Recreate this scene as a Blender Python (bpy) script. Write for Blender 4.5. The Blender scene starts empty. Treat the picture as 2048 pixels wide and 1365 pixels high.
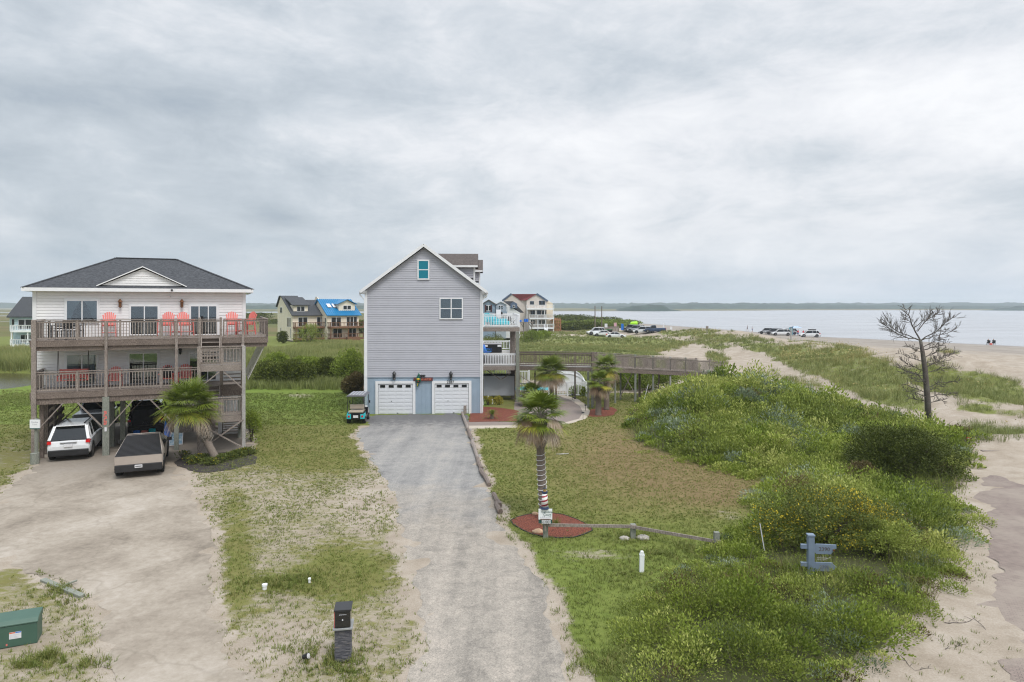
import bpy, bmesh, math, random
import numpy as np
from mathutils import Vector, Matrix
random.seed(7)
R = math.radians
SC = bpy.context.scene
COL = SC.collection

# ------------------------------------------------------------------ camera
CZ, F, HY = 7.7, 1365.0, 612.0
cam = bpy.data.objects.new("Camera", bpy.data.cameras.new("Camera"))
COL.objects.link(cam); SC.camera = cam
cam.location = (0, 0, CZ); cam.rotation_euler = (R(90), 0, 0)
cam.data.lens = 24.0; cam.data.sensor_width = 36.0
cam.data.shift_y = -(682.5 - HY) / 2048.0
cam.data.clip_start = 0.1; cam.data.clip_end = 30000

# ------------------------------------------------------------------ render look
SC.render.engine = 'CYCLES'
SC.view_settings.view_transform = 'Standard'
SC.view_settings.look = 'None'
SC.view_settings.exposure = 0.0
SC.view_settings.gamma = 1.0
SC.cycles.use_denoising = True
SC.cycles.use_adaptive_sampling = False
SC.cycles.pixel_filter_type = 'BLACKMAN_HARRIS'
SC.cycles.filter_width = 1.15
SC.cycles.max_bounces = 6
SC.cycles.diffuse_bounces = 3
SC.cycles.glossy_bounces = 3
SC.cycles.transparent_max_bounces = 12
SC.cycles.volume_bounces = 1
SC.cycles.caustics_reflective = False
SC.cycles.caustics_refractive = False

# ------------------------------------------------------------------ sky
SUN_EL, SUN_AZ = R(58), R(150)      # azimuth measured from +Y clockwise: behind the camera, to its right
world = bpy.data.worlds.new("World"); SC.world = world; world.use_nodes = True
wt = world.node_tree; wt.nodes.clear()
def N(t, typ, **kw):
    n = t.nodes.new(typ)
    for k, v in kw.items():
        setattr(n, k, v)
    return n
def ramp(t, fac, stops, interp='LINEAR'):
    r = N(t, 'ShaderNodeValToRGB'); r.color_ramp.interpolation = interp
    el = r.color_ramp.elements
    while len(el) < len(stops): el.new(0.5)
    for e, (p, c) in zip(el, stops):
        e.position = p; e.color = (*c, 1) if len(c) == 3 else c
    t.links.new(fac, r.inputs[0]); return r
def mth(t, op, a, b=None, c=None, clamp=False):
    n = N(t, 'ShaderNodeMath', operation=op, use_clamp=clamp)
    for i, v in enumerate((a, b, c)):
        if v is None: continue
        if isinstance(v, (int, float)): n.inputs[i].default_value = v
        else: t.links.new(v, n.inputs[i])
    return n.outputs[0]
def mixc(t, fac, a, b, blend='MIX'):
    n = N(t, 'ShaderNodeMix', data_type='RGBA', blend_type=blend)
    for i, v in ((0, fac), (6, a), (7, b)):
        if isinstance(v, (int, float)): n.inputs[i].default_value = v
        elif isinstance(v, tuple): n.inputs[i].default_value = (*v, 1) if len(v) == 3 else v
        else: t.links.new(v, n.inputs[i])
    return n.outputs[2]
def build_world():
    t = wt; L = t.links
    sky = N(t, 'ShaderNodeTexSky', sky_type='NISHITA', sun_disc=False)
    sky.sun_elevation = SUN_EL; sky.sun_rotation = SUN_AZ
    sky.air_density = 1.5; sky.dust_density = 3.0
    skyd = N(t, 'ShaderNodeVectorMath', operation='SCALE'); L.new(sky.outputs[0], skyd.inputs[0]); skyd.inputs[3].default_value = 0.09
    tc = N(t, 'ShaderNodeTexCoord')
    sep = N(t, 'ShaderNodeSeparateXYZ'); L.new(tc.outputs['Generated'], sep.inputs[0])
    z = mth(t, 'MAXIMUM', sep.outputs[2], 0.0)
    def noise(scale, det, rough, dist, off, sz=2.2):
        m = N(t, 'ShaderNodeMapping'); L.new(tc.outputs['Generated'], m.inputs[0])
        m.inputs['Location'].default_value = off; m.inputs['Scale'].default_value = (1, 1, sz); m.inputs['Rotation'].default_value = (0, -0.12, 0)
        n = N(t, 'ShaderNodeTexNoise'); L.new(m.outputs[0], n.inputs['Vector'])
        n.inputs['Scale'].default_value = scale; n.inputs['Detail'].default_value = det
        n.inputs['Roughness'].default_value = rough; n.inputs['Distortion'].default_value = dist
        return n.outputs[0]
    big = noise(1.7, 4, 0.5, 0.2, (3.1, 1.7, 0.3)); mid = noise(4.6, 10, 0.60, 0.35, (0.4, 5.2, 1.0), 2.0); wisp = noise(10.0, 10, 0.66, 0.4, (7.4, 2.2, 3.0), 2.6)
    s = mth(t, 'ADD', mth(t, 'MULTIPLY', big, 0.32), mth(t, 'MULTIPLY', mid, 0.46)); s = mth(t, 'ADD', s, mth(t, 'MULTIPLY', wisp, 0.27))
    s = mth(t, 'ADD', s, mth(t, 'MULTIPLY', sep.outputs[0], 0.16))          # the sheet is thinner to the right
    # large soft masses: (direction, half widths, lift)
    wob = mth(t, 'MULTIPLY', mth(t, 'SUBTRACT', mid, 0.5), 0.42)
    for (px, py, wx, wz, amp) in ((700, 300, .16, .035, .10), (880, 260, .22, .03, .05), (180, 190, .20, .05, -.06), (520, 215, .30, .03, -.035), (700, 190, .20, .028, -.055), (570, 437, .045, .013, -.16), (850, 415, .03, .014, -.05), (420, 330, .12, .03, -.05),
                               (960, 360, .035, .028, -.07), (1900, 200, .12, .06, .07), (1200, 270, .20, .03, .07), (1500, 240, .25, .03, .06), (1640, 300, .08, .03, -.06), (1340, 425, .07, .022, -.05), (1650, 415, .10, .02, -.06), (1990, 390, .06, .035, -.08), (1960, 60, .08, .035, -.07), (1250, 578, .20, .010, -.20), (1500, 560, .15, .010, -.10), (1350, 520, .25, .016, .05)):
        v0 = Vector(((px-1024)/F, 1, (HY-py)/F)).normalized()
        dx = mth(t, 'DIVIDE', mth(t, 'ADD', mth(t, 'SUBTRACT', sep.outputs[0], v0.x), mth(t, 'MULTIPLY', wob, wx*1.8)), wx); dz = mth(t, 'DIVIDE', mth(t, 'ADD', mth(t, 'SUBTRACT', sep.outputs[2], v0.z), mth(t, 'MULTIPLY', wob, wz*2.2)), wz)
        g = mth(t, 'POWER', 2.718, mth(t, 'MULTIPLY', mth(t, 'ADD', mth(t, 'MULTIPLY', dx, dx), mth(t, 'MULTIPLY', dz, dz)), -1.0))
        g = mth(t, 'MULTIPLY', g, mth(t, 'GREATER_THAN', sep.outputs[1], 0.0)); s = mth(t, 'ADD', s, mth(t, 'MULTIPLY', g, amp))
    cr = ramp(t, s, [(0.30, (0.40, 0.46, 0.53)), (0.37, (0.475, 0.53, 0.59)), (0.455, (0.56, 0.612, 0.67)), (0.53, (0.665, 0.705, 0.755)), (0.61, (0.79, 0.81, 0.85)), (0.74, (0.92, 0.93, 0.955))])
    low = ramp(t, mth(t, 'ADD', z, mth(t, 'MULTIPLY', wob, 0.10)), [(0.0, (.75, .75, .75)), (0.035, (0.6, 0.6, 0.6)), (0.11, (0.12, 0.12, 0.12)), (0.2, (0, 0, 0))])
    bandc = ramp(t, mth(t, 'ADD', mth(t, 'MULTIPLY', mid, 0.5), mth(t, 'MULTIPLY', noise(3.0, 5, 0.5, 0.3, (1, 2, 5), 9.0), 0.5)), [(0.38, (0.42, 0.52, 0.62)), (0.5, (0.50, 0.585, 0.67)), (0.62, (0.60, 0.66, 0.73))])
    col = mixc(t, low.outputs[0], cr.outputs[0], bandc.outputs[0])
    r2 = mth(t, 'MULTIPLY', mth(t, 'SUBTRACT', z, 0.42, clamp=True), 2.7)
    scl = N(t, 'ShaderNodeVectorMath', operation='SCALE'); L.new(col, scl.inputs[0]); L.new(mth(t, 'MULTIPLY', mth(t, 'ADD', r2, 1.0), 1.11), scl.inputs[3])
    fin = mixc(t, 0.93, skyd.outputs[0], scl.outputs[0])
    bg = N(t, 'ShaderNodeBackground'); L.new(fin, bg.inputs[0]); bg.inputs[1].default_value = 1.0
    out = N(t, 'ShaderNodeOutputWorld'); L.new(bg.outputs[0], out.inputs[0])
build_world()
sl = bpy.data.lights.new("Sun", 'SUN'); sun = bpy.data.objects.new("Sun", sl); COL.objects.link(sun)
sl.energy = 1.9; sl.angle = R(18); sl.color = (1.0, 0.965, 0.92)
d = Vector((math.sin(SUN_AZ) * math.cos(SUN_EL), math.cos(SUN_AZ) * math.cos(SUN_EL), math.sin(SUN_EL)))
sun.rotation_euler = d.to_track_quat('Z', 'Y').to_euler()

# ------------------------------------------------------------------ helpers
def W(px, py, z=0.0):
    """point of the place at height z that the photograph shows at px, py"""
    y = (CZ - z) * F / (py - HY); return ((px - 1024) / F * y, y)
def X(px, y): return (px - 1024) / F * y
def Zat(py, y): return CZ - (py - HY) / F * y

def tag(o, label=None, cat=None, group=None, kind=None):
    if label: o['label'] = label
    if cat: o['category'] = cat
    if group: o['group'] = group
    if kind: o['kind'] = kind
    return o
def thing(name, label, cat, loc=(0, 0, 0), rz=0.0, group=None, scale=1.0):
    o = bpy.data.objects.new(name, None); COL.objects.link(o)
    o.location = loc; o.rotation_euler = (0, 0, rz); o.scale = (scale,) * 3
    o.empty_display_size = 0.3
    return tag(o, label, cat, group)
def link(name, me, parent=None):
    o = bpy.data.objects.new(name, me); COL.objects.link(o)
    if parent is not None: o.parent = parent
    return o
def copy_tree(o, parent=None):
    c = o.copy(); COL.objects.link(c)
    if parent is not None: c.parent = parent
    for ch in list(o.children): copy_tree(ch, c)
    return c

class MB:
    def __init__(s): s.v, s.f, s.m = [], [], []
    def add(s, vs, fs, m=0):
        b = len(s.v); s.v += [tuple(p) for p in vs]
        s.f += [tuple(b + i for i in f) for f in fs]; s.m += [m] * len(fs); return s
    def box(s, x0, x1, y0, y1, z0, z1, m=0):
        if x0 > x1: x0, x1 = x1, x0
        if y0 > y1: y0, y1 = y1, y0
        if z0 > z1: z0, z1 = z1, z0
        return s.add([(x0,y0,z0),(x1,y0,z0),(x1,y1,z0),(x0,y1,z0),(x0,y0,z1),(x1,y0,z1),(x1,y1,z1),(x0,y1,z1)],
            [(0,3,2,1),(4,5,6,7),(0,1,5,4),(1,2,6,5),(2,3,7,6),(3,0,4,7)], m)
    def bar(s, p0, p1, w, h, m=0, up=(0, 0, 1)):
        p0, p1 = Vector(p0), Vector(p1); d = (p1 - p0).normalized(); u = Vector(up)
        if abs(d.dot(u)) > 0.98: u = Vector((0, 1, 0))
        r = d.cross(u).normalized() * (w / 2); n = r.cross(d).normalized() * (h / 2)
        vs = [p + a * r + b * n for p in (p0, p1) for a, b in ((-1, -1), (1, -1), (1, 1), (-1, 1))]
        return s.add(vs, [(0,1,2,3),(7,6,5,4),(0,4,5,1),(1,5,6,2),(2,6,7,3),(3,7,4,0)], m)
    def tube(s, pts, rad, n=8, m=0, cap=True):
        pts = [Vector(p) for p in pts]; k = len(pts)
        if isinstance(rad, (int, float)): rad = [rad] * k
        vs = []; ref = None
        for i, p in enumerate(pts):
            d = (pts[min(i + 1, k - 1)] - pts[max(i - 1, 0)]).normalized()
            if ref is None: ref = Vector((1, 0, 0)) if abs(d.x) < 0.9 else Vector((0, 1, 0))
            a = (ref - d * ref.dot(d)).normalized(); ref = a; b = d.cross(a)
            for j in range(n):
                t = 2 * math.pi * j / n
                vs.append(p + (a * math.cos(t) + b * math.sin(t)) * rad[i])
        fs = [(i*n+j, i*n+(j+1) % n, (i+1)*n+(j+1) % n, (i+1)*n+j) for i in range(k-1) for j in range(n)]
        if cap: fs += [tuple(range(n-1, -1, -1)), tuple(range((k-1)*n, k*n))]
        return s.add(vs, fs, m)
    def lathe(s, prof, c=(0, 0, 0), n=12, m=0):
        return s.tube([(c[0], c[1], c[2] + z) for r, z in prof], [max(r, .001) for r, z in prof], n, m)
    def prism(s, pts, vec, m=0):
        """closed planar outline extruded by vec"""
        n = len(pts); vec = Vector(vec); pts = [Vector(p) for p in pts]
        nrm = Vector((0, 0, 0))
        for i in range(n): nrm += pts[i].cross(pts[(i + 1) % n])
        if nrm.dot(vec) > 0: pts = pts[::-1]
        vs = pts + [p + vec for p in pts]
        fs = [tuple(range(n)), tuple(range(2*n-1, n-1, -1))] + [(i, n+i, n+(i+1) % n, (i+1) % n) for i in range(n)]
        return s.add(vs, fs, m)
    def sphere(s, c, r, m=0, n=8, k=6, sc=(1, 1, 1)):
        vs = []; fs = []
        for i in range(k + 1):
            a = math.pi * i / k
            for j in range(n):
                b = 2 * math.pi * j / n
                vs.append((c[0]+r*sc[0]*math.sin(a)*math.cos(b), c[1]+r*sc[1]*math.sin(a)*math.sin(b), c[2]+r*sc[2]*math.cos(a)))
        for i in range(k):
            for j in range(n): fs.append((i*n+j, (i+1)*n+j, (i+1)*n+(j+1) % n, i*n+(j+1) % n))
        return s.add(vs, fs, m)
    def mesh(s, name, mats, smooth=False, bevel=0):
        me = bpy.data.meshes.new(name); me.from_pydata(s.v, [], s.f)
        for m_ in (mats if isinstance(mats, (list, tuple)) else [mats]): me.materials.append(m_)
        me.polygons.foreach_set('material_index', s.m)
        if smooth: me.polygons.foreach_set('use_smooth', [True] * len(s.f))
        me.update(); return me
    def build(s, name, mats, parent=None, smooth=False, bevel=0, label=None):
        o = link(name, s.mesh(name, mats, smooth), parent)
        if bevel:
            b = o.modifiers.new('bevel', 'BEVEL'); b.width = bevel; b.segments = 2; b.limit_method = 'ANGLE'
        if label: o['label'] = label
        return o

def fast_mesh(name, V, Fc, mats, attrs=None, smooth=False, mat_idx=None):
    """numpy vertices (n,3) and faces (k,3 or 4)"""
    me = bpy.data.meshes.new(name); n, k = len(V), Fc.shape[1]
    me.vertices.add(n); me.vertices.foreach_set('co', np.ascontiguousarray(V, dtype=np.float32).ravel())
    me.loops.add(Fc.size); me.loops.foreach_set('vertex_index', Fc.astype(np.int32).ravel())
    me.polygons.add(len(Fc)); me.polygons.foreach_set('loop_start', np.arange(0, Fc.size, k, dtype=np.int32))
    me.polygons.foreach_set('loop_total', np.full(len(Fc), k, dtype=np.int32))
    if smooth: me.polygons.foreach_set('use_smooth', np.ones(len(Fc), dtype=bool))
    for m_ in (mats if isinstance(mats, (list, tuple)) else [mats]): me.materials.append(m_)
    if mat_idx is not None: me.polygons.foreach_set('material_index', mat_idx.astype(np.int32))
    me.update(calc_edges=True)
    for nm, a in (attrs or {}).items():
        at = me.attributes.new(nm, 'FLOAT', 'POINT'); at.data.foreach_set('value', a.astype(np.float32))
    return me

def text_obj(name, s, size, m, parent=None, loc=(0, 0, 0), rot=(0, 0, 0), ext=0.004, align='CENTER'):
    cu = bpy.data.curves.new(name, 'FONT'); cu.body = s; cu.size = size; cu.extrude = ext
    cu.align_x = align; cu.align_y = 'CENTER'; cu.resolution_u = 3
    tmp = bpy.data.objects.new('tmp', cu); COL.objects.link(tmp)
    dg = bpy.context.evaluated_depsgraph_get()
    me = bpy.data.meshes.new_from_object(tmp.evaluated_get(dg)); bpy.data.objects.remove(tmp)
    me.materials.clear(); me.materials.append(m); me.name = name
    o = link(name, me, parent); o.location = loc; o.rotation_euler = rot; return o

# ------------------------------------------------------------------ noise
def vnoise(x, y, seed=0):
    xi, yi = np.floor(x).astype(np.int64), np.floor(y).astype(np.int64); fx, fy = x - xi, y - yi
    def h(a, b):
        n = (a * 374761393 + b * 668265263 + seed * 1442695041) & 0xffffffff
        n = ((n ^ (n >> 13)) * 1274126177) & 0xffffffff
        return ((n ^ (n >> 16)) & 0xffff) / 65535.0
    sx, sy = fx*fx*(3-2*fx), fy*fy*(3-2*fy)
    a, b, c, d_ = h(xi, yi), h(xi+1, yi), h(xi, yi+1), h(xi+1, yi+1)
    return (a*(1-sx)+b*sx)*(1-sy) + (c*(1-sx)+d_*sx)*sy
def fbm(x, y, sc, oct=4, seed=0):
    s, a, t = 0, 1.0, 0
    for i in range(oct):
        s = s + a * vnoise(x / sc * 2**i, y / sc * 2**i, seed + i*17); t += a; a *= 0.5
    return s / t
def inside(poly, x, y):
    r = np.zeros(np.shape(x), bool); n = len(poly)
    for i in range(n):
        x0, y0 = poly[i]; x1, y1 = poly[(i+1) % n]
        if y0 == y1: continue
        c = ((y0 > y) != (y1 > y)) & (x < (x1-x0)*(y-y0)/(y1-y0)+x0)
        r ^= c
    return r
def segdist(poly, x, y, closed=True):
    dm = np.full(np.shape(x), 1e9); n = len(poly)
    for i in range(n if closed else n-1):
        x0, y0 = poly[i][:2]; x1, y1 = poly[(i+1) % n][:2]; dx, dy = x1-x0, y1-y0
        t = np.clip(((x-x0)*dx+(y-y0)*dy)/(dx*dx+dy*dy+1e-9), 0, 1)
        dm = np.minimum(dm, np.hypot(x-x0-t*dx, y-y0-t*dy))
    return dm
def sdf(poly, x, y):
    """positive inside"""
    return np.where(inside(poly, x, y), 1, -1) * segdist(poly, x, y)
def sstep(a, b, x):
    t = np.clip((x-a)/(b-a), 0, 1); return t*t*(3-2*t)

# ------------------------------------------------------------------ materials
def new_mat(name):
    m = bpy.data.materials.new(name); m.use_nodes = True; t = m.node_tree; t.nodes.clear()
    o = N(t, 'ShaderNodeOutputMaterial'); b = N(t, 'ShaderNodeBsdfPrincipled'); t.links.new(b.outputs[0], o.inputs[0])
    return m, t, b
def texn(t, scale, det=4, rough=0.55, vec=None, dist=0):
    n = N(t, 'ShaderNodeTexNoise'); n.inputs['Scale'].default_value = scale; n.inputs['Detail'].default_value = det
    n.inputs['Roughness'].default_value = rough; n.inputs['Distortion'].default_value = dist
    if vec is not None: t.links.new(vec, n.inputs['Vector'])
    return n.outputs[0]
def objco(t, scale=(1, 1, 1), kind='Object'):
    tc = N(t, 'ShaderNodeTexCoord'); m = N(t, 'ShaderNodeMapping'); t.links.new(tc.outputs[kind], m.inputs[0])
    m.inputs['Scale'].default_value = scale; return m.outputs[0]
def bump(t, b, h, strength=0.4, dist=0.02):
    n = N(t, 'ShaderNodeBump'); n.inputs['Strength'].default_value = strength; n.inputs['Distance'].default_value = dist
    t.links.new(h, n.inputs['Height']); t.links.new(n.outputs[0], b.inputs['Normal'])
def mat(name, col, rough=0.75, var=0.12, scale=3.0, metallic=0.0, stretch=(1, 1, 1), bmp=0.0, col2=None, spec=0.5):
    """plain paint or material with noise in its colour and roughness"""
    m, t, b = new_mat(name); v = objco(t, stretch); n = texn(t, scale, 5, 0.6, v)
    c2 = col2 or tuple(min(1, c*(1+var)) for c in col); c1 = tuple(c*(1-var) for c in col)
    r = ramp(t, n, [(0.3, c1), (0.7, c2)]); t.links.new(r.outputs[0], b.inputs['Base Color'])
    b.inputs['Roughness'].default_value = rough; b.inputs['Metallic'].default_value = metallic
    b.inputs['Specular IOR Level'].default_value = spec
    if bmp: bump(t, b, texn(t, scale*6, 5, 0.6, v), bmp, 0.01)
    return m
def wood(name, c1, c2, rough=0.85, scale=(6, 6, 1.2), stain=(0.06, 0.045, 0.035), amt=0.35):
    """weathered timber: grain plus soaked dark stains"""
    m, t, b = new_mat(name); g = texn(t, 9, 6, 0.65, objco(t, scale)); s = texn(t, 1.3, 5, 0.6, objco(t, (1, 1, 1)), 0.6)
    r = ramp(t, g, [(0.40, c1), (0.60, c2)])
    k = ramp(t, s, [(0.50, (0, 0, 0)), (0.72, (amt, amt, amt))])
    c = mixc(t, k.outputs[0], r.outputs[0], stain); t.links.new(c, b.inputs['Base Color'])
    b.inputs['Roughness'].default_value = rough; bump(t, b, g, 0.3, 0.01); return m
M = {}
M['white'] = mat('white_paint', (0.72, 0.73, 0.74), 0.5, 0.05)
M['white_trim'] = mat('white_trim', (0.78, 0.79, 0.80), 0.45, 0.04)
M['vinyl'] = mat('white_vinyl', (0.84, 0.86, 0.88), 0.35, 0.03)
M['siding_cream'] = mat('siding_cream', (0.79, 0.785, 0.785), 0.6, 0.06, 1.2)
M['siding_grey'] = mat('siding_grey', (0.45, 0.455, 0.50), 0.55, 0.05, 0.8)
M['board_blue'] = mat('board_blue', (0.30, 0.385, 0.47), 0.6, 0.08, 1.0)
M['timber'] = wood('weathered_timber', (0.17, 0.14, 0.12), (0.36, 0.31, 0.275))
M['timber_dark'] = wood('weathered_timber_dark', (0.10, 0.075, 0.06), (0.26, 0.21, 0.18))
M['timber_pale'] = wood('weathered_timber_pale', (0.30, 0.29, 0.275), (0.46, 0.445, 0.42))
M['post_green'] = wood('treated_post', (0.17, 0.185, 0.155), (0.28, 0.29, 0.25), amt=0.2)
M['timber_brown'] = wood('stained_timber', (0.14, 0.065, 0.035), (0.24, 0.12, 0.06), amt=0.3)
M['coral'] = mat('coral_paint', (0.66, 0.17, 0.145), 0.5, 0.08)
M['black'] = mat('black_plastic', (0.012, 0.012, 0.013), 0.45, 0.2)
M['black_metal'] = mat('black_metal', (0.02, 0.02, 0.022), 0.4, 0.2)
M['rubber'] = mat('tyre_rubber', (0.018, 0.018, 0.019), 0.85, 0.2)
M['rim'] = mat('wheel_rim', (0.35, 0.35, 0.36), 0.35, 0.1, metallic=0.7)
M['bronze'] = mat('bronze', (0.16, 0.07, 0.03), 0.45, 0.2, metallic=0.4)
M['interior'] = mat('dark_interior', (0.035, 0.035, 0.04), 0.9, 0.3)
M['curtain'] = mat('curtain_cloth', (0.42, 0.45, 0.48), 0.9, 0.15, stretch=(14, 14, 0.4))
M['plate'] = mat('licence_plate', (0.7, 0.7, 0.72), 0.5, 0.05)
M['ink'] = mat('dark_ink', (0.02, 0.03, 0.03), 0.6, 0.1)
M['red_lens'] = mat('red_lens', (0.65, 0.01, 0.012), 0.15, 0.1)
M['turquoise'] = mat('turquoise_plastic', (0.0, 0.52, 0.62), 0.5, 0.1)
M['blue_plastic'] = mat('blue_plastic', (0.01, 0.16, 0.62), 0.45, 0.1)
M['tan'] = mat('tan_vinyl', (0.42, 0.36, 0.29), 0.6, 0.08)
def glass_mat(name, tint, see=0.55, refl=(0.9, 0.95, 1.0)):
    """window pane: partly lets the room through, mirrors the sky at grazing angles"""
    m, t, b = new_mat(name); t.nodes.remove(b); out = [n for n in t.nodes if n.type == 'OUTPUT_MATERIAL'][0]
    tr = N(t, 'ShaderNodeBsdfTransparent'); tr.inputs[0].default_value = (*tint, 1)
    gl = N(t, 'ShaderNodeBsdfGlossy'); gl.inputs['Roughness'].default_value = 0.03; gl.inputs[0].default_value = (*refl, 1)
    fr = N(t, 'ShaderNodeFresnel'); fr.inputs[0].default_value = 1.5
    f = mth(t, 'ADD', mth(t, 'MULTIPLY', fr.outputs[0], 1.6), 0.06, clamp=True)
    mx = N(t, 'ShaderNodeMixShader'); t.links.new(f, mx.inputs[0]); t.links.new(tr.outputs[0], mx.inputs[1]); t.links.new(gl.outputs[0], mx.inputs[2])
    t.links.new(mx.outputs[0], out.inputs[0]); return m
M['glass'] = glass_mat('window_glass', (0.75, 0.82, 0.85))
M['car_glass'], _t, _b = new_mat('car_glass'); _b.inputs['Base Color'].default_value = (0.012, 0.015, 0.018, 1); _b.inputs['Roughness'].default_value = 0.06
M['teal_pane'], _t, _b = new_mat('teal_pane'); _b.inputs['Base Color'].default_value = (0.0, 0.19, 0.26, 1); _b.inputs['Roughness'].default_value = 0.12
def paint(name, col, rough=0.25, metallic=0.0, coat=0.6):
    m, t, b = new_mat(name); n = texn(t, 2.0, 4, 0.6, objco(t))
    r = ramp(t, n, [(0.3, tuple(c*0.93 for c in col)), (0.7, tuple(min(1, c*1.05) for c in col))])
    t.links.new(r.outputs[0], b.inputs['Base Color']); b.inputs['Roughness'].default_value = rough
    b.inputs['Metallic'].default_value = metallic; b.inputs['Coat Weight'].default_value = coat; b.inputs['Coat Roughness'].default_value = 0.08
    return m
M['paint_white'] = paint('car_paint_white', (0.70, 0.71, 0.72))
M['paint_silver'] = paint('car_paint_silver', (0.42, 0.43, 0.45), metallic=0.4)
M['paint_black'] = paint('car_paint_black', (0.016, 0.016, 0.019), 0.15)
M['paint_grey'] = paint('car_paint_grey', (0.13, 0.135, 0.145))
M['paint_blue'] = paint('car_paint_blue', (0.015, 0.04, 0.10))
M['steel_matte'] = paint('brushed_steel', (0.46, 0.40, 0.35), 0.42, 0.25, 0.0)
def shingle(name, c1, c2):
    m, t, b = new_mat(name); v = objco(t)
    n = texn(t, 60, 3, 0.7, v); n2 = texn(t, 4.5, 5, 0.65, objco(t, (1.6, 1.6, 9))); s = mth(t, 'ADD', mth(t, 'MULTIPLY', n, 0.35), mth(t, 'MULTIPLY', n2, 0.65))
    r = ramp(t, s, [(0.42, c1), (0.58, c2)]); t.links.new(r.outputs[0], b.inputs['Base Color']); b.inputs['Roughness'].default_value = 0.92
    wv = N(t, 'ShaderNodeTexWave', wave_type='BANDS', bands_direction='Z', wave_profile='SAW'); wv.inputs['Scale'].default_value = 2.4
    t.links.new(v, wv.inputs['Vector']); bump(t, b, mth(t, 'ADD', wv.outputs[1], n), 0.6, 0.02); return m
M['shingle_grey'] = shingle('shingle_grey', (0.028, 0.031, 0.036), (0.085, 0.09, 0.10))
M['shingle_brown'] = shingle('shingle_brown', (0.06, 0.048, 0.045), (0.13, 0.11, 0.10))
M['shingle_red'] = shingle('shingle_red', (0.15, 0.03, 0.035), (0.24, 0.055, 0.06))
def foliage(name, c1, c2, c3=None, rough=0.6, trans=0.15):
    """colour runs along the per-leaf 'tint' attribute (set leaf by leaf)"""
    m, t, b = new_mat(name); a = N(t, 'ShaderNodeAttribute', attribute_name='tint')
    st = [(0.0, c1), (0.6, c2), (1.0, c3 or c2)]
    r = ramp(t, a.outputs['Fac'], st); t.links.new(r.outputs[0], b.inputs['Base Color'])
    b.inputs['Roughness'].default_value = rough; b.inputs['Specular IOR Level'].default_value = 0.3
    if trans:
        out = [n for n in t.nodes if n.type == 'OUTPUT_MATERIAL'][0]
        tl = N(t, 'ShaderNodeBsdfTranslucent'); t.links.new(r.outputs[0], tl.inputs[0])
        mx = N(t, 'ShaderNodeMixShader'); mx.inputs[0].default_value = trans
        t.links.new(b.outputs[0], mx.inputs[1]); t.links.new(tl.outputs[0], mx.inputs[2]); t.links.new(mx.outputs[0], out.inputs[0])
    return m
# ------------------------------------------------------------------ where things lie on the ground
def WP(pts, z=0.0): return [W(px, py, z) for px, py in pts]
DRIVE = WP([(728,829),(938,829),(937,850),(947,885),(960,925),(972,962),(985,1000),(1000,1045),(1022,1090),(1055,1130),(1085,1180),(1110,1240),(1132,1300),(1150,1400),(1165,1500),
            (760,1500),(795,1400),(845,1330),(856,1290),(848,1240),(836,1195),(826,1150),(806,1100),(798,1050),(794,1000),(772,960),(748,925),(730,895),(716,868),(722,850)])
PAD = WP([(100,898),(58,945),(20,972),(-60,1040),(-250,1130),(-60,1122),(10,1127),(60,1140),(120,1165),(180,1200),(205,1240),(200,1300),(250,1365),(290,1500),(560,1500),(505,1365),(462,1330),(440,1275),(428,1225),(412,1180),(424,1140),(432,1100),(418,1050),(396,1005),(378,965),(352,930),(400,912),(492,902),(505,880),(500,858),(300,845),(150,850)])
ROAD = WP([(1962,912),(1940,945),(1935,985),(1962,1010),(1990,1040),(1975,1070),(1955,1100),(1985,1140),(1960,1180),(1990,1240),(2035,1290),(2020,1365),(2120,1500),(2600,1500),(2600,912)])
WALK = WP([(930,858),(1000,857),(1080,855),(1140,848),(1172,838),(1181,826),(1174,812),(1156,799),(1130,791),(1112,790),(1120,795),(1140,803),(1158,815),(1162,826),(1155,835),(1130,842),(1080,847),(1000,847.5),(930,848)])
WALKIN = WP([(930,852),(1000,851.5),(1080,850),(1130,845.5),(1158,838),(1166,826),(1160,813),(1142,801),(1120,793),(1060,790),(1030,800),(1028,818),(1040,845),(1000,844),(930,844)])
BED1 = WP([(938,845),(1034,843),(1036,822),(1000,816),(965,814),(940,826)])
BED2 = WP([(1176,834),(1205,835),(1226,831),(1236,821),(1224,815),(1200,816),(1182,820),(1179,827)])
BED3 = WP([(1022,1042),(1028,1050),(1042,1060),(1062,1069),(1085,1074),(1115,1077),(1145,1076),(1166,1070),(1184,1062),(1182,1056),(1170,1048),(1150,1039),(1125,1030),(1100,1027),(1075,1027),(1050,1031),(1032,1036)])
BED4 = WP([(350,925),(365,915),(420,908),(500,903),(512,915),(505,928),(470,940),(420,946),(375,942)])
SHEETS = (DRIVE, PAD, ROAD, WALK, WALKIN, BED1, BED2, BED3)
SHR = WP([(1285,806),(1262,850),(1272,882),(1350,915),(1450,940),(1565,966),(1545,985),(1490,1010),(1525,1040),(1470,1062),(1440,1096),(1385,1130),(1325,1190),(1285,1250),(1275,1310),(1235,1365),(1225,1420),
          (1690,1420),(1730,1355),(1800,1290),(1860,1235),(1900,1150),(1925,1050),(1930,975),(1950,915),(1940,872)]) + [(26.0, 42.5), (24.8, 50.5), (24.5, 60.5), (19.5, 60.5), (14.5, 56.0)]
SHORE = [(X(px, y), y) for px, y in ((3300, 108), (2300, 124), (2048, 141.7), (1900, 155.5), (1750, 172), (1635, 187), (1500, 228), (1400, 266), (1300, 320), (1200, 400), (1110, 509), (1060, 620), (1000, 700))]
WATER = SHORE + [(-150, 760), (-700, 780), (-700, 840), (-150, 1000), (160, 1000), (420, 1130), (500, 1240), (1500, 1240), (3200, 1290)]
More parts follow.
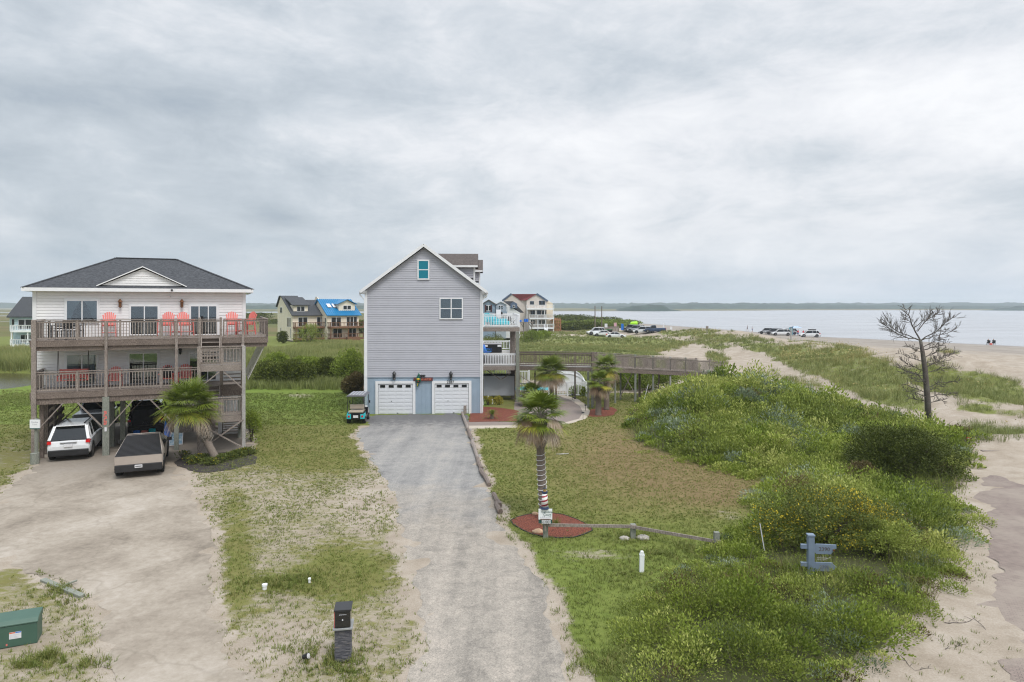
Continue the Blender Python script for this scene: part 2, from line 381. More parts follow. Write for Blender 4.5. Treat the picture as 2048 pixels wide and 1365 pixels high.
RIDGES = [([(X(1300,175),175), (X(1340,168),168), (X(1420,150),150), (X(1480,125),125)], 1.9, 8.0),
          ([(X(1520,112),112), (X(1640,98),98), (X(1740,82),82), (X(1800,68),68)], 1.35, 6.5),
          ([(X(1590,78),78), (X(1690,70),70), (X(1800,58),58), (X(1860,50),50)], 0.7, 5.0),
          ([(X(1820,72),72), (X(1920,66),66), (X(2100,58),58)], 1.1, 5.0),
          ([(X(1930,37.5),37.5), (X(2000,37),37), (X(2150,36.5),36.5)], 0.55, 2.2),
          ([(X(1200,95),95), (X(1330,88),88), (X(1400,80),80)], 0.6, 7.0)]
POND = [(X(-400,78),78), (X(-60,81),81), (X(30,81),81), (X(85,80),80), (X(72,70),70), (X(40,66),66), (X(0,64),64), (X(-400,62),62)]
def HT(x, y):
    x = np.asarray(x, float); y = np.asarray(y, float)
    right = sstep(-6, 10, x) * sstep(58, 72, y) ; right = np.maximum(right, sstep(26, 34, x) * sstep(36, 42, y))
    n = fbm(x, y, 16, 4, 3) - 0.42; n2 = fbm(x, y, 5, 3, 8) - 0.5
    h = right * (0.35 + 1.5*n + 0.5*n2)
    left = sstep(58, 74, y) * (1 - sstep(-6, 10, x)); h = h + left * (0.10 + 0.5*n + 0.2*n2)
    for pl, a, w in RIDGES:
        d_ = segdist(pl, x, y, False); h = h + a * np.exp(-(d_/w)**2) * (0.75 + 0.6*fbm(x, y, 6, 3, 21))
    s = sdf(SHR, x, y); g = np.exp(-((x-14.3)**2 + (y-50.5)**2) / (2*6.0**2))
    h = h * (1 - sstep(-1, 3, s)) + sstep(-1.0, 5, s) * (0.18 + 0.35*(fbm(x, y, 6, 3, 31)-0.3) + 1.75*g)
    h = h * (1 - 0.0 * y)
    far = sstep(170, 320, y); h = h * (1 - far) + far * (0.35 + 0.5*n)
    # shore, open water, pond, marsh creeks
    dw = -sdf(WATER, x, y)                      # distance to the water, positive on land
    h = h * sstep(30, 62, dw) + (-0.52 + 0.62*sstep(0, 45, dw)) * (1 - sstep(40, 70, dw)) * (1 - 0.0) + 0.1*sstep(45, 70, dw)*sstep(20, 30, x)
    h = np.where(dw < 0, np.maximum(-2.5, -0.52 + dw*0.05), h)
    h = h - 0.9 * sstep(-1.5, 1.5, sdf(POND, x, y))
    cr = np.exp(-((y - 330 - 30*np.sin(x/70))/10)**2) + np.exp(-((y - 560 - 40*np.sin(x/110+1))/22)**2) + np.exp(-((y - 1700)/150)**2)
    h = h - 2.0 * cr * (1 - sstep(-60, -20, x)) * (y > 200)
    near = sstep(0.7, 2.6, np.minimum.reduce([-sdf(p, x, y) for p in SHEETS])) * (1 - sstep(52, 60, y)) * (1-sstep(24, 30, x))
    dr = fbm(x, y, .85, 3, 71) - .5                # sand drifts over the edges of the drives and the road
    for p, a_ in ((DRIVE, .035), (PAD, .035), (ROAD, .05)):
        r = sdf(p, x, y); h = h + np.exp(-(r/(1.6 if p is ROAD else .8))**2) * a_ * (dr*1.5 - .30*r)
    h = h + near * 0.07 * (fbm(x, y, 2.2, 4, 12) - 0.5)
    return h
def HT1(x, y): return float(HT(np.array([x]), np.array([y]))[0])
def project(x, y, z):
    yy = np.maximum(y, 0.5); return 1024 + x/yy*F, HY + (CZ - z)/yy*F

# grassy areas among the dunes, as the photograph shows them
DG = [[(1030,668),(1200,662),(1300,668),(1400,672),(1485,688),(1440,700),(1385,688),(1335,700),(1300,712),(1400,732),(1400,760),(1200,790),(1030,760)],
      [(1285,648),(1400,652),(1470,666),(1520,674),(1505,692),(1400,682),(1290,668)],
      [(1450,672),(1560,680),(1700,690),(1760,712),(1800,735),(1850,790),(1872,832),(1800,822),(1700,790),(1640,752),(1590,742),(1540,715),(1480,692)],
      [(1760,728),(1850,722),(1950,735),(2060,762),(2060,805),(1980,812),(1900,798),(1800,765)],
      [(1895,842),(1960,836),(2060,856),(2060,905),(2000,893),(1930,890)],
      [(1412,702),(1448,700),(1462,732),(1425,736)],
      [(1905,800),(1990,800),(1990,830),(1905,825)],
      [(1560,752),(1640,758),(1640,778),(1570,770)], [(1490,742),(1560,745),(1560,756),(1500,752)], [(1880,700),(1900,698),(1915,706),(1885,708)], [(1700,800),(1790,822),(1860,838),(1850,850),(1760,835),(1700,815)], [(1960,812),(2060,812),(2060,830),(1980,828)]]
def masks(x, y, z):
    px, py = project(x, y, z); n = fbm(x, y, 3.5, 4, 41); n3 = fbm(x, y, 9, 4, 44); n1 = fbm(x, y, 1.0, 3, 46)
    g = np.zeros_like(x)
    for p in DG:
        s = sdf(p, px, py-3) - 1; g = np.maximum(g, sstep(-7, 9, s + 22*(n-0.5) + 10*(n1-.5)))
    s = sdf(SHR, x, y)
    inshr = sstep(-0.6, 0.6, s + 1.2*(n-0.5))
    sand = 1 - 0.62*g                                # default beyond the yard on the right
    yardR = (x < 26) & (y < 60) & (x > -2)
    leftfar = (x < 1) & (y > 50)
    farR = (y > 175) & (x < X(1290, 1)*y)
    b = 0.08 + 0.16*sstep(1060, 1110, py)*(1-sstep(1180, 1260, py)) + 0.45*np.exp(-((px-1090)/30)**2)*sstep(1120, 1200, py)
    b = b + 0.40*np.exp(-((px-1450)/70)**2 - ((py-1030)/14)**2) + 0.30*np.exp(-((px-1180)/80)**2 - ((py-1108)/14)**2)
    sand = np.where(yardR, b, sand)
    # yard between the two drives
    c = 0.25 + 0.24*sstep(850, 980, py) + 0.25*(n3-0.5)
    c = c - 0.42*np.exp(-((px-690)/75)**2 - ((py-1150)/45)**2) - 0.3*np.exp(-((px-560)/50)**2 - ((py-1165)/16)**2) - 0.30*np.exp(-((px-640)/110)**2-((py-900)/50)**2)
    c = c - 0.45*(1-sstep(790, 850, py)) - 0.25*np.exp(-((px-470)/30)**2-((py-1120)/120)**2)
    c = c + 0.22*np.exp(-((px-740)/50)**2 - ((py-1010)/60)**2) + 0.2*np.exp(-((px-560)/90)**2 - ((py-1290)/50)**2)
    sand = np.where((x <= -2) & (y < 50), c, sand)
    sand = np.where((px < 230) & (y < 50), 0.34 + 0.16*sstep(1150, 1250, py) + 0.35*(n3-0.5), sand)
    sand = np.where(leftfar, 0.05 + 0.5*np.exp(-((px-600)/50)**2 - ((py-792)/8)**2), sand)
    sand = np.where(farR, 0.0, sand)
    dw = -sdf(WATER, x, y)
    sand = np.where((dw < 55) & (x > 20) & (y < 300), 1.0, sand)
    sand = np.where((y > 900), 0.0, sand)
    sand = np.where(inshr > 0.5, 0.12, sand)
    rd = np.minimum(-sdf(ROAD, x, y), 99)
    sand = np.where((rd < 3.2) & (s < 0.3) & (x > 9), 1.0, sand)
    sand = np.where((px > 1680) & (y < 37) & (s < .3) & (x > 6), 1.0, sand)
    pd = -sdf(PAD, x, y); sand = np.maximum(sand, (1-sstep(0.0, 0.6, pd + 0.8*(n1-.5)))*0.9)
    dd = -sdf(DRIVE, x, y); sand = np.maximum(sand, (1-sstep(0.05, 0.7, dd + 1.0*(n1-.5)))*0.85*((y < 44)))
    brown = np.zeros_like(x)
    brown = np.where(yardR, 0.92*np.exp(-((px-1290)/170)**2 - ((py-915)/75)**2) + 0.75*np.exp(-((px-1440)/110)**2 - ((py-985)/38)**2) + 0.25, brown)
    brown = np.where((x <= -2) & (y < 50), 0.35*n3 + 0.15, brown)
    lush = np.where((x < -2) & (py < 850) & (py > 760), 0.8*n3+0.2, 0.0) + np.where(yardR, 0.5*sstep(1000, 1120, py), 0)
    wet = np.clip((1 - .40*sstep(2, 12, dw + 6*(n-.5)) - .60*sstep(34, 58, dw+14*(n-.5))) * (x > 20), 0, 1) * (dw < 62)
    marsh = np.where((y > 170) & (x < 30) | (y > 900), 1.0, 0.0)
    return dict(sand=np.clip(sand, 0, 1), brown=np.clip(brown, 0, 1), lush=np.clip(lush, 0, 1), wet=wet, marsh=marsh, shrub=inshr, dune=g)

def build_ground():
    def axis(lo, d0, d1, hi, st, gr):
        a = list(np.arange(d0, d1, st)); v, s = d1, st
        while v < hi: a.append(v); s *= gr; v += s
        a.append(hi); v, s = d0, st; b = []
        while v > lo: s *= gr; v -= s; b.append(max(v, lo))
        return np.array(sorted(set(b + a)))
    xs = axis(-5200, -42, 48, 5200, 0.36, 1.035); ys = axis(-300, 12, 92, 4400, 0.36, 1.026)
    gx, gy = np.meshgrid(xs, ys); gx, gy = gx.ravel(), gy.ravel(); gz = HT(gx, gy)
    nx, ny = len(xs), len(ys)
    i = np.arange(ny-1)[:, None]*nx + np.arange(nx-1)[None, :]
    Fc = np.stack([i, i+1, i+nx+1, i+nx], -1).reshape(-1, 4)
    mk = masks(gx, gy, gz)
    m, t, b = new_mat('ground_soil'); L = t.links
    def at(n): return N(t, 'ShaderNodeAttribute', attribute_name=n).outputs['Fac']
    geo = N(t, 'ShaderNodeNewGeometry'); P = geo.outputs['Position']
    mp = N(t, 'ShaderNodeMapping'); L.new(P, mp.inputs[0]); mp.inputs['Rotation'].default_value = (0, 0, 0.3); mp.inputs['Scale'].default_value = (0.55, 1.0, 1)
    nf = texn(t, 3.4, 9, 0.78, mp.outputs[0], 0.5); nm = texn(t, 0.8, 6, 0.65, P, 0.3); nn = texn(t, 22, 4, 0.7, P); nb = texn(t, 0.16, 5, 0.6, P)
    sandc = ramp(t, mth(t, 'ADD', mth(t, 'MULTIPLY', nm, 0.6), mth(t, 'MULTIPLY', nn, 0.4)), [(0.3, (0.24, 0.195, 0.145)), (0.5, (0.36, 0.305, 0.245)), (0.72, (0.49, 0.435, 0.375))])
    grassc = ramp(t, mth(t, 'ADD', mth(t, 'MULTIPLY', nf, 0.6), mth(t, 'MULTIPLY', nn, 0.4)), [(0.3, (0.085, 0.105, 0.022)), (0.52, (0.155, 0.18, 0.042)), (0.75, (0.24, 0.235, 0.085))])
    brownc = ramp(t, nf, [(0.3, (0.135, 0.095, 0.045)), (0.7, (0.235, 0.175, 0.085))])
    lushc = ramp(t, nf, [(0.3, (0.08, 0.15, 0.016)), (0.7, (0.18, 0.27, 0.04))])
    marshc = ramp(t, texn(t, 1, 5, 0.6, (lambda q: (L.new(P, q.inputs[0]), q.inputs['Scale'].__setattr__('default_value', (0.004, 0.03, 1)), q.outputs[0])[2])(N(t, 'ShaderNodeMapping'))), [(0.35, (0.085, 0.10, 0.025)), (0.5, (0.13, 0.125, 0.045)), (0.62, (0.16, 0.12, 0.06)), (0.7, (0.09, 0.11, 0.03))])
    bf = mth(t, 'ADD', at('brown'), mth(t, 'MULTIPLY', mth(t, 'SUBTRACT', nm, 0.5), 0.9), clamp=True)
    g1 = mixc(t, mth(t, 'MULTIPLY', bf, 1.0), grassc.outputs[0], brownc.outputs[0])
    g2 = mixc(t, mth(t, 'MULTIPLY', at('lush'), 0.85), g1, lushc.outputs[0]); g3 = mixc(t, at('marsh'), g2, marshc.outputs[0])
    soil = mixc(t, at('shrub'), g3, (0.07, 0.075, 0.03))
    # bare sand shows where the noise falls under the local amount of sand
    sn = mth(t, 'ADD', mth(t, 'MULTIPLY', nf, 0.50), mth(t, 'ADD', mth(t, 'MULTIPLY', nm, 0.25), mth(t, 'MULTIPLY', nn, 0.25)))
    sf = mth(t, 'MULTIPLY', mth(t, 'SUBTRACT', mth(t, 'ADD', mth(t, 'MULTIPLY', at('sand'), 0.62), 0.20), sn), 9.0)
    sf = mth(t, 'ADD', sf, 0.5, clamp=True)
    c = mixc(t, sf, soil, sandc.outputs[0])
    wetc = ramp(t, nb, [(0.38, (0.19, 0.175, 0.16)), (0.62, (0.29, 0.265, 0.245))])
    c = mixc(t, at('wet'), c, wetc.outputs[0])
    L.new(c, b.inputs['Base Color']); b.inputs['Roughness'].default_value = 0.95; b.inputs['Specular IOR Level'].default_value = 0.2
    vo = N(t, 'ShaderNodeTexVoronoi'); vo.inputs['Scale'].default_value = 1.6; L.new(P, vo.inputs['Vector'])
    pit = mth(t, 'MULTIPLY', mth(t, 'MINIMUM', vo.outputs['Distance'], 0.35), mth(t, 'MULTIPLY', sf, 2.5))
    bump(t, b, mth(t, 'ADD', mth(t, 'ADD', nn, mth(t, 'MULTIPLY', nf, 2.0)), pit), 0.45, 0.06)
    V = np.stack([gx, gy, gz], -1)
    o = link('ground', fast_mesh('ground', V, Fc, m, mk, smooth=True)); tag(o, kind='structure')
build_ground()

def ragged(poly, step=0.25, amp=0.10, seed=1, zfix=None):
    out = []; n = len(poly); k = 0
    for i in range(n):
        p0, p1 = np.array(poly[i]), np.array(poly[(i+1) % n]); d_ = p1-p0; ln = np.hypot(*d_)
        nor = np.array([-d_[1], d_[0]])/ln; c = max(1, int(ln/step))
        for j in range(c):
            q = p0 + d_*j/c; a = amp*(2*fbm(np.array([q[0]*1.0]), np.array([q[1]]), 0.9, 3, seed)[0]-1)*1.6
            out.append(tuple(q + nor*a))
    return out
def sheet(name, poly, z, m, amp=0.10, step=0.25, kind='structure', edge=0.0, seed=1):
    pts = ragged(poly, step, amp, seed); bm = bmesh.new()
    vs = [bm.verts.new((x, y, z)) for x, y in pts]; es = [bm.edges.new((vs[i], vs[(i+1) % len(vs)])) for i in range(len(vs))]
    bmesh.ops.triangle_fill(bm, edges=es, use_beauty=True)
    for f in bm.faces:
        f.normal_update()
        if f.normal.z < 0: f.normal_flip()
    me = bpy.data.meshes.new(name); bm.to_mesh(me); bm.free(); me.materials.append(m)
    return tag(link(name, me), kind=kind)

def gravel_mat():
    m, t, b = new_mat('gravel'); P = N(t, 'ShaderNodeNewGeometry').outputs['Position']
    v = N(t, 'ShaderNodeTexVoronoi'); v.inputs['Scale'].default_value = 28; t.links.new(P, v.inputs['Vector'])
    big = texn(t, 0.35, 6, 0.65, P, 0.5); mid = texn(t, 2.2, 7, 0.75, P, 0.6)
    mp = N(t, 'ShaderNodeMapping'); t.links.new(P, mp.inputs[0]); mp.inputs['Scale'].default_value = (1.5, 0.10, 1); mp.inputs['Rotation'].default_value = (0, 0, -0.10)
    lane = texn(t, 0.9, 4, 0.6, mp.outputs[0], 0.3)
    c = ramp(t, mth(t, 'ADD', mth(t, 'MULTIPLY', big, 0.35), mth(t, 'ADD', mth(t, 'MULTIPLY', mid, 0.3), mth(t, 'MULTIPLY', lane, 0.35))), [(0.38, (0.17, 0.167, 0.165)), (0.46, (0.25, 0.243, 0.235)), (0.53, (0.30, 0.29, 0.275)), (0.62, (0.36, 0.335, 0.305))])
    st = ramp(t, v.outputs['Color'], [(0.1, (0.80, 0.80, 0.80)), (0.9, (1.14, 1.13, 1.12))])
    sep = N(t, 'ShaderNodeSeparateXYZ'); t.links.new(P, sep.inputs[0])
    # sandier and paler toward the street, fresh dark stone in front of the garage
    sandy = mth(t, 'MULTIPLY', mth(t, 'SUBTRACT', mth(t, 'ADD', mth(t, 'MULTIPLY', big, 14.0), 23.0), sep.outputs[1]), 0.16, clamp=True)
    sc = ramp(t, mth(t, 'ADD', mth(t, 'MULTIPLY', mid, 0.55), mth(t, 'MULTIPLY', lane, 0.45)), [(0.38, (0.22, 0.20, 0.175)), (0.48, (0.31, 0.28, 0.242)), (0.60, (0.40, 0.355, 0.305))])
    c0 = mixc(t, sandy, c.outputs[0], sc.outputs[0])
    k = mth(t, 'MULTIPLY', mth(t, 'SUBTRACT', mth(t, 'ADD', sep.outputs[1], mth(t, 'MULTIPLY', mid, 16.0)), 50.5), 0.30, clamp=True)
    cc = mixc(t, mth(t, 'MULTIPLY', k, 0.8), c0, (0.11, 0.11, 0.115))
    cc = mixc(t, 1.0, cc, st.outputs[0], 'MULTIPLY'); t.links.new(cc, b.inputs['Base Color'])
    b.inputs['Roughness'].default_value = 0.95; bump(t, b, mth(t, 'ADD', v.outputs['Distance'], mid), 0.6, 0.03); return m
def concrete_mat():
    m, t, b = new_mat('sandy_concrete'); P = N(t, 'ShaderNodeNewGeometry').outputs['Position']
    mp = N(t, 'ShaderNodeMapping'); t.links.new(P, mp.inputs[0]); mp.inputs['Scale'].default_value = (0.9, 0.75, 1); mp.inputs['Rotation'].default_value = (0, 0, 0.35)
    big = texn(t, 0.45, 9, 0.66, mp.outputs[0], 0.25); fine = texn(t, 5, 7, 0.75, P, 0.3)
    s = mth(t, 'ADD', mth(t, 'MULTIPLY', big, 0.7), mth(t, 'MULTIPLY', fine, 0.3))
    c = ramp(t, s, [(0.36, (0.17, 0.142, 0.11)), (0.45, (0.255, 0.215, 0.17)), (0.53, (0.325, 0.28, 0.226)), (0.63, (0.41, 0.36, 0.305))])
    cr = N(t, 'ShaderNodeTexVoronoi', feature='DISTANCE_TO_EDGE'); cr.inputs['Scale'].default_value = 0.16; cr.inputs['Randomness'].default_value = 0.9
    wv = N(t, 'ShaderNodeVectorMath', operation='ADD'); t.links.new(P, wv.inputs[0])
    nz = N(t, 'ShaderNodeTexNoise'); nz.inputs['Scale'].default_value = 1.1; t.links.new(P, nz.inputs['Vector']); t.links.new(nz.outputs['Color'], wv.inputs[1]); t.links.new(wv.outputs[0], cr.inputs['Vector'])
    k = ramp(t, cr.outputs['Distance'], [(0.0, (1, 1, 1)), (0.010, (0, 0, 0))])
    cc = mixc(t, mth(t, 'MULTIPLY', k.outputs[0], 0.30), c.outputs[0], (0.16, 0.135, 0.10))
    # darker toward the house, broken up by noise
    sep = N(t, 'ShaderNodeSeparateXYZ'); t.links.new(P, sep.inputs[0])
    far_tone = mth(t, 'MULTIPLY', mth(t, 'SUBTRACT', mth(t, 'ADD', sep.outputs[1], mth(t, 'MULTIPLY', big, 14.0)), 36.0), 0.16, clamp=True)
    cc = mixc(t, mth(t, 'MULTIPLY', far_tone, 0.65), cc, (0.17, 0.145, 0.12))
    t.links.new(cc, b.inputs['Base Color']); b.inputs['Roughness'].default_value = 0.9; bump(t, b, fine, 0.3, 0.02); return m
def paver_mat():
    m, t, b = new_mat('brick_pavers'); P = N(t, 'ShaderNodeNewGeometry').outputs['Position']
    mp = N(t, 'ShaderNodeMapping'); t.links.new(P, mp.inputs[0]); mp.inputs['Rotation'].default_value = (0, 0, 0.5)
    br = N(t, 'ShaderNodeTexBrick'); t.links.new(mp.outputs[0], br.inputs['Vector']); br.inputs['Scale'].default_value = 4.0
    for k, v in (('Color1', (0.19, 0.145, 0.125, 1)), ('Color2', (0.26, 0.20, 0.175, 1)), ('Mortar', (0.10, 0.085, 0.075, 1))): br.inputs[k].default_value = v
    br.inputs['Mortar Size'].default_value = 0.025
    n = texn(t, 0.30, 8, 0.66, P, 0.8); f = texn(t, 6, 5, 0.7, P)
    k = ramp(t, mth(t, 'ADD', mth(t, 'MULTIPLY', n, 0.8), mth(t, 'MULTIPLY', f, 0.2)), [(0.43, (0, 0, 0)), (0.56, (0.75, 0.75, 0.75)), (0.63, (1, 1, 1))])
    c = mixc(t, k.outputs[0], br.outputs[0], (0.285, 0.24, 0.20)); t.links.new(c, b.inputs['Base Color'])
    b.inputs['Roughness'].default_value = 0.9; bump(t, b, br.outputs[1], -0.4, 0.02); return m
def path_brick():
    m, t, b = new_mat('path_bricks'); P = N(t, 'ShaderNodeNewGeometry').outputs['Position']
    br = N(t, 'ShaderNodeTexBrick'); t.links.new(P, br.inputs['Vector']); br.inputs['Scale'].default_value = 5.0
    for k, v in (('Color1', (0.26, 0.19, 0.155, 1)), ('Color2', (0.19, 0.15, 0.14, 1)), ('Mortar', (0.12, 0.11, 0.10, 1))): br.inputs[k].default_value = v
    t.links.new(mixc(t, mth(t, 'MULTIPLY', texn(t, 1.2, 5, 0.6, P), 0.5), br.outputs[0], (0.30, 0.27, 0.24)), b.inputs['Base Color']); b.inputs['Roughness'].default_value = 0.9; return m
def mulch_mat(name='red_mulch', a=(0.055, 0.014, 0.009), c_=(0.22, 0.062, 0.035)):
    m, t, b = new_mat(name); P = N(t, 'ShaderNodeNewGeometry').outputs['Position']
    v = N(t, 'ShaderNodeTexVoronoi'); v.inputs['Scale'].default_value = 17; t.links.new(P, v.inputs['Vector']); n = texn(t, 9, 6, 0.75, P)
    r = ramp(t, mth(t, 'ADD', mth(t, 'MULTIPLY', n, 0.6), mth(t, 'MULTIPLY', v.outputs['Distance'], 0.6)), [(0.3, a), (0.65, c_)])
    t.links.new(r.outputs[0], b.inputs['Base Color']); b.inputs['Roughness'].default_value = 0.95; bump(t, b, mth(t, 'ADD', n, v.outputs['Distance']), 1.0, 0.05); return m
M['mulch'] = mulch_mat(); M['dark_mulch'] = mulch_mat('dark_mulch', (0.015, 0.012, 0.011), (0.06, 0.05, 0.045))
M['pale_gravel'] = mat('pale_gravel', (0.46, 0.40, 0.33), 0.95, 0.2, 12)
sheet('driveway', DRIVE, 0.004, gravel_mat(), 0.24, 0.09, seed=5)
sheet('parking_pad', PAD, 0.004, concrete_mat(), 0.24, 0.12, seed=6)
sheet('road', ROAD, 0.004, paver_mat(), 0.40, 0.12, seed=7)
sheet('gravel_edging', WALK, 0.006, M['pale_gravel'], 0.02, 0.3)
sheet('path', WALKIN, 0.010, path_brick(), 0.0, 0.4)
sheet('mulch_bed', BED1, 0.022, M['mulch'], 0.06); sheet('mulch_bed', BED2, 0.022, M['mulch'], 0.06)
sheet('mulch_bed', BED3, 0.022, M['mulch'], 0.04, 0.15); sheet('mulch_bed', BED4, 0.022, M['dark_mulch'], 0.15, 0.15)
# thin kerb of the front mulch bed
kb = MB(); q = ragged(BED3, 0.3, 0.03); kb.tube([(x, y, 0.02) for x, y in q + q[:1]], 0.022, 5)
tag(kb.build('bed_edging', M['black']), 'thin black edging strip around the diamond mulch bed of the front palm', 'edging')

def water_mat(name, base, sc, rough=0.12, b_=0.35, stretch=(1, 3, 1)):
    m, t, b = new_mat(name); P = N(t, 'ShaderNodeNewGeometry').outputs['Position']
    mp = N(t, 'ShaderNodeMapping'); t.links.new(P, mp.inputs[0]); mp.inputs['Scale'].default_value = stretch; mp.inputs['Rotation'].default_value = (0, 0, 0.35)
    n = texn(t, sc, 6, 0.65, mp.outputs[0], 0.4); n2 = texn(t, sc*0.06, 4, 0.6, mp.outputs[0], 0.3)
    c = ramp(t, n2, [(0.35, tuple(x*0.85 for x in base)), (0.65, tuple(x*1.15 for x in base))]); t.links.new(c.outputs[0], b.inputs['Base Color'])
    b.inputs['Roughness'].default_value = rough; b.inputs['IOR'].default_value = 1.33; b.inputs['Specular IOR Level'].default_value = 0.8
    bump(t, b, n, b_, 0.25); return m
wm = MB(); wm.add([(-5200, -300, -0.5), (5200, -300, -0.5), (5200, 4400, -0.5), (-5200, 4400, -0.5)], [(0, 1, 2, 3)])
tag(wm.build('water', water_mat('inlet_water', (0.30, 0.31, 0.33), 0.35, 0.22, 0.5)), kind='structure')
pm = MB(); pm.add([(x, y, -0.30) for x, y in POND], [tuple(range(len(POND)-1, -1, -1))])
tag(pm.build('pond', water_mat('pond_water', (0.06, 0.05, 0.025), 1.2, 0.08, 0.1)), kind='structure')

# far wooded shore, and the wooded spit in front of it: bumpy canopies with real depth
M['forest'] = mat('forest_canopy', (0.022, 0.045, 0.028), 0.95, 0.45, 0.02, stretch=(3, 3, 10))
def canopy(name, x0, x1, yfun, depth, htfun, step=7.0, seed=0, label=''):
    xs = np.arange(x0, x1, step); ks = np.linspace(0, 1, 10); gx, gk = np.meshgrid(xs, ks); y = np.vectorize(yfun)(gx) + gk*depth
    prof = np.minimum(1, np.sin(np.pi*np.clip(gk, 0, 1))**0.35); base = np.vectorize(htfun)(gx)
    rnd = 0.62 + 0.42*vnoise(gx/17.0, gk*depth/17.0+seed, seed) + 0.22*vnoise(gx/6.0, gk*depth/9.0, seed+3) + 0.35*np.clip(vnoise(gx/23., gk*7+seed, seed+9)-0.72, 0, 1)*3*.5
    fx = np.clip(np.minimum(gx-x0, x1-gx)/30.0, 0, 1)**.6; z = base*prof*rnd*fx - 0.6; nx, ny = len(xs), len(ks)
    i = np.arange(ny-1)[:, None]*nx + np.arange(nx-1)[None, :]
    Fc = np.stack([i, i+1, i+nx+1, i+nx], -1).reshape(-1, 4)
    return tag(link(name, fast_mesh(name, np.stack([gx.ravel(), y.ravel(), z.ravel()], -1), Fc, M['forest'])), label, 'forest', kind='stuff')
canopy('forest', -3600, 3600, lambda x: 2100 + 0.02*abs(x), 500, lambda x: 17.0, 8, 1, 'far wooded shoreline running along the whole horizon')
canopy('forest', 180, 2600, lambda x: 1500 + 0.05*x, 200, lambda x: 11.0 + 3*math.sin(x/260) if x > 400 else 6 + 5*(x-180)/220, 7, 2, 'nearer wooded shore across the water, right of the dead tree')
canopy('forest', X(1235, 1040), X(1365, 1040), lambda x: 1030, 60, lambda x: 9.5 if x < X(1335, 1040) else 4.5, 5, 3, 'dark wooded spit reaching into the water behind the two utility poles')
canopy('forest', X(2000, 1150), X(2200, 1150), lambda x: 1150, 60, lambda x: 8.0*min(1, max(0.2, (x-X(2000, 1150))/60)), 5, 4, 'dark point of trees at the right end of the far shore')
canopy('forest', -900, -300, lambda x: 1500, 80, lambda x: 9.0, 6, 5, 'tree line beyond the marsh left of the tan twin houses')
# ------------------------------------------------------------------ building helpers
class Frame:
    """a building's own axes: a along its front, v back from it, both on the ground"""
    def __init__(s, x, y, th):
        s.o = (x, y); s.th = th; s.u = (math.cos(th), math.sin(th)); s.w = (-math.sin(th), math.cos(th))
    def a(s, px, v):
        k = (px - 1024) / F; ox = s.o[0] + s.w[0]*v; oy = s.o[1] + s.w[1]*v
        return (k*oy - ox) / (s.u[0] - k*s.u[1])
    def y(s, a, v): return s.o[1] + s.u[1]*a + s.w[1]*v
    def z(s, a, v, py): return Zat(py, s.y(a, v))
    def w2(s, a, v): return (s.o[0] + s.u[0]*a + s.w[0]*v, s.o[1] + s.u[1]*a + s.w[1]*v)
def lap_wall(mb, p0, p1, z0, ztop, course=0.2, lap=0.022, th=0.12, m=0, holes=()):
    """clapboard wall from p0 to p1 (outside is to the right of p0->p1); ztop(t) gives the top edge"""
    p0, p1 = Vector((*p0, 0)), Vector((*p1, 0)); d = (p1-p0); ln = d.length; d.normalize(); n = Vector((d.y, -d.x, 0))
    zt = ztop if callable(ztop) else (lambda t: ztop)
    z = z0; K = 24; zmax = max(zt(i/60) for i in range(61))
    while z < zmax - 1e-4:
        z1 = min(z + course, zmax)
        ts = [i/240 for i in range(241) if zt(i/240) > z + 1e-4]
        if not ts: break
        a0, a1 = min(ts), max(ts); us = [i/240 for i in range(241) if zt(i/240) > z1 - 1e-3] or [(a0+a1)/2]
        b0, b1 = min(us), max(us)
        A, B = p0 + d*ln*a0, p0 + d*ln*a1; C, D = p0 + d*ln*b1, p0 + d*ln*b0
        q = .68; A2_, B2_ = A.lerp(D, q), B.lerp(C, q); Z0, Zm, Z1 = Vector((0, 0, z)), Vector((0, 0, z+(z1-z)*q)), Vector((0, 0, z1))
        o0, o1, o2 = n*lap, n*lap*.45, -n*lap*.75
        mb.add([A+o0+Z0, B+o0+Z0, B2_+o1+Zm, A2_+o1+Zm, C+o2+Z1, D+o2+Z1, A-n*th+Z0, B-n*th+Z0, C-n*th+Z1, D-n*th+Z1, A+o2*1.2+Z0, B+o2*1.2+Z0],
               [(0,1,2,3), (3,2,4,5), (6,9,8,7), (10,11,1,0), (1,7,8,4,2), (0,3,5,9,6)], m)
        z = z1
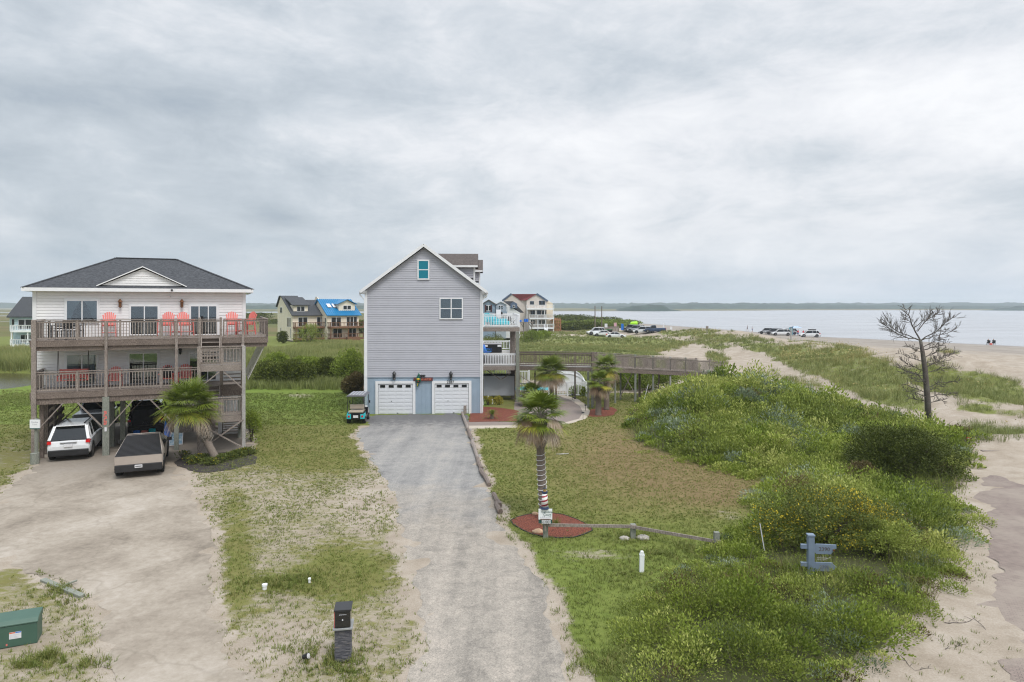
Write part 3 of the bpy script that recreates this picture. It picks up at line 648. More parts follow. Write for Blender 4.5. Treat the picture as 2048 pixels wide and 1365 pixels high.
def win(parent, a0, a1, z0, z1, v, kind='slider', name='window', curtain=0, pane=None, n=2, fw=0.06, frame=None, face=-1, depth=0.05, mid=False):
    """window or sliding door standing proud of a wall facing -v: frame, dark backing panel, cloth, panes"""
    f = MB(); d0, d1 = v - 0.035, v - 0.035 - depth
    f.box(a0, a1, d0, d1, z1-fw, z1); f.box(a0, a1, d0, d1, z0, z0+fw); f.box(a0, a0+fw, d0+.001, d1+.001, z0+fw, z1-fw); f.box(a1-fw, a1, d0+.001, d1+.001, z0+fw, z1-fw)
    for i in range(1, n):
        c = a0 + (a1-a0)*i/n; f.box(c-fw*.45, c+fw*.45, d0+.002, d1+.004, z0+fw, z1-fw)
    if mid: c = (z0+z1)/2; f.box(a0+fw, a1-fw, d0+.003, d1+.006, c-fw*.35, c+fw*.35)
    o = f.build(name, frame or M['white_trim'], parent)
    b = MB(); b.box(a0+fw*.5, a1-fw*.5, d0-.003, d0+.03, z0+fw*.5, z1-fw*.5); b.build('dark_backing', M['interior'], o)  # thin dark panel standing in for the unlit room behind the pane
    if curtain:
        c = MB(); W_ = a1-a0; zt, zb = z1-fw, z0+fw; y = d0 - 0.012
        if curtain == 1:   # drawn to the sides
            for sx, s in ((a0+fw, 1), (a1-fw, -1)):
                c.prism([(sx, y, zt), (sx + s*W_*.40, y, zt), (sx + s*W_*.20, y, (zt+zb)/2), (sx + s*W_*.10, y, zb), (sx, y, zb)], (0, .006, 0))
        elif curtain == 2: c.box(a0+fw, a0+fw+W_*.36, y, y+.006, zb, zt); c.box(a0+W_*.52, a1-fw-W_*.04, y, y+.006, zb, zt)
        elif curtain == 3: c.box(a0+fw, a1-fw, y, y+.006, zb, zt)
        c.build('curtain', M['curtain'], o)
    g = MB(); g.box(a0+fw*.8, a1-fw*.8, d1+.020, d1+.014, z0+fw*.8, z1-fw*.8); g.build('pane', pane or M['glass'], o)
    return o
def rail(parent, p0, p1, h=1.0, m=None, posts=True, bal=0.14, bw=0.035, cap=0.13, pw=0.09, psp=1.9, low=0.09, name='railing', drop=0.0, mesh=None, ends=True):
    """railing run between two points: cap board, bottom rail, balusters, posts"""
    mb = mesh or MB(); p0, p1 = Vector(p0), Vector(p1); d = p1-p0; ln = Vector((d.x, d.y, 0)).length
    up = Vector((0, 0, 1)); mb.bar(p0+up*h, p1+up*h, cap, 0.04); mb.bar(p0+up*(h-.10), p1+up*(h-.10), 0.04, 0.08); mb.bar(p0+up*low, p1+up*low, 0.04, 0.08)
    n = max(1, int(ln/bal))
    for i in range(1, n):
        q = p0 + d*(i/n); mb.box(q.x-bw/2, q.x+bw/2, q.y-bw/2, q.y+bw/2, q.z+low-.02, q.z+h-.06)
    if posts:
        k = max(1, round(ln/psp)); 
        for i in range(0 if ends else 1, k+1 if ends else k):
            q = p0 + d*(i/k); mb.box(q.x-pw/2, q.x+pw/2, q.y-pw/2, q.y+pw/2, q.z-drop, q.z+h-.02)
    if mesh is None: return mb.build(name, m or M['timber'], parent)
def lantern(parent, x, y, z, m, s=1.0, name='wall_lamp'):
    mb = MB(); mb.lathe([(0, .22*s), (.03*s, .20*s), (.09*s, .10*s), (.085*s, .09*s), (.06*s, .085*s), (.05*s, -.08*s), (.065*s, -.10*s), (.02*s, -.14*s), (0, -.17*s)], (x, y-.14, z), 8)
    mb.bar((x, y-.14, z-.12*s), (x, y, z-.05*s), .02, .02); mb.box(x-.035, x+.035, y-.02, y, z-.12, z+.02); return mb.build(name, m, parent)

# ------------------------------------------------------------------ left house: white stilt house with two timber decks
A1 = Frame(-25.2, 36.0, R(23))
LH = thing('beach_house', 'white clapboard house on wooden stilts with dark grey hip roof and two weathered timber decks', 'house', (A1.o[0], A1.o[1], 0), A1.th)
W1, D1 = 10.33, 7.1; ZU, ZL = 5.97, 3.37; ZE = 8.60
mb = MB()
for (p, q) in (((0, 0), (W1, 0)), ((W1, 0), (W1, D1)), ((W1, D1), (0, D1)), ((0, D1), (0, 0))):
    lap_wall(mb, p, q, 3.15, 8.5, 0.16, 0.018)
mb.build('wall', M['siding_cream'], LH)
mb = MB(); mb.box(0.1, W1-.1, .1, D1-.1, 2.98, 3.14); mb.build('floor_slab', M['timber_dark'], LH)
for x, y in ((0, 0), (W1, 0), (W1, D1), (0, D1)):
    mb = MB(); mb.box(x-.07 if x == 0 else x-.10, x+.10 if x == 0 else x+.07, y-.045, y+.10 if y == 0 else y+.045, 3.14, 8.5); mb.build('corner_trim', M['white_trim'], LH)
# hip roof with a false gable
ov = 0.45; ez = 8.66; rz = 10.55; RA, RB, RV = 3.33, 6.55, D1/2
mb = MB()
c = [(-ov, -ov, ez), (W1+ov, -ov, ez), (W1+ov, D1+ov, ez), (-ov, D1+ov, ez)]; r1, r2 = (RA, RV, rz), (RB, RV, rz)
mb.add(c + [r1, r2], [(0,1,5,4), (1,2,5), (2,3,4,5), (3,0,4)])
rf = mb.build('roof', M['shingle_grey'], LH)
mb = MB(); mb.bar(r1, r2, .24, .05); 
for q, r in ((c[0], r1), (c[1], r2), (c[2], r2), (c[3], r1)): mb.bar(q, r, .20, .03)
mb.build('ridge_cap', M['shingle_grey'], rf)
mb = MB(); mb.box(-ov-.02, W1+ov+.02, -ov-.02, -ov+.02, 8.47, 8.655); mb.box(-ov-.02, W1+ov+.02, D1+ov-.02, D1+ov+.02, 8.47, 8.655)
mb.box(-ov-.02, -ov+.02, -ov+.02, D1+ov-.02, 8.47, 8.655); mb.box(W1+ov-.02, W1+ov+.02, -ov+.02, D1+ov-.02, 8.47, 8.655)
mb.box(-ov+.02, W1+ov-.02, -ov+.02, D1+ov-.02, 8.50, 8.53); mb.build('fascia', M['white_trim'], rf)
ga0, gac, ga1, gz0, gz1 = 2.98, 5.08, 7.18, 8.80, 9.84; gv = -0.12
slope = (rz-ez)/(RV+ov)
def roofz(v): return ez + (v+ov)*slope
mb = MB(); vb = (gz1-ez)/slope - ov; vb0 = (gz0-ez)/slope - ov
mb.add([(ga0-.05, gv-.12, gz0-.02), (gac, gv-.12, gz1+.05), (gac, vb+.05, gz1+.05), (ga0-.05, max(vb0, gv-.1)+.05, gz0-.02)], [(0,1,2,3)])
mb.add([(gac, gv-.12, gz1+.05), (ga1+.05, gv-.12, gz0-.02), (ga1+.05, max(vb0, gv-.1)+.05, gz0-.02), (gac, vb+.05, gz1+.05)], [(0,1,2,3)])
gb = mb.build('gable', M['shingle_grey'], rf)
mb = MB(); lap_wall(mb, (ga0+.1, gv), (ga1-.1, gv), gz0+.02, lambda t: gz0+.02 + (gz1-gz0-.1)*(1-abs(2*t-1)), 0.13, 0.018, 0.05); mb.build('gable_siding', M['siding_cream'], gb)
mb = MB(); mb.bar((ga0-.1, gv-.13, gz0-.02), (gac+.02, gv-.13, gz1+.03), .05, .12, up=(0, 1, 0)); mb.bar((gac-.02, gv-.131, gz1+.03), (ga1+.1, gv-.131, gz0-.02), .05, .12, up=(0, 1, 0))
mb.build('rake_board', M['white_trim'], gb)
# openings on the front, upper then lower
def op(px0, px1, py0, py1, **k):
    a0, a1 = A1.a(px0, 0), A1.a(px1, 0); z1 = A1.z(a0, 0, py0); z0 = A1.z(a0, 0, py1); return win(LH, a0, a1, z0, z1, 0.0, **k)
def trimbox(px0, px1, py0, py1):
    a0, a1 = A1.a(px0, 0), A1.a(px1, 0); z1 = A1.z(a0, 0, py0); z0 = A1.z(a0, 0, py1)
    t = MB(); t.box(a0, a1, -.036, -.02, z0, z1); t.build('window_trim', M['white_trim'], LH)
for q in ((129, 200, 597, 650), (258, 321, 609, 672), (377, 438, 609, 672), (129, 198, 706, 776), (255, 320, 704, 773), (376, 436, 702, 765)): trimbox(*q)
op(132, 197, 600, 647, curtain=1); op(260, 318, 611, 671, name='sliding_door'); op(380, 435, 611, 671, name='sliding_door', n=3)
op(132, 196, 709, 773, name='sliding_door', curtain=2); op(257, 317, 706, 770, name='sliding_door'); op(378, 434, 704, 763, name='sliding_door', n=3)
for px, py in ((241, 609), (364, 609)):
    a = A1.a(px, -.05); lantern(LH, a, -.02, A1.z(a, 0, py), M['bronze'], 1.35)
a = A1.a(361, -.05); lantern(LH, a, -.02, A1.z(a, 0, 703), M['black'], 1.1)
a = A1.a(340, 0); mb = MB(); mb.sphere((a, -.10, A1.z(a, 0, 593)), .05); mb.box(a-.04, a+.04, -.06, -.02, A1.z(a, 0, 595), A1.z(a, 0, 590)); mb.build('camera_dome', M['plate'], LH)
a = A1.a(344, -ov); mb = MB(); mb.box(a-.05, a+.05, -ov-.08, -ov-.02, 8.53, 8.62); mb.build('floodlight', M['black'], LH)

# decks
DV = -2.4; aL = 0.45; aR = 11.45
aT0, aT1 = 8.05, 10.15           # the stair tower
def planks(name, a0, a1, v0, v1, z, m=M['timber']):
    t = MB(); n = max(1, int((v1-v0)/0.145))
    for i in range(n):
        q0 = v0 + (v1-v0)*i/n; t.box(a0, a1, q0+.004, q0+(v1-v0)/n-.004, z-.04, z)
    return t.build(name, m, LH)
planks('deck_floor', aL-.1, aR+.05, DV, -0.05, ZU); planks('deck_floor', W1+.1, aR+.05, 0.0, 5.0, ZU); planks('deck_floor', aL-.1, aT1, DV, -0.05, ZL)
mb = MB()
for z, a1 in ((ZU, aR+.05), (ZL, aT1)):
    mb.box(aL-.12, a1, DV-.05, DV, z-.05, z-.01); mb.box(aL-.12, a1+.001, DV-.045, DV+.0, z-.33, z-.055); mb.box(aL-.12, aL-.08, DV, -.05, z-.33, z-.045)
    k = int((a1-aL)/.4)
    for i in range(k): a = aL + .2 + i*.4; mb.box(a-.02, a+.02, DV+.01, -.05, z-.27, z-.045)
mb.box(aR+.01, aR+.05, DV, 5.0, ZU-.33, ZU-.045); mb.box(aL-.1, aT1, DV+.02, DV+.22, ZL-.62, ZL-.335); mb.box(aL-.1, aR, DV+.05, DV+.13, ZU-.55, ZU-.335)
mb.box(0, W1, -.02, .10, ZL-.62, 2.975)
mb.build('deck_frame', M['timber_dark'], LH)
rail(LH, (aL, DV+.03, ZU), (aT0, DV+.03, ZU), 1.0, drop=.3, psp=1.9, ends=True); rail(LH, (aT1-.95, DV+.03, ZU), (aR, DV+.03, ZU), 1.0, drop=.3, psp=1.15)
rail(LH, (aR, DV+.03, ZU), (aR, 5.0, ZU), 1.0, drop=.3); rail(LH, (aL, DV, ZU), (aL, -.05, ZU), 1.0, posts=False)
rail(LH, (aL, DV+.03, ZL), (aT0, DV+.03, ZL), 1.0, drop=.3, psp=1.9); rail(LH, (aL, DV, ZL), (aL, -.05, ZL), 1.0, posts=False)
rail(LH, (aT0-.05, DV+.03, ZU), (aT0+.95, DV+.03, ZU-.0), 1.0, posts=False)
# tall posts
def post(px, v, z1, w=.17, m=M['timber'], z0=0, name='post'):
    a = A1.a(px, v); t = MB(); t.box(a-w/2, a+w/2, v-w/2, v+w/2, z0, z1); t.build(name, m, LH); return a
P0 = post(68, DV-.02, ZU+1.0, .20); 
for px, top in ((212.5, ZU+.95), (353, ZU+.95)):
    post(px, DV-.06, top, .13, z0=ZL-.6); post(px, DV-.0, ZL-.36, .30 if px < 300 else .22, M['post_green'])
post(486, DV-.06, ZU+.98, .14)
for px in (86, 105, 224, 246, 358, 480):
    for v in (-.0, D1/2, D1-.1): post(px, v, 2.98 if v else 2.70, .24, M['post_green'] if px > 200 else M['timber'])
# diagonal braces under the decks
def brace(a0, v0, z0, a1, v1, z1, w=.05, h=.15, m=M['timber'], name='brace'):
    t = MB(); t.bar((a0, v0, z0), (a1, v1, z1), w, h, up=(0, 1, 0) if abs(a1-a0) > abs(v1-v0) else (1, 0, 0)); t.build(name, m, LH)
aC = A1.a(212.5, DV); aC2 = A1.a(353, DV)
for a, s in ((P0, 1), (aC, -1), (aC, 1), (aC2, -1), (aC2, 1)):
    brace(a+s*.12, DV-.12, 1.45, a+s*1.25, DV-.12, 2.80)
for a, s in ((P0+.5, 1), (aC+.3, -1), (aC+.3, 1)):
    brace(a, .1, 1.3, a+s*1.6, .1, 2.95, m=M['timber_dark'])
brace(2.1, D1-.2, 2.85, 4.6, D1-.2, .3, m=M['timber_dark']); brace(4.6, D1-.28, 2.85, 2.1, D1-.28, .3, m=M['timber_dark'])
# pale struts that carry the right end of the upper deck
for i, v in enumerate((-2.2, -1.2, -.2, .8, 1.8, 2.8)):
    brace(aR-.05, v, ZU-.33, W1+.12, v, 3.6, m=M['timber_pale'], name='deck_strut', h=.11)
# stair tower
TV = -4.45
def rung(a0, a1, v0, v1, z, rails=True, h=1.0):
    t = MB(); t.box(a0, a1, v0, v1, z-.04, z); t.box(a0, a1, v0-.05, v0, z-.32, z-.0); t.box(a0, a0+.05, v0, v1, z-.3, z-.05); t.box(a1-.05, a1, v0, v1, z-.3, z-.05)
    t.build('landing', M['timber'], LH)
for z in (1.98, 4.63):
    rung(aT0, aT1, TV, TV+1.15, z)
    rail(LH, (aT0, TV-.03, z), (aT1, TV-.03, z), .95, psp=1.05, bal=.15); rail(LH, (aT1-.02, TV, z), (aT1-.02, TV+1.1, z), .95, posts=False)
for z in (1.98, 4.63):
    lt = MB()
    for i in range(7): lt.box(aT0+.1+i*.14, aT0+.13+i*.14, TV-.09, TV-.075, z+.12, z+.85)
    for i in range(5): lt.box(aT0+.05, aT0+1.02, TV-.075, TV-.06, z+.15+i*.15, z+.18+i*.15)
    lt.build('lattice_panel', M['timber'], LH)
for a, z1 in ((aT0-.02, ZU+1.05), (aT1+.02, ZU-.05)):
    t = MB(); t.box(a-.08, a+.08, TV-.22, TV-.06, 0, 5.6 if a > 9 else 2.0+.95); t.build('post', M['timber'] if a < 9 else M['timber_pale'], LH)
t = MB(); t.box(aT0-.10, aT0+.06, TV-.22, TV-.06, 3.0, 5.6); t.build('post', M['timber'], LH)
t = MB(); t.box(aT0+.95, aT0+1.07, DV-.15, DV-.03, ZL, ZU+1.1); t.box(aT0-.10, aT0+.02, DV-.15, DV-.03, ZL, ZU+1.1); t.build('post', M['timber'], LH)
for a, b_ in ((aT0+.05, aT0+.95), (aT1-.05, aT1-.95)):
    brace(a, TV-.15, 3.55 if b_ > a else 3.4, b_, TV-.15, 4.28)
brace(aT0, TV-.16, 0.30, aT1, TV-.16, 1.75, h=.2); brace(aT0+.1, TV-.22, 1.6, aT1, TV-.22, .28, h=.2)
def stair(a0, a1, v0, z0, v1, z1, n, m=M['timber'], railing=True):
    t = MB()
    for i in range(n):
        f = (i+.5)/n; v, z = v0+(v1-v0)*f, z0+(z1-z0)*(i+1)/(n+.0); t.box(a0+.04, a1-.04, v-.14, v+.14, z-.04, z)
    for a in (a0, a1): t.bar((a, v0, z0), (a, v1, z1), .05, .26, up=(1, 0, 0) if False else (0, 0, 1))
    if railing:
        for a in (a0, a1):
            t.bar((a, v0, z0+.9), (a, v1, z1+.9), .05, .09)
            for i in range(n): f = (i+.5)/n; v = v0+(v1-v0)*f; z = z0+(z1-z0)*f; t.box(a-.015, a+.015, v-.015, v+.015, z, z+.88)
    t.build('stair', m, LH)
stair(aT0+.05, aT0+.95, TV+1.1, 4.63, DV, ZU, 6, railing=False)
stair(aT0+1.1, aT1-.05, DV, ZL, TV+1.1, 4.63, 6)
stair(aT0+.05, aT0+.95, TV+1.1, 1.98, DV, ZL, 6, railing=False)
stair(aT0+1.1, aT1-.05, 1.2, 0.05, TV+1.15, 1.98, 9)
# things under the house: fenced store at right, white store wall, slatted racks at left
t = MB(); lap_wall(t, (8.9, 1.2), (10.2, 1.2), 0.05, 2.95, .2, .02); t.build('store_wall', M['siding_cream'], LH)
t = MB()
for i in range(11): a = 6.6 + i*.2; t.box(a, a+.17, -.3, -.27, .55, 2.3)
t.box(6.5, 8.9, -.26, -.2, .6, .72); t.box(6.5, 8.9, -.26, -.2, 2.0, 2.1); t.build('board_fence', M['timber'], LH)
t = MB()
for i in range(6): t.bar((A1.a(92, -1.0), -1.0, .4+i*.38), (A1.a(122, .8), 1.6, .9+i*.38), .04, .2)
for px, v in ((84, -1.9), (93, -.9), (101, .2), (110, 1.2), (120, 1.6)): a = A1.a(px, v); t.box(a-.09, a+.09, v-.09, v+.09, 0, 2.9)
t.build('stair', M['timber_dark'], LH)
# number of the house painted down the middle post, keypad under it
a = A1.a(212.5, DV); s = 'SEA SIDE'
t = MB()
for k, (x0, x1, z) in enumerate([(-.05,.05,0),(-.07,.06,.06),(-.06,.02,.13),(-.04,.07,.17),(-.07,-.01,.24),(-.05,.06,.30),(.01,.07,.36),(-.06,.05,.42),(-.07,.00,.50),(-.04,.07,.55),(-.05,.05,.62),(-.06,.06,.67)]): t.box(a-.02+x0, a-.02+x1, DV-.158, DV-.15, 1.58+z, 1.58+z+.045)
for x0, z0, z1 in ((-.07,0,.12),(.03,.05,.2),(-.07,.17,.26),(.04,.30,.44),(-.07,.42,.54),(.03,.55,.7)): t.box(a-.02+x0, a-.02+x0+.035, DV-.157, DV-.15, 1.58+z0, 1.58+z1)
t.build('post_lettering', M['coral'], LH)
t = MB(); t.box(a-.05, a+.05, DV-.18, DV-.15, 1.25, 1.45); t.build('keypad', M['plate'], LH)

# chairs on the decks
def lchair(label, px, py_seat, v, zf, tall, rot=0.0, group='coral deck chairs on the stilt house'):
    a = A1.a(px, v); x, y = A1.w2(a, v); root = copy_tree(PROTO[tall]) if PROTO[tall].get('used') else PROTO[tall]
    PROTO[tall]['used'] = 1
    if 'used' in root and root is not PROTO[tall]: del root['used']
    root.location = (x, y, zf); root.rotation_euler = (0, 0, A1.th + rot); tag(root, label, 'chair', group); return root
def fan_chair(name, h, m):
    """slatted fan-back garden chair: seat height h"""
    o = thing(name, 'x', 'chair'); s = MB(); 
    for i in range(5): y = -.30 + i*.13; s.box(-.28, .28, y, y+.11, h-.02 - i*.02, h+.0 - i*.02)
    s.build('seat', m, o); b = MB()
    for i in range(7):
        u = (i-3)/3; top = .78 - .16*u*u; x0 = u*.20; x1 = u*.29
        b.bar((x0, .30, h-.10), (x1, .30+.22, h-.10+top), .068, .022, up=(0, 1, .3))
    b.bar((-.27, .40, h+.22), (.27, .40, h+.22), .03, .07); b.build('backrest', m, o)
    for sx in (-1, 1):
        r = MB(); r.box(sx*.33-.07, sx*.33+.07, -.38, .40, h+.22, h+.25); r.build('armrest', m, o)
        for y0, y1 in ((-.32, -.30), (.34, .30)):
            l = MB(); l.bar((sx*.33, y0*(1.25 if h > .6 else 1), 0), (sx*.31, y1, h+.22), .10, .03, up=(1, 0, 0)); l.build('leg', m, o)
        if h > .6:
            l = MB(); l.bar((sx*.33, -.37, .3), (sx*.33, .38, .3), .03, .07); l.build('side_brace', m, o)
    if h > .6: l = MB(); l.box(-.32, .32, -.46, -.36, .30, .33); l.build('footrest', m, o)
    return o
PROTO = {True: fan_chair('deck_chair', .72, M['coral']), False: fan_chair('deck_chair', .38, M['coral'])}
lchair('tall coral slatted chair standing alone right of the curtained window on the upper deck', 218, 0, -1.0, ZU, True, .1)
lchair('tall coral slatted chair just right of the middle glass door on the upper deck', 332, 0, -1.1, ZU, True, -.2)
lchair('tall coral slatted chair just left of the right glass door on the upper deck', 371, 0, -1.1, ZU, True, .3)
lchair('tall coral slatted chair right of the right glass door, upright and facing the yard', 466, 0, -1.2, ZU, True, .1)
lchair('tall coral slatted chair turned sideways at the right corner of the upper deck', 492, 0, -1.0, ZU, True, -.9)
lchair('low coral slatted chair in front of the middle sliding door on the lower deck', 229, 0, -1.2, ZL, False, 0)
lchair('low coral slatted chair holding a black bag on the lower deck', 334, 0, -1.2, ZL, False, 0)
lchair('low coral slatted chair beside the stairs on the lower deck', 370, 0, -1.0, ZL, False, 0)
PROTO[True].pop('used', None); PROTO[False].pop('used', None)
a = A1.a(336, -1.2); x, y = A1.w2(a, -1.15); o = thing('bag', 'black rounded bag resting on a low coral chair of the lower deck', 'bag', (x, y, ZL+.38), A1.th)
t = MB(); t.lathe([(0, 0), (.22, .02), (.27, .2), (.24, .42), (.13, .58), (0, .62)], (0, 0, 0), 12); t.build('pouch', M['black'], o, True)
t = MB(); t.tube([(.1*math.cos(q), 0, .6+.08*math.sin(q)) for q in [i*math.pi/6 for i in range(7)]], .012, 5); t.build('handle', M['black'], o)
# small coral table between the two right chairs
x, y = A1.w2(A1.a(481, -1.3), -1.3); o = thing('side_table', 'small tall coral slatted table between the two right chairs of the upper deck', 'table', (x, y, ZU), A1.th)
t = MB(); [t.box(-.28+i*.115, -.18+i*.115, -.25, .25, .93, .95) for i in range(5)]; t.build('tabletop', M['coral'], o)
for sx in (-1, 1):
    for sy in (-1, 1): l = MB(); l.box(sx*.24-.03, sx*.24+.03, sy*.2-.02, sy*.2+.02, 0, .93); l.build('leg', M['coral'], o)
# coral swing bench on the lower deck
x, y = A1.w2(A1.a(147, -1.0), -1.0); o = thing('bench', 'coral slatted swing bench hanging before the left sliding door of the lower deck', 'bench', (x, y, ZL), A1.th)
t = MB(); [t.box(-.68, .68, -.25+i*.1, -.17+i*.1, .42, .44) for i in range(5)]; t.build('seat', M['coral'], o)
t = MB(); [t.box(-.68, .68, .24+i*.02, .26+i*.02, .5+i*.1, .58+i*.1) for i in range(5)]; [t.box(x_-.03, x_+.03, .26, .30, .4, 1.0) for x_ in (-.6, 0, .6)]; t.build('backrest', M['coral'], o)
for sx in (-1, 1):
    t = MB(); t.box(sx*.68-.04, sx*.68+.04, -.28, .28, .64, .67); t.box(sx*.68-.03, sx*.68+.03, -.27, -.21, .42, .64); t.build('armrest', M['coral'], o)
    t = MB(); t.tube([(sx*.68, -.2, .66), (sx*.68, 0, 2.25)], .012, 4); t.tube([(sx*.68, .25, .66), (sx*.68, 0, 2.25)], .012, 4); t.build('chain', M['black'], o)
# black dining table and chairs on the upper deck, far left
x, y = A1.w2(A1.a(132, -1.3), -1.3); o = thing('dining_table', 'black slatted dining table behind the railing at the left of the upper deck', 'table', (x, y, ZU), A1.th)
t = MB(); [t.box(-.75, .75, -.4+i*.1, -.31+i*.1, .70, .72) for i in range(8)]; t.build('tabletop', M['black_metal'], o)
for sx in (-1, 1):
    for sy in (-1, 1): l = MB(); l.box(sx*.68-.025, sx*.68+.025, sy*.33-.025, sy*.33+.025, 0, .70); l.build('leg', M['black_metal'], o)
def bchair(label, px, v, rot):
    global BCH
    if BCH is None:
        o = thing('dining_chair', label, 'chair'); t = MB(); [t.box(-.22, .22, -.2+i*.1, -.12+i*.1, .43, .45) for i in range(4)]; t.build('seat', M['black_metal'], o)
        t = MB(); [t.box(-.22, .22, .20, .22, .55+i*.11, .62+i*.11) for i in range(4)]; t.build('backrest', M['black_metal'], o)
        for sx in (-1, 1):
            for sy in (-1, 1): l = MB(); l.box(sx*.21-.018, sx*.21+.018, sy*.2-.018, sy*.2+.018, 0, .95 if sy > 0 else .43); l.build('leg', M['black_metal'], o)
        BCH = o
    else: o = copy_tree(BCH)
    x, y = A1.w2(A1.a(px, v), v); o.location = (x, y, ZU); o.rotation_euler = (0, 0, A1.th+rot); tag(o, label, 'chair', 'black dining chairs on the upper deck')
BCH = None
bchair('black slatted dining chair at the left end of the black deck table', 108, -1.3, R(90)); bchair('black slatted dining chair in front of the black deck table, left one', 122, -1.95, R(180))
bchair('black slatted dining chair in front of the black deck table, right one', 144, -1.95, R(180)); bchair('black slatted dining chair at the right end of the black deck table', 157, -1.3, R(-90))
bchair('black slatted dining chair behind the black deck table by the curtained window', 134, -.55, 0)
# towel over the swing bench
# beach things by the middle post
x, y = W(346, 893); o = thing('folded_chair', 'blue patterned folding beach chair leaning by the green post beside the black car', 'beach chair', (x, y+.3, 0), A1.th+.2)
t = MB(); t.prism([(-.5, .3, 1.35), (-.05, .25, .05), (-.55, -.15, 0), (-.62, -.1, .05)], (.05, .04, 0)); t.build('blue_cover', M['blue_plastic'], o)
t = MB(); t.prism([(-.35, -.05, 0.03), (.32, -.05, .06), (.36, .1, .62), (-.2, .1, .70)], (0, .04, 0)); t.build('fabric', mat('beach_fabric', (0.05, 0.25, 0.45), .8, .2, 9, col2=(0.55, 0.60, 0.62)), o)
t = MB(); t.tube([(-.35, -.08, 0), (-.2, .07, .72)], .015, 6); t.tube([(.32, -.08, 0), (.38, .07, .66)], .015, 6); t.tube([(-.36, -.09, .02), (.34, -.09, .04)], .015, 6); t.build('frame', M['plate'], o)
# ------------------------------------------------------------------ grey house, gable end to the camera
A2 = Frame(X(731, 48.45), 48.45, R(2.4))
GH = thing('beach_house', 'tall lavender grey gabled house with two white garage doors and teal attic window', 'house', (A2.o[0], A2.o[1], 0), A2.th)
W2, D2 = 8.27, 25.0; EZ = 8.93; PZ = 12.02; GZ = 2.62; HC = W2/2
def g_top(t): return EZ - .12 + (PZ-EZ-.05)*(1-abs(2*t-1))
mb = MB(); lap_wall(mb, (0, 0), (W2, 0), GZ, g_top, 0.160, 0.017)
lap_wall(mb, (W2, D2), (0, D2), GZ, g_top, 0.5, 0.02); lap_wall(mb, (W2, 0), (W2, D2), GZ, EZ-.1, 0.176, 0.022); lap_wall(mb, (0, D2), (0, 0), GZ, EZ-.1, 0.176, 0.022)
mb.build('wall', M['siding_grey'], GH)
mb = MB(); mb.box(.02, W2-.02, .04, D2-.02, 0, GZ-.003); mb.build('garage_wall', M['board_blue'], GH)
gw = GH.children[-1] if GH.children else None
bt = MB(); aG = [A2.a(p, 0) for p in (751, 829, 864, 942)]
for i in range(1, 27):
    a = i*W2/27
    top = GZ-.02; lo = 0.02
    if aG[0] < a < aG[1] or aG[2] < a < aG[3]: lo = 2.42
    bt.box(a-.022, a+.022, .018, .038, lo, top)
bt.box(.1, W2-.1, -.005, .036, GZ-.045, GZ-.006)
bt.build('batten', M['board_blue'], GH)
for a0, a1 in ((-.05, .13), (W2-.13, W2+.05)):
    t = MB(); t.box(a0, a1, -.045, -.024, GZ, EZ-.15); t.box(a0, a1, -.035, .036, 0, GZ); t.build('corner_board', M['white_trim'], GH)
# roof
sl2 = (PZ-EZ)/HC
mb = MB(); o2 = .33
for s in (-1, 1):
    e = HC + s*(HC+o2); ze = EZ - o2*sl2 + .06
    mb.prism([(HC, -.30, PZ+.06), (e, -.30, ze), (e, D2+.3, ze), (HC, D2+.3, PZ+.06)], (0, 0, -.09))
rf2 = mb.build('roof', M['shingle_brown'], GH)
mb = MB()
for s in (-1, 1):
    e = HC + s*(HC+o2); ze = EZ - o2*sl2
    mb.bar((HC, -.325, PZ-.015), (e, -.325 - .001*s, ze-.015), .20, .045, up=(0, 1, 0))
mb.build('rake_board', M['white_trim'], rf2)
mb = MB()
for s, e in ((-1, -.02), (1, W2+.02)):
    x0 = e; x1 = e + s*(o2-.01); z = EZ - o2*sl2; mb.box(min(x0, x1), max(x0, x1), -.30, D2+.3, z-.14, z-.04)
    mb.prism([(x0, -.30, z-.14), (x1, -.30, z-.14), (x1, -.30, z-.02), (x0, -.30, z+.16)], (0, .26, 0))
mb.build('soffit', M['white_trim'], rf2)
for s, e in ((-1, -o2), (1, W2+o2)):
    z = EZ - o2*sl2; t = MB(); t.box(e-.07 if s < 0 else e, e if s < 0 else e+.10, -.28, D2+.2, z-.08, z+.03)
    x = .0 if s < 0 else W2-.02
    t.tube([(e+s*.04, -.2, z-.06), (e+s*.02, -.2, z-.22), (x+s*.05, -.085, z-.55), (x+s*.05, -.085, .1)], .045, 6); t.build('gutter', M['white_trim'], GH)
# side dormers
def dormer(v0, v1, zr, ze, aout):
    D = MB(); vm = (v0+v1)/2; a0 = HC + (PZ-ze)/sl2 - .2
    lap_wall(D, (a0-1.2, v0), (aout-.25, v0), ze-1.0, ze, .17, .02, .06); lap_wall(D, (aout-.25, v0), (aout-.25, v1), ze-1.5, lambda t: ze+(zr-ze)*(1-abs(2*t-1)), .17, .02, .1); lap_wall(D, (aout-.25, v1), (a0-1.2, v1), ze-1., ze, .17, .02, .06)
    d_ = D.build('dormer', M['siding_grey'], rf2); T = MB()
    ain = HC - .0 + (PZ-zr)/sl2 - .2
    for s, vv in ((-1, v0), (1, v1)):
        T.prism([(ain-.1, vm, zr+.02), (aout, vm, zr+.02), (aout, vv+s*.28, ze-.10), (a0-1.4, vv+s*.28, ze-.10)], (0, 0, -.06))
    T.build('dormer_roof', M['shingle_brown'], d_); T = MB()
    T.box(a0-.55, aout-.02, v0-.33, v0-.283, ze-.24, ze-.10); T.box(aout-.33, aout-.22, v0-.045, v0-.022, ze-1.3, ze-.1); T.build('dormer_trim', M['white_trim'], d_)
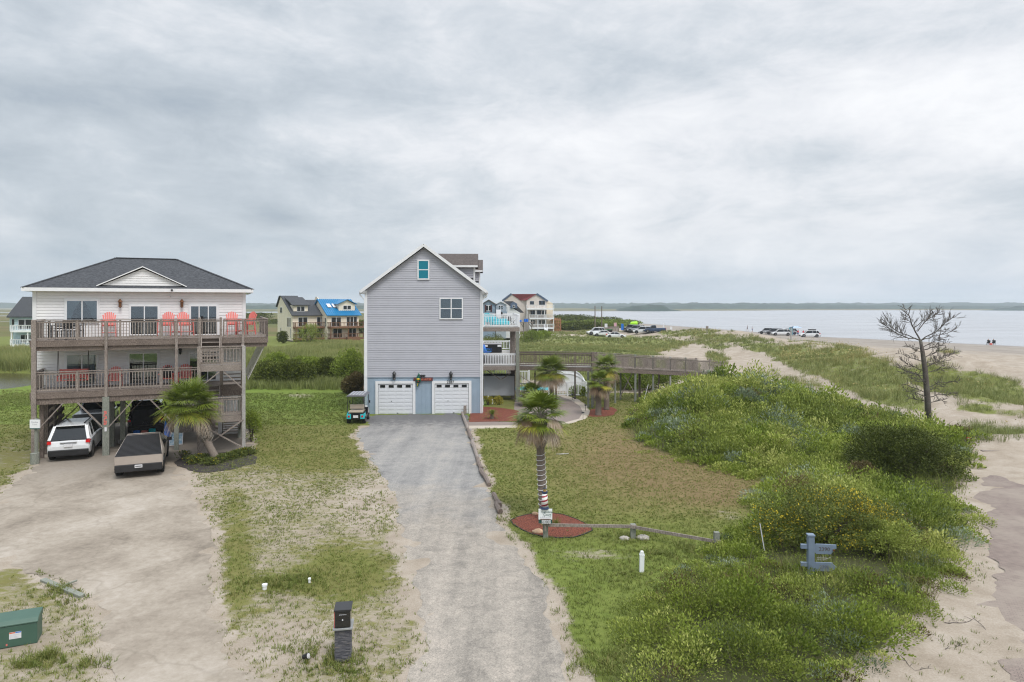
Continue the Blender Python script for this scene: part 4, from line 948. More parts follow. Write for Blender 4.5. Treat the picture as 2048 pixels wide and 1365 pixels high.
dormer(.75, 4.2, 11.58, 10.72, A2.a(956, .6)); dormer(7.5, 11.0, 11.58, 10.72, A2.a(956, .6)+.35)
# windows
def g_op(px0, px1, py0, py1, **k):
    a0, a1 = A2.a(px0, 0), A2.a(px1, 0); return win(GH, a0, a1, A2.z(a0, 0, py1), A2.z(a0, 0, py0), 0.0, **k)
g_op(835, 859, 520, 560, n=1, mid=True, pane=M['teal_pane'], fw=.09)
M['blind'] = mat('window_blind', (0.16, 0.21, 0.20), .6, .1, 2, stretch=(1, 1, 6)); M['blind2'] = mat('window_screen', (0.10, 0.13, 0.135), .7, .1)
o = g_op(879, 926, 596, 639, n=2, mid=True, fw=.08)
a0, a1 = A2.a(879, 0)+.08, A2.a(926, 0)-.08; zt, zb, zm = A2.z(5, 0, 596)-.08, A2.z(5, 0, 639)+.08, A2.z(5, 0, 617.5)
t = MB(); t.box(a0, a1, -.055, -.045, zm, zt); t.build('blind', M['blind'], o); t = MB(); t.box(a0, a1, -.055, -.045, zb, zm-.002); t.build('screen', M['blind2'], o)
# garage doors
M['garage_white'] = mat('garage_white', (0.72, 0.74, 0.77), 0.5, .03)
def garage(px0, px1):
    a0, a1 = A2.a(px0, 0), A2.a(px1, 0); zt = 2.13; t = MB()
    rows = 8; h = zt/rows
    for r in range(rows):
        t.box(a0, a1, -.0, .03, .02+r*h*.99, .02+(r+1)*h*.99-.012)
        for c in range(4):
            q0 = a0 + (a1-a0)*(c+.12)/4; q1 = a0 + (a1-a0)*(c+.88)/4
            if r < rows-1 or False: t.box(q0, q1, -.012, .0, .02+r*h*.99+.05, .02+(r+1)*h*.99-.06)
    d_ = t.build('garage_door', M['garage_white'], GH)
    for c in range(4):
        q0 = a0 + (a1-a0)*(c+.20)/4; q1 = a0 + (a1-a0)*(c+.80)/4; w = MB(); w.box(q0, q1, -.03, -.004, zt-h+.02, zt-.055); w.build('pane', M['car_glass'], d_)
        w = MB(); w.box(q0-.03, q1+.03, -.022, -.004, zt-h-.0, zt-.04); w.build('pane_frame', M['white_trim'], d_)
    t = MB(); t.box(a0+.9, a0+.95, -.04, 0, .9, .94); t.box(a1-1.1, a1-1.0, -.03, 0, .05, .09); t.build('handle', M['black'], d_)
    b0, b1 = a0-.02, a1+.02; t = MB(); t.box(b0-.19, b0, -.06, .017, 0, zt+.22); t.box(b1, b1+.19, -.06, .017, 0, zt+.22); t.box(b0, b1, -.062, .017, zt+.03, zt+.22); t.build('door_trim', M['white_trim'], GH)
    t = MB(); t.box(b0, b1, .02, .035, 0, zt+.03); t.build('door_gap', M['ink'], GH)
garage(757, 825); garage(870, 937)
for px in (789, 902):
    a = A2.a(px, 0); lantern(GH, a, -.03, A2.z(a, 0, 753), M['black_metal'], 1.75)
a = A2.a(845.5, 0); t = MB(); t.sphere((a-.08, -.12, A2.z(a, 0, 751.5)), .09, sc=(1.2, 1, .8)); t.sphere((a+.10, -.12, A2.z(a, 0, 751.5)), .09, sc=(1.2, 1, .8)); t.box(a-.04, a+.04, -.1, -.02, A2.z(a, 0, 752), A2.z(a, 0, 750)); t.build('security_light', M['black'], GH)
text_obj('house_number', '2387', .27, M['ink'], GH, (A2.a(901, 0), -.075, 2.27), (R(90), 0, 0), .008)
# carved plank and parrot
aP = A2.a(837, 0); x, y = A2.w2(A2.a(846.5, 0), -.07)
o = thing('sign', 'dark red wooden name plank with orange lettering between the two garage doors', 'sign', (x, y, A2.z(5, 0, 758.6)), A2.th)
t = MB(); t.box(-.68, .68, -.02, .02, -.12, .12); t.build('board', mat('red_board', (.13, .035, .035), .7, .2), o)
t = MB(); random.seed(4)
for k in range(11):
    x_ = -.42 + k*.095; t.bar((x_, -.024, -.07), (x_+random.uniform(-.02, .03), -.024, .07), .03, .01, up=(0, 1, 0))
    if k % 3 != 1: t.bar((x_, -.026, random.choice((-.06, 0, .06))), (x_+.06, -.026, random.choice((-.05, 0, .05))), .025, .01, up=(0, 1, 0))
t.build('lettering', mat('orange_letters', (.55, .17, .10), .6, .1), o)
x, y = A2.w2(aP, -.14); zc = A2.z(aP, 0, 761)
o = thing('parrot_ornament', 'green and yellow painted parrot ornament hanging over the red name plank', 'ornament', (x, y, zc), A2.th)
G_ = mat('parrot_green', (0.0, .10, .06), .5, .2); Y_ = mat('parrot_yellow', (.62, .42, .03), .5, .2); Rr = mat('parrot_red', (.45, .02, .02), .5, .2)
t = MB(); t.tube([(.0, 0, -.10), (-.02, 0, .05), (.0, 0, .22), (.03, 0, .36), (.06, -.01, .46), (.08, -.02, .50)], [.10, .13, .12, .07, .085, .04], 10); t.build('body', G_, o, True)
t = MB(); t.sphere((-.01, -.05, .10), .125, sc=(1, .8, .9)); t.build('breast', Y_, o, True)
t = MB(); t.sphere((0, -.06, -.06), .07, sc=(1, .8, .7)); t.build('belly', Rr, o, True)
t = MB(); t.tube([(.09, -.03, .47), (.14, -.04, .44), (.14, -.04, .40)], [.035, .03, .008], 6); t.sphere((.06, -.07, .46), .03); t.build('beak', M['plate'], o, True)
t = MB(); t.prism([(-.05, 0, -.10), (.06, 0, -.12), (.0, 0, -.42), (-.13, 0, -.47)], (0, .03, 0)); t.build('tail', G_, o)
t = MB(); t.prism([(-.04, -.02, -.18), (.01, -.02, -.18), (-.06, -.02, -.40), (-.10, -.02, -.40)], (0, .018, 0)); t.build('tail_stripe', Y_, o)
for s in (-1, 1): t = MB(); t.tube([(s*.11, 0, .18), (s*.15, 0, .0), (s*.10, 0, -.2)], [.04, .05, .01], 6); t.build('wing', G_, o, True)

# decks on the right of the grey house
B0 = A2.w2(W2+.05, 6.0)
DK = GH; dv0 = 5.9; dv1 = 26.0; da0 = W2+.06; da1 = W2+2.95; zl, zu = 2.87, 5.98
def dplanks(z, v0, v1, m=M['timber_pale']):
    t = MB(); n = int((v1-v0)/.3)
    for i in range(n): q = v0+(v1-v0)*i/n; t.box(da0, da1, q, q+(v1-v0)/n-.012, z-.04, z)
    t.build('deck_floor', m, GH)
dplanks(zl, dv0, dv1); dplanks(zu, dv0, 16.0)
t = MB()
for z, ve in ((zl, dv1), (zu, 16.0)):
    t.box(da0, da1+.05, dv0-.05, dv0-.003, z-.34, z-.02); t.box(da1-.002, da1+.05, dv0, ve, z-.34, z-.02)
    for i in range(8): t.box(da0+.2+i*.36, da0+.24+i*.36, dv0+.01, ve, z-.28, z-.045)
t.build('deck_frame', M['timber'], GH)
def wr(p0, p1, **k): rail(GH, p0, p1, .95, m=M['vinyl'], bw=.045, cap=.10, pw=.11, **k)
wr((da0+.05, dv0+.04, zu+.05), (da1, dv0+.04, zu+.05), psp=2.85, bal=.125); wr((da1-.0, dv0+.1, zu+.05), (da1-.0, 16.0, zu+.05), psp=2.5, bal=.2); wr((da0+.05, 16.0, zu+.05), (da1, 16.0, zu+.05), bal=.2)
wr((da0+.08, dv0+.04, zl+.05), (da1-.22, dv0+.04, zl+.05), psp=9, bal=.125, posts=False); wr((da0+.05, dv1, zl+.05), (da1, dv1, zl+.05), bal=.16); wr((da1, 8.4, zl+.05), (da1, dv1, zl+.05), psp=2.5, bal=.25)
t = MB(); t.box(da0+1.25, da0+1.7, 15.93, 16.05, zu+.6, zu+1.35); t.build('privacy_panel', M['vinyl'], GH)
for a, v, w in ((da1-.12, dv0-.14, .26), (da1-.42, dv0+1.6, .34), (da1-.2, 10.5, .3), (da1-.2, 15.5, .3), (da1-.2, 20.5, .3), (da1-.2, 25.5, .3)):
    t = MB(); t.box(a-w/2, a+w/2, v-w/2+.05, v+w/2+.05, 0, (zu-.02 if v < 16 else zl-.35) if v > 6 else zu-.35); t.build('post', M['timber'] if v > 6 else M['post_green'], GH)
t = MB(); c_ = da0+1.55
t.bar((c_-.15, dv0+.4, 1.75), (c_-1.25, dv0+.4, 2.5), .06, .16, up=(0, 1, 0)); t.bar((c_-.05, dv0+.47, 1.75), (c_+1.1, dv0+.47, 2.5), .06, .16, up=(0, 1, 0)); t.build('brace', M['timber_dark'], GH)
t = MB(); t.bar((da1+.02, dv0-.1, 2.15), (da1+1.9, dv0+.1, .9), .05, .16, up=(0, 1, 0)); t.build('brace', M['timber'], GH)
# storage cupboard below
xx = [(.05, 1.33), (1.35, 2.55)]
t = MB(); t.box(da0+.04, da0+2.55, 6.9, 8.2, 0.35, 1.98)
s_ = t.build('store_cupboard', M['siding_grey'], GH)
for p, q in xx:
    t = MB()
    for i in range(9): t.box(da0+p+(q-p)*i/9+.004, da0+p+(q-p)*(i+1)/9-.004, 6.86, 6.895, .38, 1.95)
    t.build('cupboard_door', M['siding_grey'], s_)
t = MB(); t.box(da0, da0+2.6, 6.80, 8.3, 1.985, 2.03); t.build('cupboard_top', M['ink'], s_)
# spa, blue chairs
def gp(px, v, zz): a = A2.a(px, v); return (*A2.w2(a, v), zz)
o = thing('hot_tub', 'black hot tub with grey cover on the lower deck of the grey house', 'hot tub', gp(985, 22.2, zl), A2.th)
t = MB(); t.box(-.95, .95, -1, 1, .04, .85); t.build('cabinet', M['black'], o, bevel=.05); t = MB(); t.box(-1.0, 1.0, -1.05, 1.05, .853, .95); t.build('cover', mat('tub_cover', (.30, .29, .30), .6, .2, 3), o, bevel=.04)
t = MB(); t.box(-.9, -.5, -1.08, -1.02, .62, .82); t.box(.5, .9, -1.08, -1.02, .62, .82); t.build('cover_flap', M['white'], o)
def low_chair(label, px, v, zz, rot, m, frame, group):
    o = thing('folding_chair', label, 'chair', gp(px, v, zz), rot, group); t = MB(); t.box(-.25, .25, -.25, .25, .30, .33); t.build('seat', m, o)
    t = MB(); t.bar((0, .24, .32), (0, .52, .98), .5, .03, up=(0, 1, 1)); t.build('backrest', m, o)
    for s in (-1, 1):
        t = MB(); t.tube([(s*.28, -.28, 0), (s*.28, .27, .36), (s*.28, .52, 1.0)], .018, 5); t.tube([(s*.28, .3, 0), (s*.28, -.26, .35), (s*.28, -.26, .55), (s*.28, .38, .58)], .018, 5); t.build('side_frame', frame, o)
    return o
low_chair('blue folding chair in front of the hot tub, nearer one', 974, 17.0, zl, R(75), M['blue_plastic'], M['turquoise'], 'blue chairs by the hot tub')
low_chair('blue folding chair beside the hot tub, farther one', 977, 18.6, zl, R(75), M['blue_plastic'], M['blue_plastic'], 'blue chairs by the hot tub')
# turquoise furniture on the upper deck
for i, (px, lab) in enumerate(((975, 'leftmost tall turquoise high-back chair on the white railed upper deck'), (983, 'middle turquoise high-back chair on the white railed upper deck'), (989.5, 'third turquoise high-back chair on the white railed upper deck'))):
    o = thing('deck_chair', lab, 'chair', gp(px, 8.6+i*.5, zu), A2.th+R(5), 'turquoise chairs on the upper deck'); t = MB()
    hh = 1.12 - .12*i
    for k in range(5): u = (k-2)/2; t.bar((u*.18, .2, .3), (u*.21, .34, hh-.06*u*u), .075, .02, up=(0, 1, .2))
    t.build('backrest', M['turquoise'], o); t = MB(); t.box(-.25, .25, -.3, .22, .38, .41); t.build('seat', M['turquoise'], o)
    for s in (-1, 1): t = MB(); t.box(s*.27-.04, s*.27+.04, -.3, .28, .58, .61); t.box(s*.27-.03, s*.27+.03, -.3, -.22, 0, .58); t.box(s*.27-.03, s*.27+.03, .2, .28, 0, .58); t.build('leg', M['turquoise'], o)
o = thing('lounge_sofa', 'low turquoise cushioned lounge right of the turquoise chairs on the upper deck', 'sofa', gp(1002, 9.0, zu), A2.th)
t = MB(); t.box(-.75, .75, -.35, .35, .12, .42); t.build('cushion', M['turquoise'], o, bevel=.05); t = MB(); t.box(-.75, .75, .30, .42, .42, .62); t.build('backrest', M['turquoise'], o, bevel=.04)
t = MB(); [t.box(sx*.7-.04, sx*.7+.04, sy*.28-.04, sy*.28+.04, 0, .12) for sx in (-1, 1) for sy in (-1, 1)]; t.build('base', M['black'], o)
o = thing('patio_heater', 'dark slim standing heater behind the turquoise lounge on the upper deck', 'heater', gp(1003.5, 11.0, zu), A2.th)
t = MB(); t.lathe([(0, 0), (.2, .02), (.2, .1), (.04, .14), (.03, .9), (.08, .95), (.08, 1.15), (.02, 1.2)], (0, 0, 0), 10); t.build('body', M['black_metal'], o)
o = thing('deck_chair', 'dark folding chair at the right corner of the white railed upper deck', 'chair', gp(1024, 9.2, zu), A2.th+R(60)); t = MB(); t.box(-.25, .25, -.25, .25, .4, .43); t.build('seat', M['black_metal'], o)
t = MB(); t.box(-.25, .25, .23, .26, .43, .85); t.build('backrest', M['black_metal'], o)
for s in (-1, 1): t = MB(); t.tube([(s*.25, -.25, 0), (s*.25, .25, .6)], .015, 5); t.tube([(s*.25, .25, 0), (s*.25, -.25, .6), (s*.25, .25, .62)], .015, 5); t.build('leg', M['black_metal'], o)
# rear outside stair on the left of the house
t = MB(); v0, v1 = 6.0, 12.0
for a in (-.28, -1.1): t.bar((a, v0-.6, .1), (a+.0, v1, 4.3), .06, .30); t.bar((a, v0-.6, 1.1), (a, v1, 5.3), .06, .1)
for i in range(20): f = (i+.5)/20; t.box(-1.08, -.30, v0-.6+(v1-v0+.6)*f-.14, v0-.6+(v1-v0+.6)*f+.14, 4.2*f+.06, 4.2*f+.10); t.box(-1.12, -1.08, v0-.6+(v1-v0+.6)*f-.02, v0-.6+(v1-v0+.6)*f+.02, 4.2*f+.1, 4.2*f+1.1)
t.box(-1.12, -.1, v1, v1+1.4, 4.2, 4.3); t.box(-1.12, -1.0, v1, v1+.1, 0, 4.2); t.build('stair', M['timber_brown'], GH)

# ------------------------------------------------------------------ boardwalk to the beach
BW = thing('boardwalk', 'long weathered wooden boardwalk with slatted railings running from the grey house to the beach', 'boardwalk', (0, 0, 0))
N1 = [Vector((X(1038, 55.0), 55.0, 2.88)), Vector((X(1186, 53.2), 53.2, 2.92)), Vector((X(1420, 57.5), 57.5, 2.06))]
F1 = [Vector((N1[0].x, 57.2, 2.88)), Vector((N1[1].x+.3, 55.2, 2.92)), Vector((N1[2].x-.5, 59.4, 2.06))]
for i in (0, 1):
    a, b, c, d_ = N1[i], N1[i+1], F1[i+1], F1[i]; n = int((b-a).length/.2); t = MB()
    for k in range(n):
        f0, f1 = k/n, (k+.93)/n; p = [a.lerp(b, f0), a.lerp(b, f1), d_.lerp(c, f1), d_.lerp(c, f0)]; t.prism(p, (0, 0, -.045))
    t.build('deck_boards', M['timber_pale' if i == 0 else 'timber'], BW)
    t = MB(); dz = Vector((0, 0, -.2)); t.bar(a+dz, b+dz, .06, .28); t.bar(d_+dz, c+dz, .06, .28); t.build('side_beam', M['timber_dark'], BW)
    for p, q in ((a, b), (d_, c)): rail(BW, p, q, 1.02, m=M['timber' if i else 'timber_dark'], bal=.115 if i else .13, bw=.05 if i else .03, posts=False, low=.03 if i else .09, cap=.14)
t = MB(); q0, q1 = N1[1], N1[1]+Vector((0, 0, 0))
rail(BW, N1[2], N1[2]+Vector((1.35, .5, -.12)), 1.02, m=M['timber'], bal=.115, bw=.05, posts=False)
t = MB(); e = N1[2]; 
for k in range(8): t.prism([e+Vector((.2*k-.0, 0+.07*k, -.02)), e+Vector((.2*k+.18, .07*k+.06, -.02)), e+Vector((.2*k+.0-.3, 2.0, -.02)), e+Vector((.2*k-.2-.3, 1.95, -.02))], (0, 0, -.045))
t.build('deck_boards', M['timber'], BW)
def bpost(px, y, z0, z1, w=.13, m='timber'):
    t = MB(); x = X(px, y); t.box(x-w/2, x+w/2, y-w/2, y+w/2, z0, z1); t.build('post', M[m], BW)
for px, y, z1, w, m in ((1037.5, 54.9, 3.95, .16, 'timber'), (1112, 54.15, 3.95, .12, 'timber_dark'), (1070, 57.2, 3.9, .12, 'timber_dark'), (1150, 56.4, 3.9, .12, 'timber_dark'), (1186, 53.1, 4.1, .2, 'timber_dark'), (1192, 55.3, 3.95, .18, 'timber_dark'), (1230.5, 54.05, 3.9, .13, 'post_green'), (1270.5, 54.8, 3.78, .16, 'post_green'), (1306, 55.5, 3.65, .14, 'post_green'),
                       (1340.5, 56.1, 3.52, .12, 'timber_pale'), (1371, 56.7, 3.4, .13, 'post_green'), (1419, 57.45, 3.2, .13, 'timber'), (1241, 55.8, 2.7, .13, 'post_green'), (1279, 56.8, 2.6, .16, 'timber_dark'), (1318, 57.6, 2.5, .14, 'timber'), (1392, 58.9, 3.2, .14, 'timber')):
    bpost(px, y, HT1(X(px, y), y)-.2, z1, w, m)
for px, y, z1 in ((1176.5, 51.6, 2.4), (1184.5, 51.6, 2.5)): bpost(px, y, 0, z1+.35, .15, 'post_green')
for p0, p1, y in (((1270, 788), (1248, 750), 54.7), ((1240, 795), (1265, 745), 55.3), ((1212, 800), (1232, 765), 54.1)):
    t = MB(); t.bar((X(p0[0], y), y, Zat(p0[1], y)), (X(p1[0], y), y, Zat(p1[1], y)), .05, .15, up=(0, 1, 0)); t.build('brace', M['timber'], BW)

# ------------------------------------------------------------------ white vinyl pool fence, sunburst screen, pool, water pipes
def pickets(t, p0, p1, z0, h, sp=.125, w=.05):
    p0, p1 = Vector(p0), Vector(p1); n = int((p1-p0).length/sp)
    t.bar(p0+Vector((0, 0, z0+h)), p1+Vector((0, 0, z0+h)), .06, .08); t.bar(p0+Vector((0, 0, z0+.1)), p1+Vector((0, 0, z0+.1)), .06, .08)
    for i in range(n+1): q = p0.lerp(p1, i/n); t.box(q.x-w/2, q.x+w/2, q.y-w/2, q.y+w/2, z0+.05, z0+h-.02)
PF = thing('pool_fence', 'white vinyl picket fence around the pool below the boardwalk', 'fence', (0, 0, 0))
t = MB(); pickets(t, (X(1098, 58.5), 58.5, 0), (X(1172, 58), 58, 0), 0.02, 1.15); t.build('picket_panel', M['vinyl'], PF)
t = MB(); pickets(t, (X(1172, 58), 58, 0), (X(1160, 64), 64, 0), 0.02, 1.15); t.build('picket_panel', M['vinyl'], PF)
t = MB(); pickets(t, (X(966, 66), 66, 0), (X(1016, 66), 66, 0), .6, 1.3, .16); t.build('picket_panel', M['vinyl'], PF)
t = MB(); pickets(t, (X(1036, 61), 61, 0), (X(1058, 61), 61, 0), 0.6, 1.25, .13); t.build('picket_panel', M['vinyl'], PF)
t = MB(); pickets(t, (X(1036, 57.2), 57.2, 0), (X(1056, 57.2), 57.2, 0), 0.05, 1.15, .13); t.build('gate', M['vinyl'], PF)
for px, y, h in ((1172.3, 57.97, 1.3), (1098, 58.5, 1.25), (1057, 57.2, 1.3), (1036.5, 57.2, 1.3), (1058, 61, 1.95), (1135, 58.2, 1.2)):
    t = MB(); x = X(px, y); t.box(x-.07, x+.07, y-.07, y+.07, 0, h); t.build('post', M['vinyl'], PF)
SS = thing('privacy_screen', 'tall white slatted screen with a quarter-round top behind the pool fence', 'fence', (0, 0, 0)); y = 61.0
x0, x1 = X(1104, y), X(1170, y); zb, zt = 0.1, Zat(738.5, y); zm = Zat(757, y)
t = MB(); n = 24
def arc(f): return zm - .7 + (zt-zm+.7)*math.sqrt(max(0, 1-max(0, (f-.42)/.60)**2)) if f > .42 else zt
for i in range(n):
    f = (i+.5)/n; xa = x0+(x1-x0)*f; t.box(xa-.045*1.3, xa+.045*1.3, y-.02, y+.02, zb, arc(f)-.03)
t.build('slats', M['vinyl'], SS)
t = MB(); pp = [(x0+(x1-x0)*i/16, y-.03, arc(i/16)) for i in range(17)]; [t.bar(pp[i], pp[i+1], .09, .09) for i in range(16)]; qq = [(a, b-.02, c*.72+.18) for a, b, c in pp]; [t.bar(qq[i], qq[i+1], .04, .06) for i in range(5, 16)]; t.build('top_rail', M['vinyl'], SS)
for xa, z in ((x0, zt+.05), (x1, arc(1)+.05)): t = MB(); t.box(xa-.07, xa+.07, y-.08, y+.08, 0, z); t.build('post', M['vinyl'], SS)
PL = thing('swimming_pool', 'small turquoise swimming pool behind the white picket fence', 'pool', (X(1070, 62), 62.5, 0.0))
t = MB(); t.box(-2.6, 2.6, -1.6, 1.8, 0.0, .10); t.build('pool_deck', M['pale_gravel'], PL); t = MB(); t.box(-2.0, 2.0, -1.1, 1.3, .105, .12); t.build('pool_water', M['turquoise'], PL)
x, y = W(975, 815); o = thing('water_pipe', 'white plastic pipework standing by the grey house wall', 'pipe', (x, y+1.2, 0), 0)
t = MB(); t.tube([(-.35, 0, 0), (-.35, 0, .42), (.35, 0, .42), (.35, 0, .1)], .035, 6); t.tube([(0, 0, .42), (0, 0, .72)], .05, 6); t.tube([(-.35, 0, .1), (-.35, .4, .1)], .035, 6); t.build('pipe', M['vinyl'], o)
# path lights
for px, py, wh in ((1145, 800, 'farthest of four, near the pool fence'), (1148, 806, 'second from the pool fence'), (1171, 822, 'at the widest bend'), (1166, 838, 'nearest the lawn')):
    x, y = W(px, py); o = thing('path_light', 'small black stake light beside the curved path, '+wh, 'garden light', (x, y, .01), 0, 'stake lights along the curved path')
    t = MB(); t.tube([(0, 0, 0), (0, 0, .38)], .014, 5); t.build('stake', M['black'], o); t = MB(); t.lathe([(.02, .36), (.11, .40), (.10, .43), (.02, .47)], n=8); t.build('cap', M['black'], o)

# ------------------------------------------------------------------ timber edging of the driveway
LG = [((924,829),(936,862),'squared dark timber at the garage end of the driveway edging'), ((936,862),(944,885),'weathered timber second from the garage in the driveway edging'), ((944,886),(955,920),'grey weathered timber third from the garage in the driveway edging'),
      ((955,921),(962,942),'pale split timber fourth from the garage in the driveway edging'), ((961,943),(979,974),'long dark cracked timber at the near end of the driveway edging'), ((987,994),(999,1016),'detached mossy timber lying past the end of the driveway edging'), ((992,1012),(1000,1029),'short dark rotten timber stub nearest the mulch bed')]
for i, (p, q, lab) in enumerate(LG):
    a, b = Vector((*W(*p), .10)), Vector((*W(*q), .10)); t = MB(); random.seed(i)
    k = 6; pts = [a.lerp(b, j/k) + Vector((random.uniform(-.02, .02), 0, random.uniform(-.015, .015))) for j in range(k+1)]
    t.tube(pts, [.095+random.uniform(-.015, .02) for _ in pts], 7); tag(t.build('landscape_timber', M['timber_dark' if i % 2 else 'timber'] if i != 4 and i != 6 else M['timber_dark']), lab, 'timber', 'timbers edging the driveway')
x, y = W(930, 829); t = MB(); t.box(x-.10, x+.10, y-.1, y+.1, 0, .62); tag(t.build('timber_post', M['timber'], bevel=.02), 'short square timber post at the corner between garage and mulch bed', 'post')
# ------------------------------------------------------------------ houses far behind
M['cream_far'] = mat('cream_siding_far', (0.80, 0.72, 0.58), .7, .06, 1.0); M['blue_far'] = mat('pale_blue_siding', (0.42, 0.54, 0.58), .7, .06, 1.0)
M['beige_far'] = mat('beige_siding', (0.60, 0.54, 0.49), .7, .05, 1.0); M['slate_blue'] = mat('slate_blue_siding', (0.24, 0.32, 0.41), .7, .06, 1.0); M['navy'] = mat('navy_siding', (0.09, 0.13, 0.20), .7, .1)
M['grey_blue'] = mat('grey_blue_siding', (0.40, 0.45, 0.50), .7, .06)
m_, t_, b_ = new_mat('blue_metal_roof'); b_.inputs['Base Color'].default_value = (0.0, 0.17, 0.38, 1); b_.inputs['Roughness'].default_value = 0.4; M['blue_roof'] = m_
M['orange_wood'] = wood('new_timber', (0.33, 0.15, 0.07), (0.46, 0.24, 0.13), amt=.2)
def swin(parent, a0, a1, z0, z1, v=0.0, n=2, side=None, frame=None):
    """small far window: frame with its pane"""
    f = MB(); p = MB()
    if side is None:
        f.box(a0, a1, v-.06, v, z0, z1); k = (a1-a0)/n
        for i in range(n): p.box(a0+k*i+.07, a0+k*(i+1)-.07, v-.08, v-.061, z0+.08, z1-.08)
    else:
        f.box(side-.06, side, a0, a1, z0, z1); k = (a1-a0)/n
        for i in range(n): p.box(side-.08, side-.061, a0+k*i+.07, a0+k*(i+1)-.07, z0+.08, z1-.08)
    o = f.build('window', frame or M['white_trim'], parent); p.build('pane', M['car_glass'], o); return o
def roof_prof(name, parent, pts, a0, a1, m, th=.18):
    """roof running along a: pts is its (v, z) outline"""
    t = MB()
    for (v0, z0), (v1, z1) in zip(pts[:-1], pts[1:]): t.prism([(a0, v0, z0), (a0, v1, z1), (a1, v1, z1), (a1, v0, z0)], (0, 0, -th))
    return t.build(name, m, parent)
def fdeck(parent, a0, a1, v0, v1, z, m, posts=2, zp=0.0, sp=.3, name='deck', sides=(1, 1)):
    t = MB(); t.box(a0, a1, v0, v1, z-.3, z); d_ = t.build(name, m, parent); r = MB()
    rail(None, (a0, v0+.05, z), (a1, v0+.05, z), 1.0, mesh=r, bal=sp, bw=.05, pw=.12, psp=2.2)
    if sides[0]: rail(None, (a0, v0, z), (a0, v1, z), 1.0, mesh=r, bal=sp, posts=False, bw=.05)
    if sides[1]: rail(None, (a1, v0, z), (a1, v1, z), 1.0, mesh=r, bal=sp, posts=False, bw=.05)
    r.build('railing', m, d_)
    for i in range(posts):
        a = a0 + .1 + (a1-a0-.2)*i/max(1, posts-1); p = MB(); p.box(a-.09, a+.09, v0+.1, v0+.28, zp, z-.3); p.build('post', m, parent)
    return d_
def far_house(label, fr, ):
    return thing('beach_house', label, 'house', (fr.o[0], fr.o[1], 0), fr.th)
def fwall(parent, W_, D_, z0, prof, m, course=.35):
    """walls with side gables following prof(v)"""
    t = MB(); e0, e1 = prof(0), prof(D_)
    lap_wall(t, (0, 0), (W_, 0), z0, e0, course, .03); lap_wall(t, (W_, 0), (W_, D_), z0, lambda q: prof(q*D_), course, .03)
    lap_wall(t, (W_, D_), (0, D_), z0, e1, course, .03); lap_wall(t, (0, D_), (0, 0), z0, lambda q: prof((1-q)*D_), course, .03)
    return t.build('wall', m, parent)
# cream house with grey roof
fr = Frame(X(585, 143), 143, R(36)); h = far_house('cream stilt house with grey shingle roof and brown decks, beside the blue-roofed one', fr)
W_, D_ = 7.9, 10.0; prof = lambda v: 5.9 + min(v*.55, 9.7-5.9, (D_-v)*1.6 + .6) if v < 8 else 5.9 + min(3.8, (D_-v)*1.1+1.5)
fwall(h, W_, D_, .4, prof, M['cream_far'])
roof_prof('roof', h, [(-.5, 5.75), (6.9, 9.9), (8.2, 9.9), (10.4, 7.6)], -.3, 3.4, M['shingle_grey']); roof_prof('roof', h, [(-.5, 5.75), (5.2, 9.0), (10.4, 7.2)], 3.4, W_+.3, M['shingle_grey'])
t = MB(); t.box(.5, 3.6, .9, 4.5, 6.0, 7.85); dd = t.build('dormer', M['cream_far'], h); roof_prof('dormer_roof', dd, [(.5, 7.9), (5.5, 9.6)], .1, 4.0, M['shingle_grey']); swin(dd, 1.2, 2.9, 6.5, 7.6, .9)
fdeck(h, .1, W_+.6, -1.9, 0, 3.25, M['timber_brown'], 3, .2); fdeck(h, .1, W_+.6, -1.9, 0, .85, M['timber_brown'], 3, -.2)
for a0, a1 in ((1.2, 3.2), (5.2, 7.0)): swin(h, a0, a1, 3.3, 5.3); swin(h, a0, a1, .9, 2.9)
for v0, v1, z0, z1, n in ((6.6, 8.2, 6.1, 7.4, 2), (1.0, 1.6, 3.2, 5.2, 1), (1.8, 2.4, 3.2, 5.2, 1), (2.6, 3.2, 3.2, 5.2, 1), (7.3, 7.8, .9, 3.0, 1), (1.0, 1.4, .9, 3.0, 1)): swin(h, v0, v1, z0, z1, side=0, n=n)
t = MB(); t.box(.1, W_-.1, .1, D_-.1, -.3, .39); t.build('foundation', M['timber_dark'], h)
# blue-roofed house
fr = Frame(X(655, 144), 144, R(36)); h = far_house('cream stilt house with bright blue metal roof and brown decks', fr)
prof = lambda v: 5.9 + min(v*.60, (D_-v)*.70 + .1); fwall(h, 7.0, D_, .4, prof, M['cream_far'])
rf_ = roof_prof('roof', h, [(-.5, 5.7), (5.3, 9.15), (10.5, 5.6)], -.35, 7.5, M['blue_roof'], .12); t = MB()
for i in range(18): a = -.3 + i*.45; t.prism([(a, -.5, 5.72), (a, 5.3, 9.17), (a+.05, 5.3, 9.17), (a+.05, -.5, 5.72)], (0, 0, .07))
t.build('roof_seam', M['blue_roof'], rf_)
t = MB(); t.box(2.9, 6.6, 1.1, 5, 6.2, 8.1); dd = t.build('dormer', M['cream_far'], h)
t = MB(); t.prism([(2.5, .7, 8.0), (4.75, .7, 9.0), (4.75, 5.5, 9.0), (2.5, 5.5, 8.0)], (0, 0, .12)); t.prism([(4.75, .7, 9.0), (7.0, .7, 8.0), (7.0, 5.5, 8.0), (4.75, 5.5, 9.0)], (0, 0, .12)); t.build('dormer_roof', M['blue_roof'], dd)
t = MB(); t.prism([(2.9, 1.1, 8.08), (6.6, 1.1, 8.08), (4.75, 1.1, 8.95)], (0, .2, 0)); t.build('dormer_gable', M['cream_far'], dd); swin(dd, 3.9, 5.7, 6.9, 7.8, 1.1)
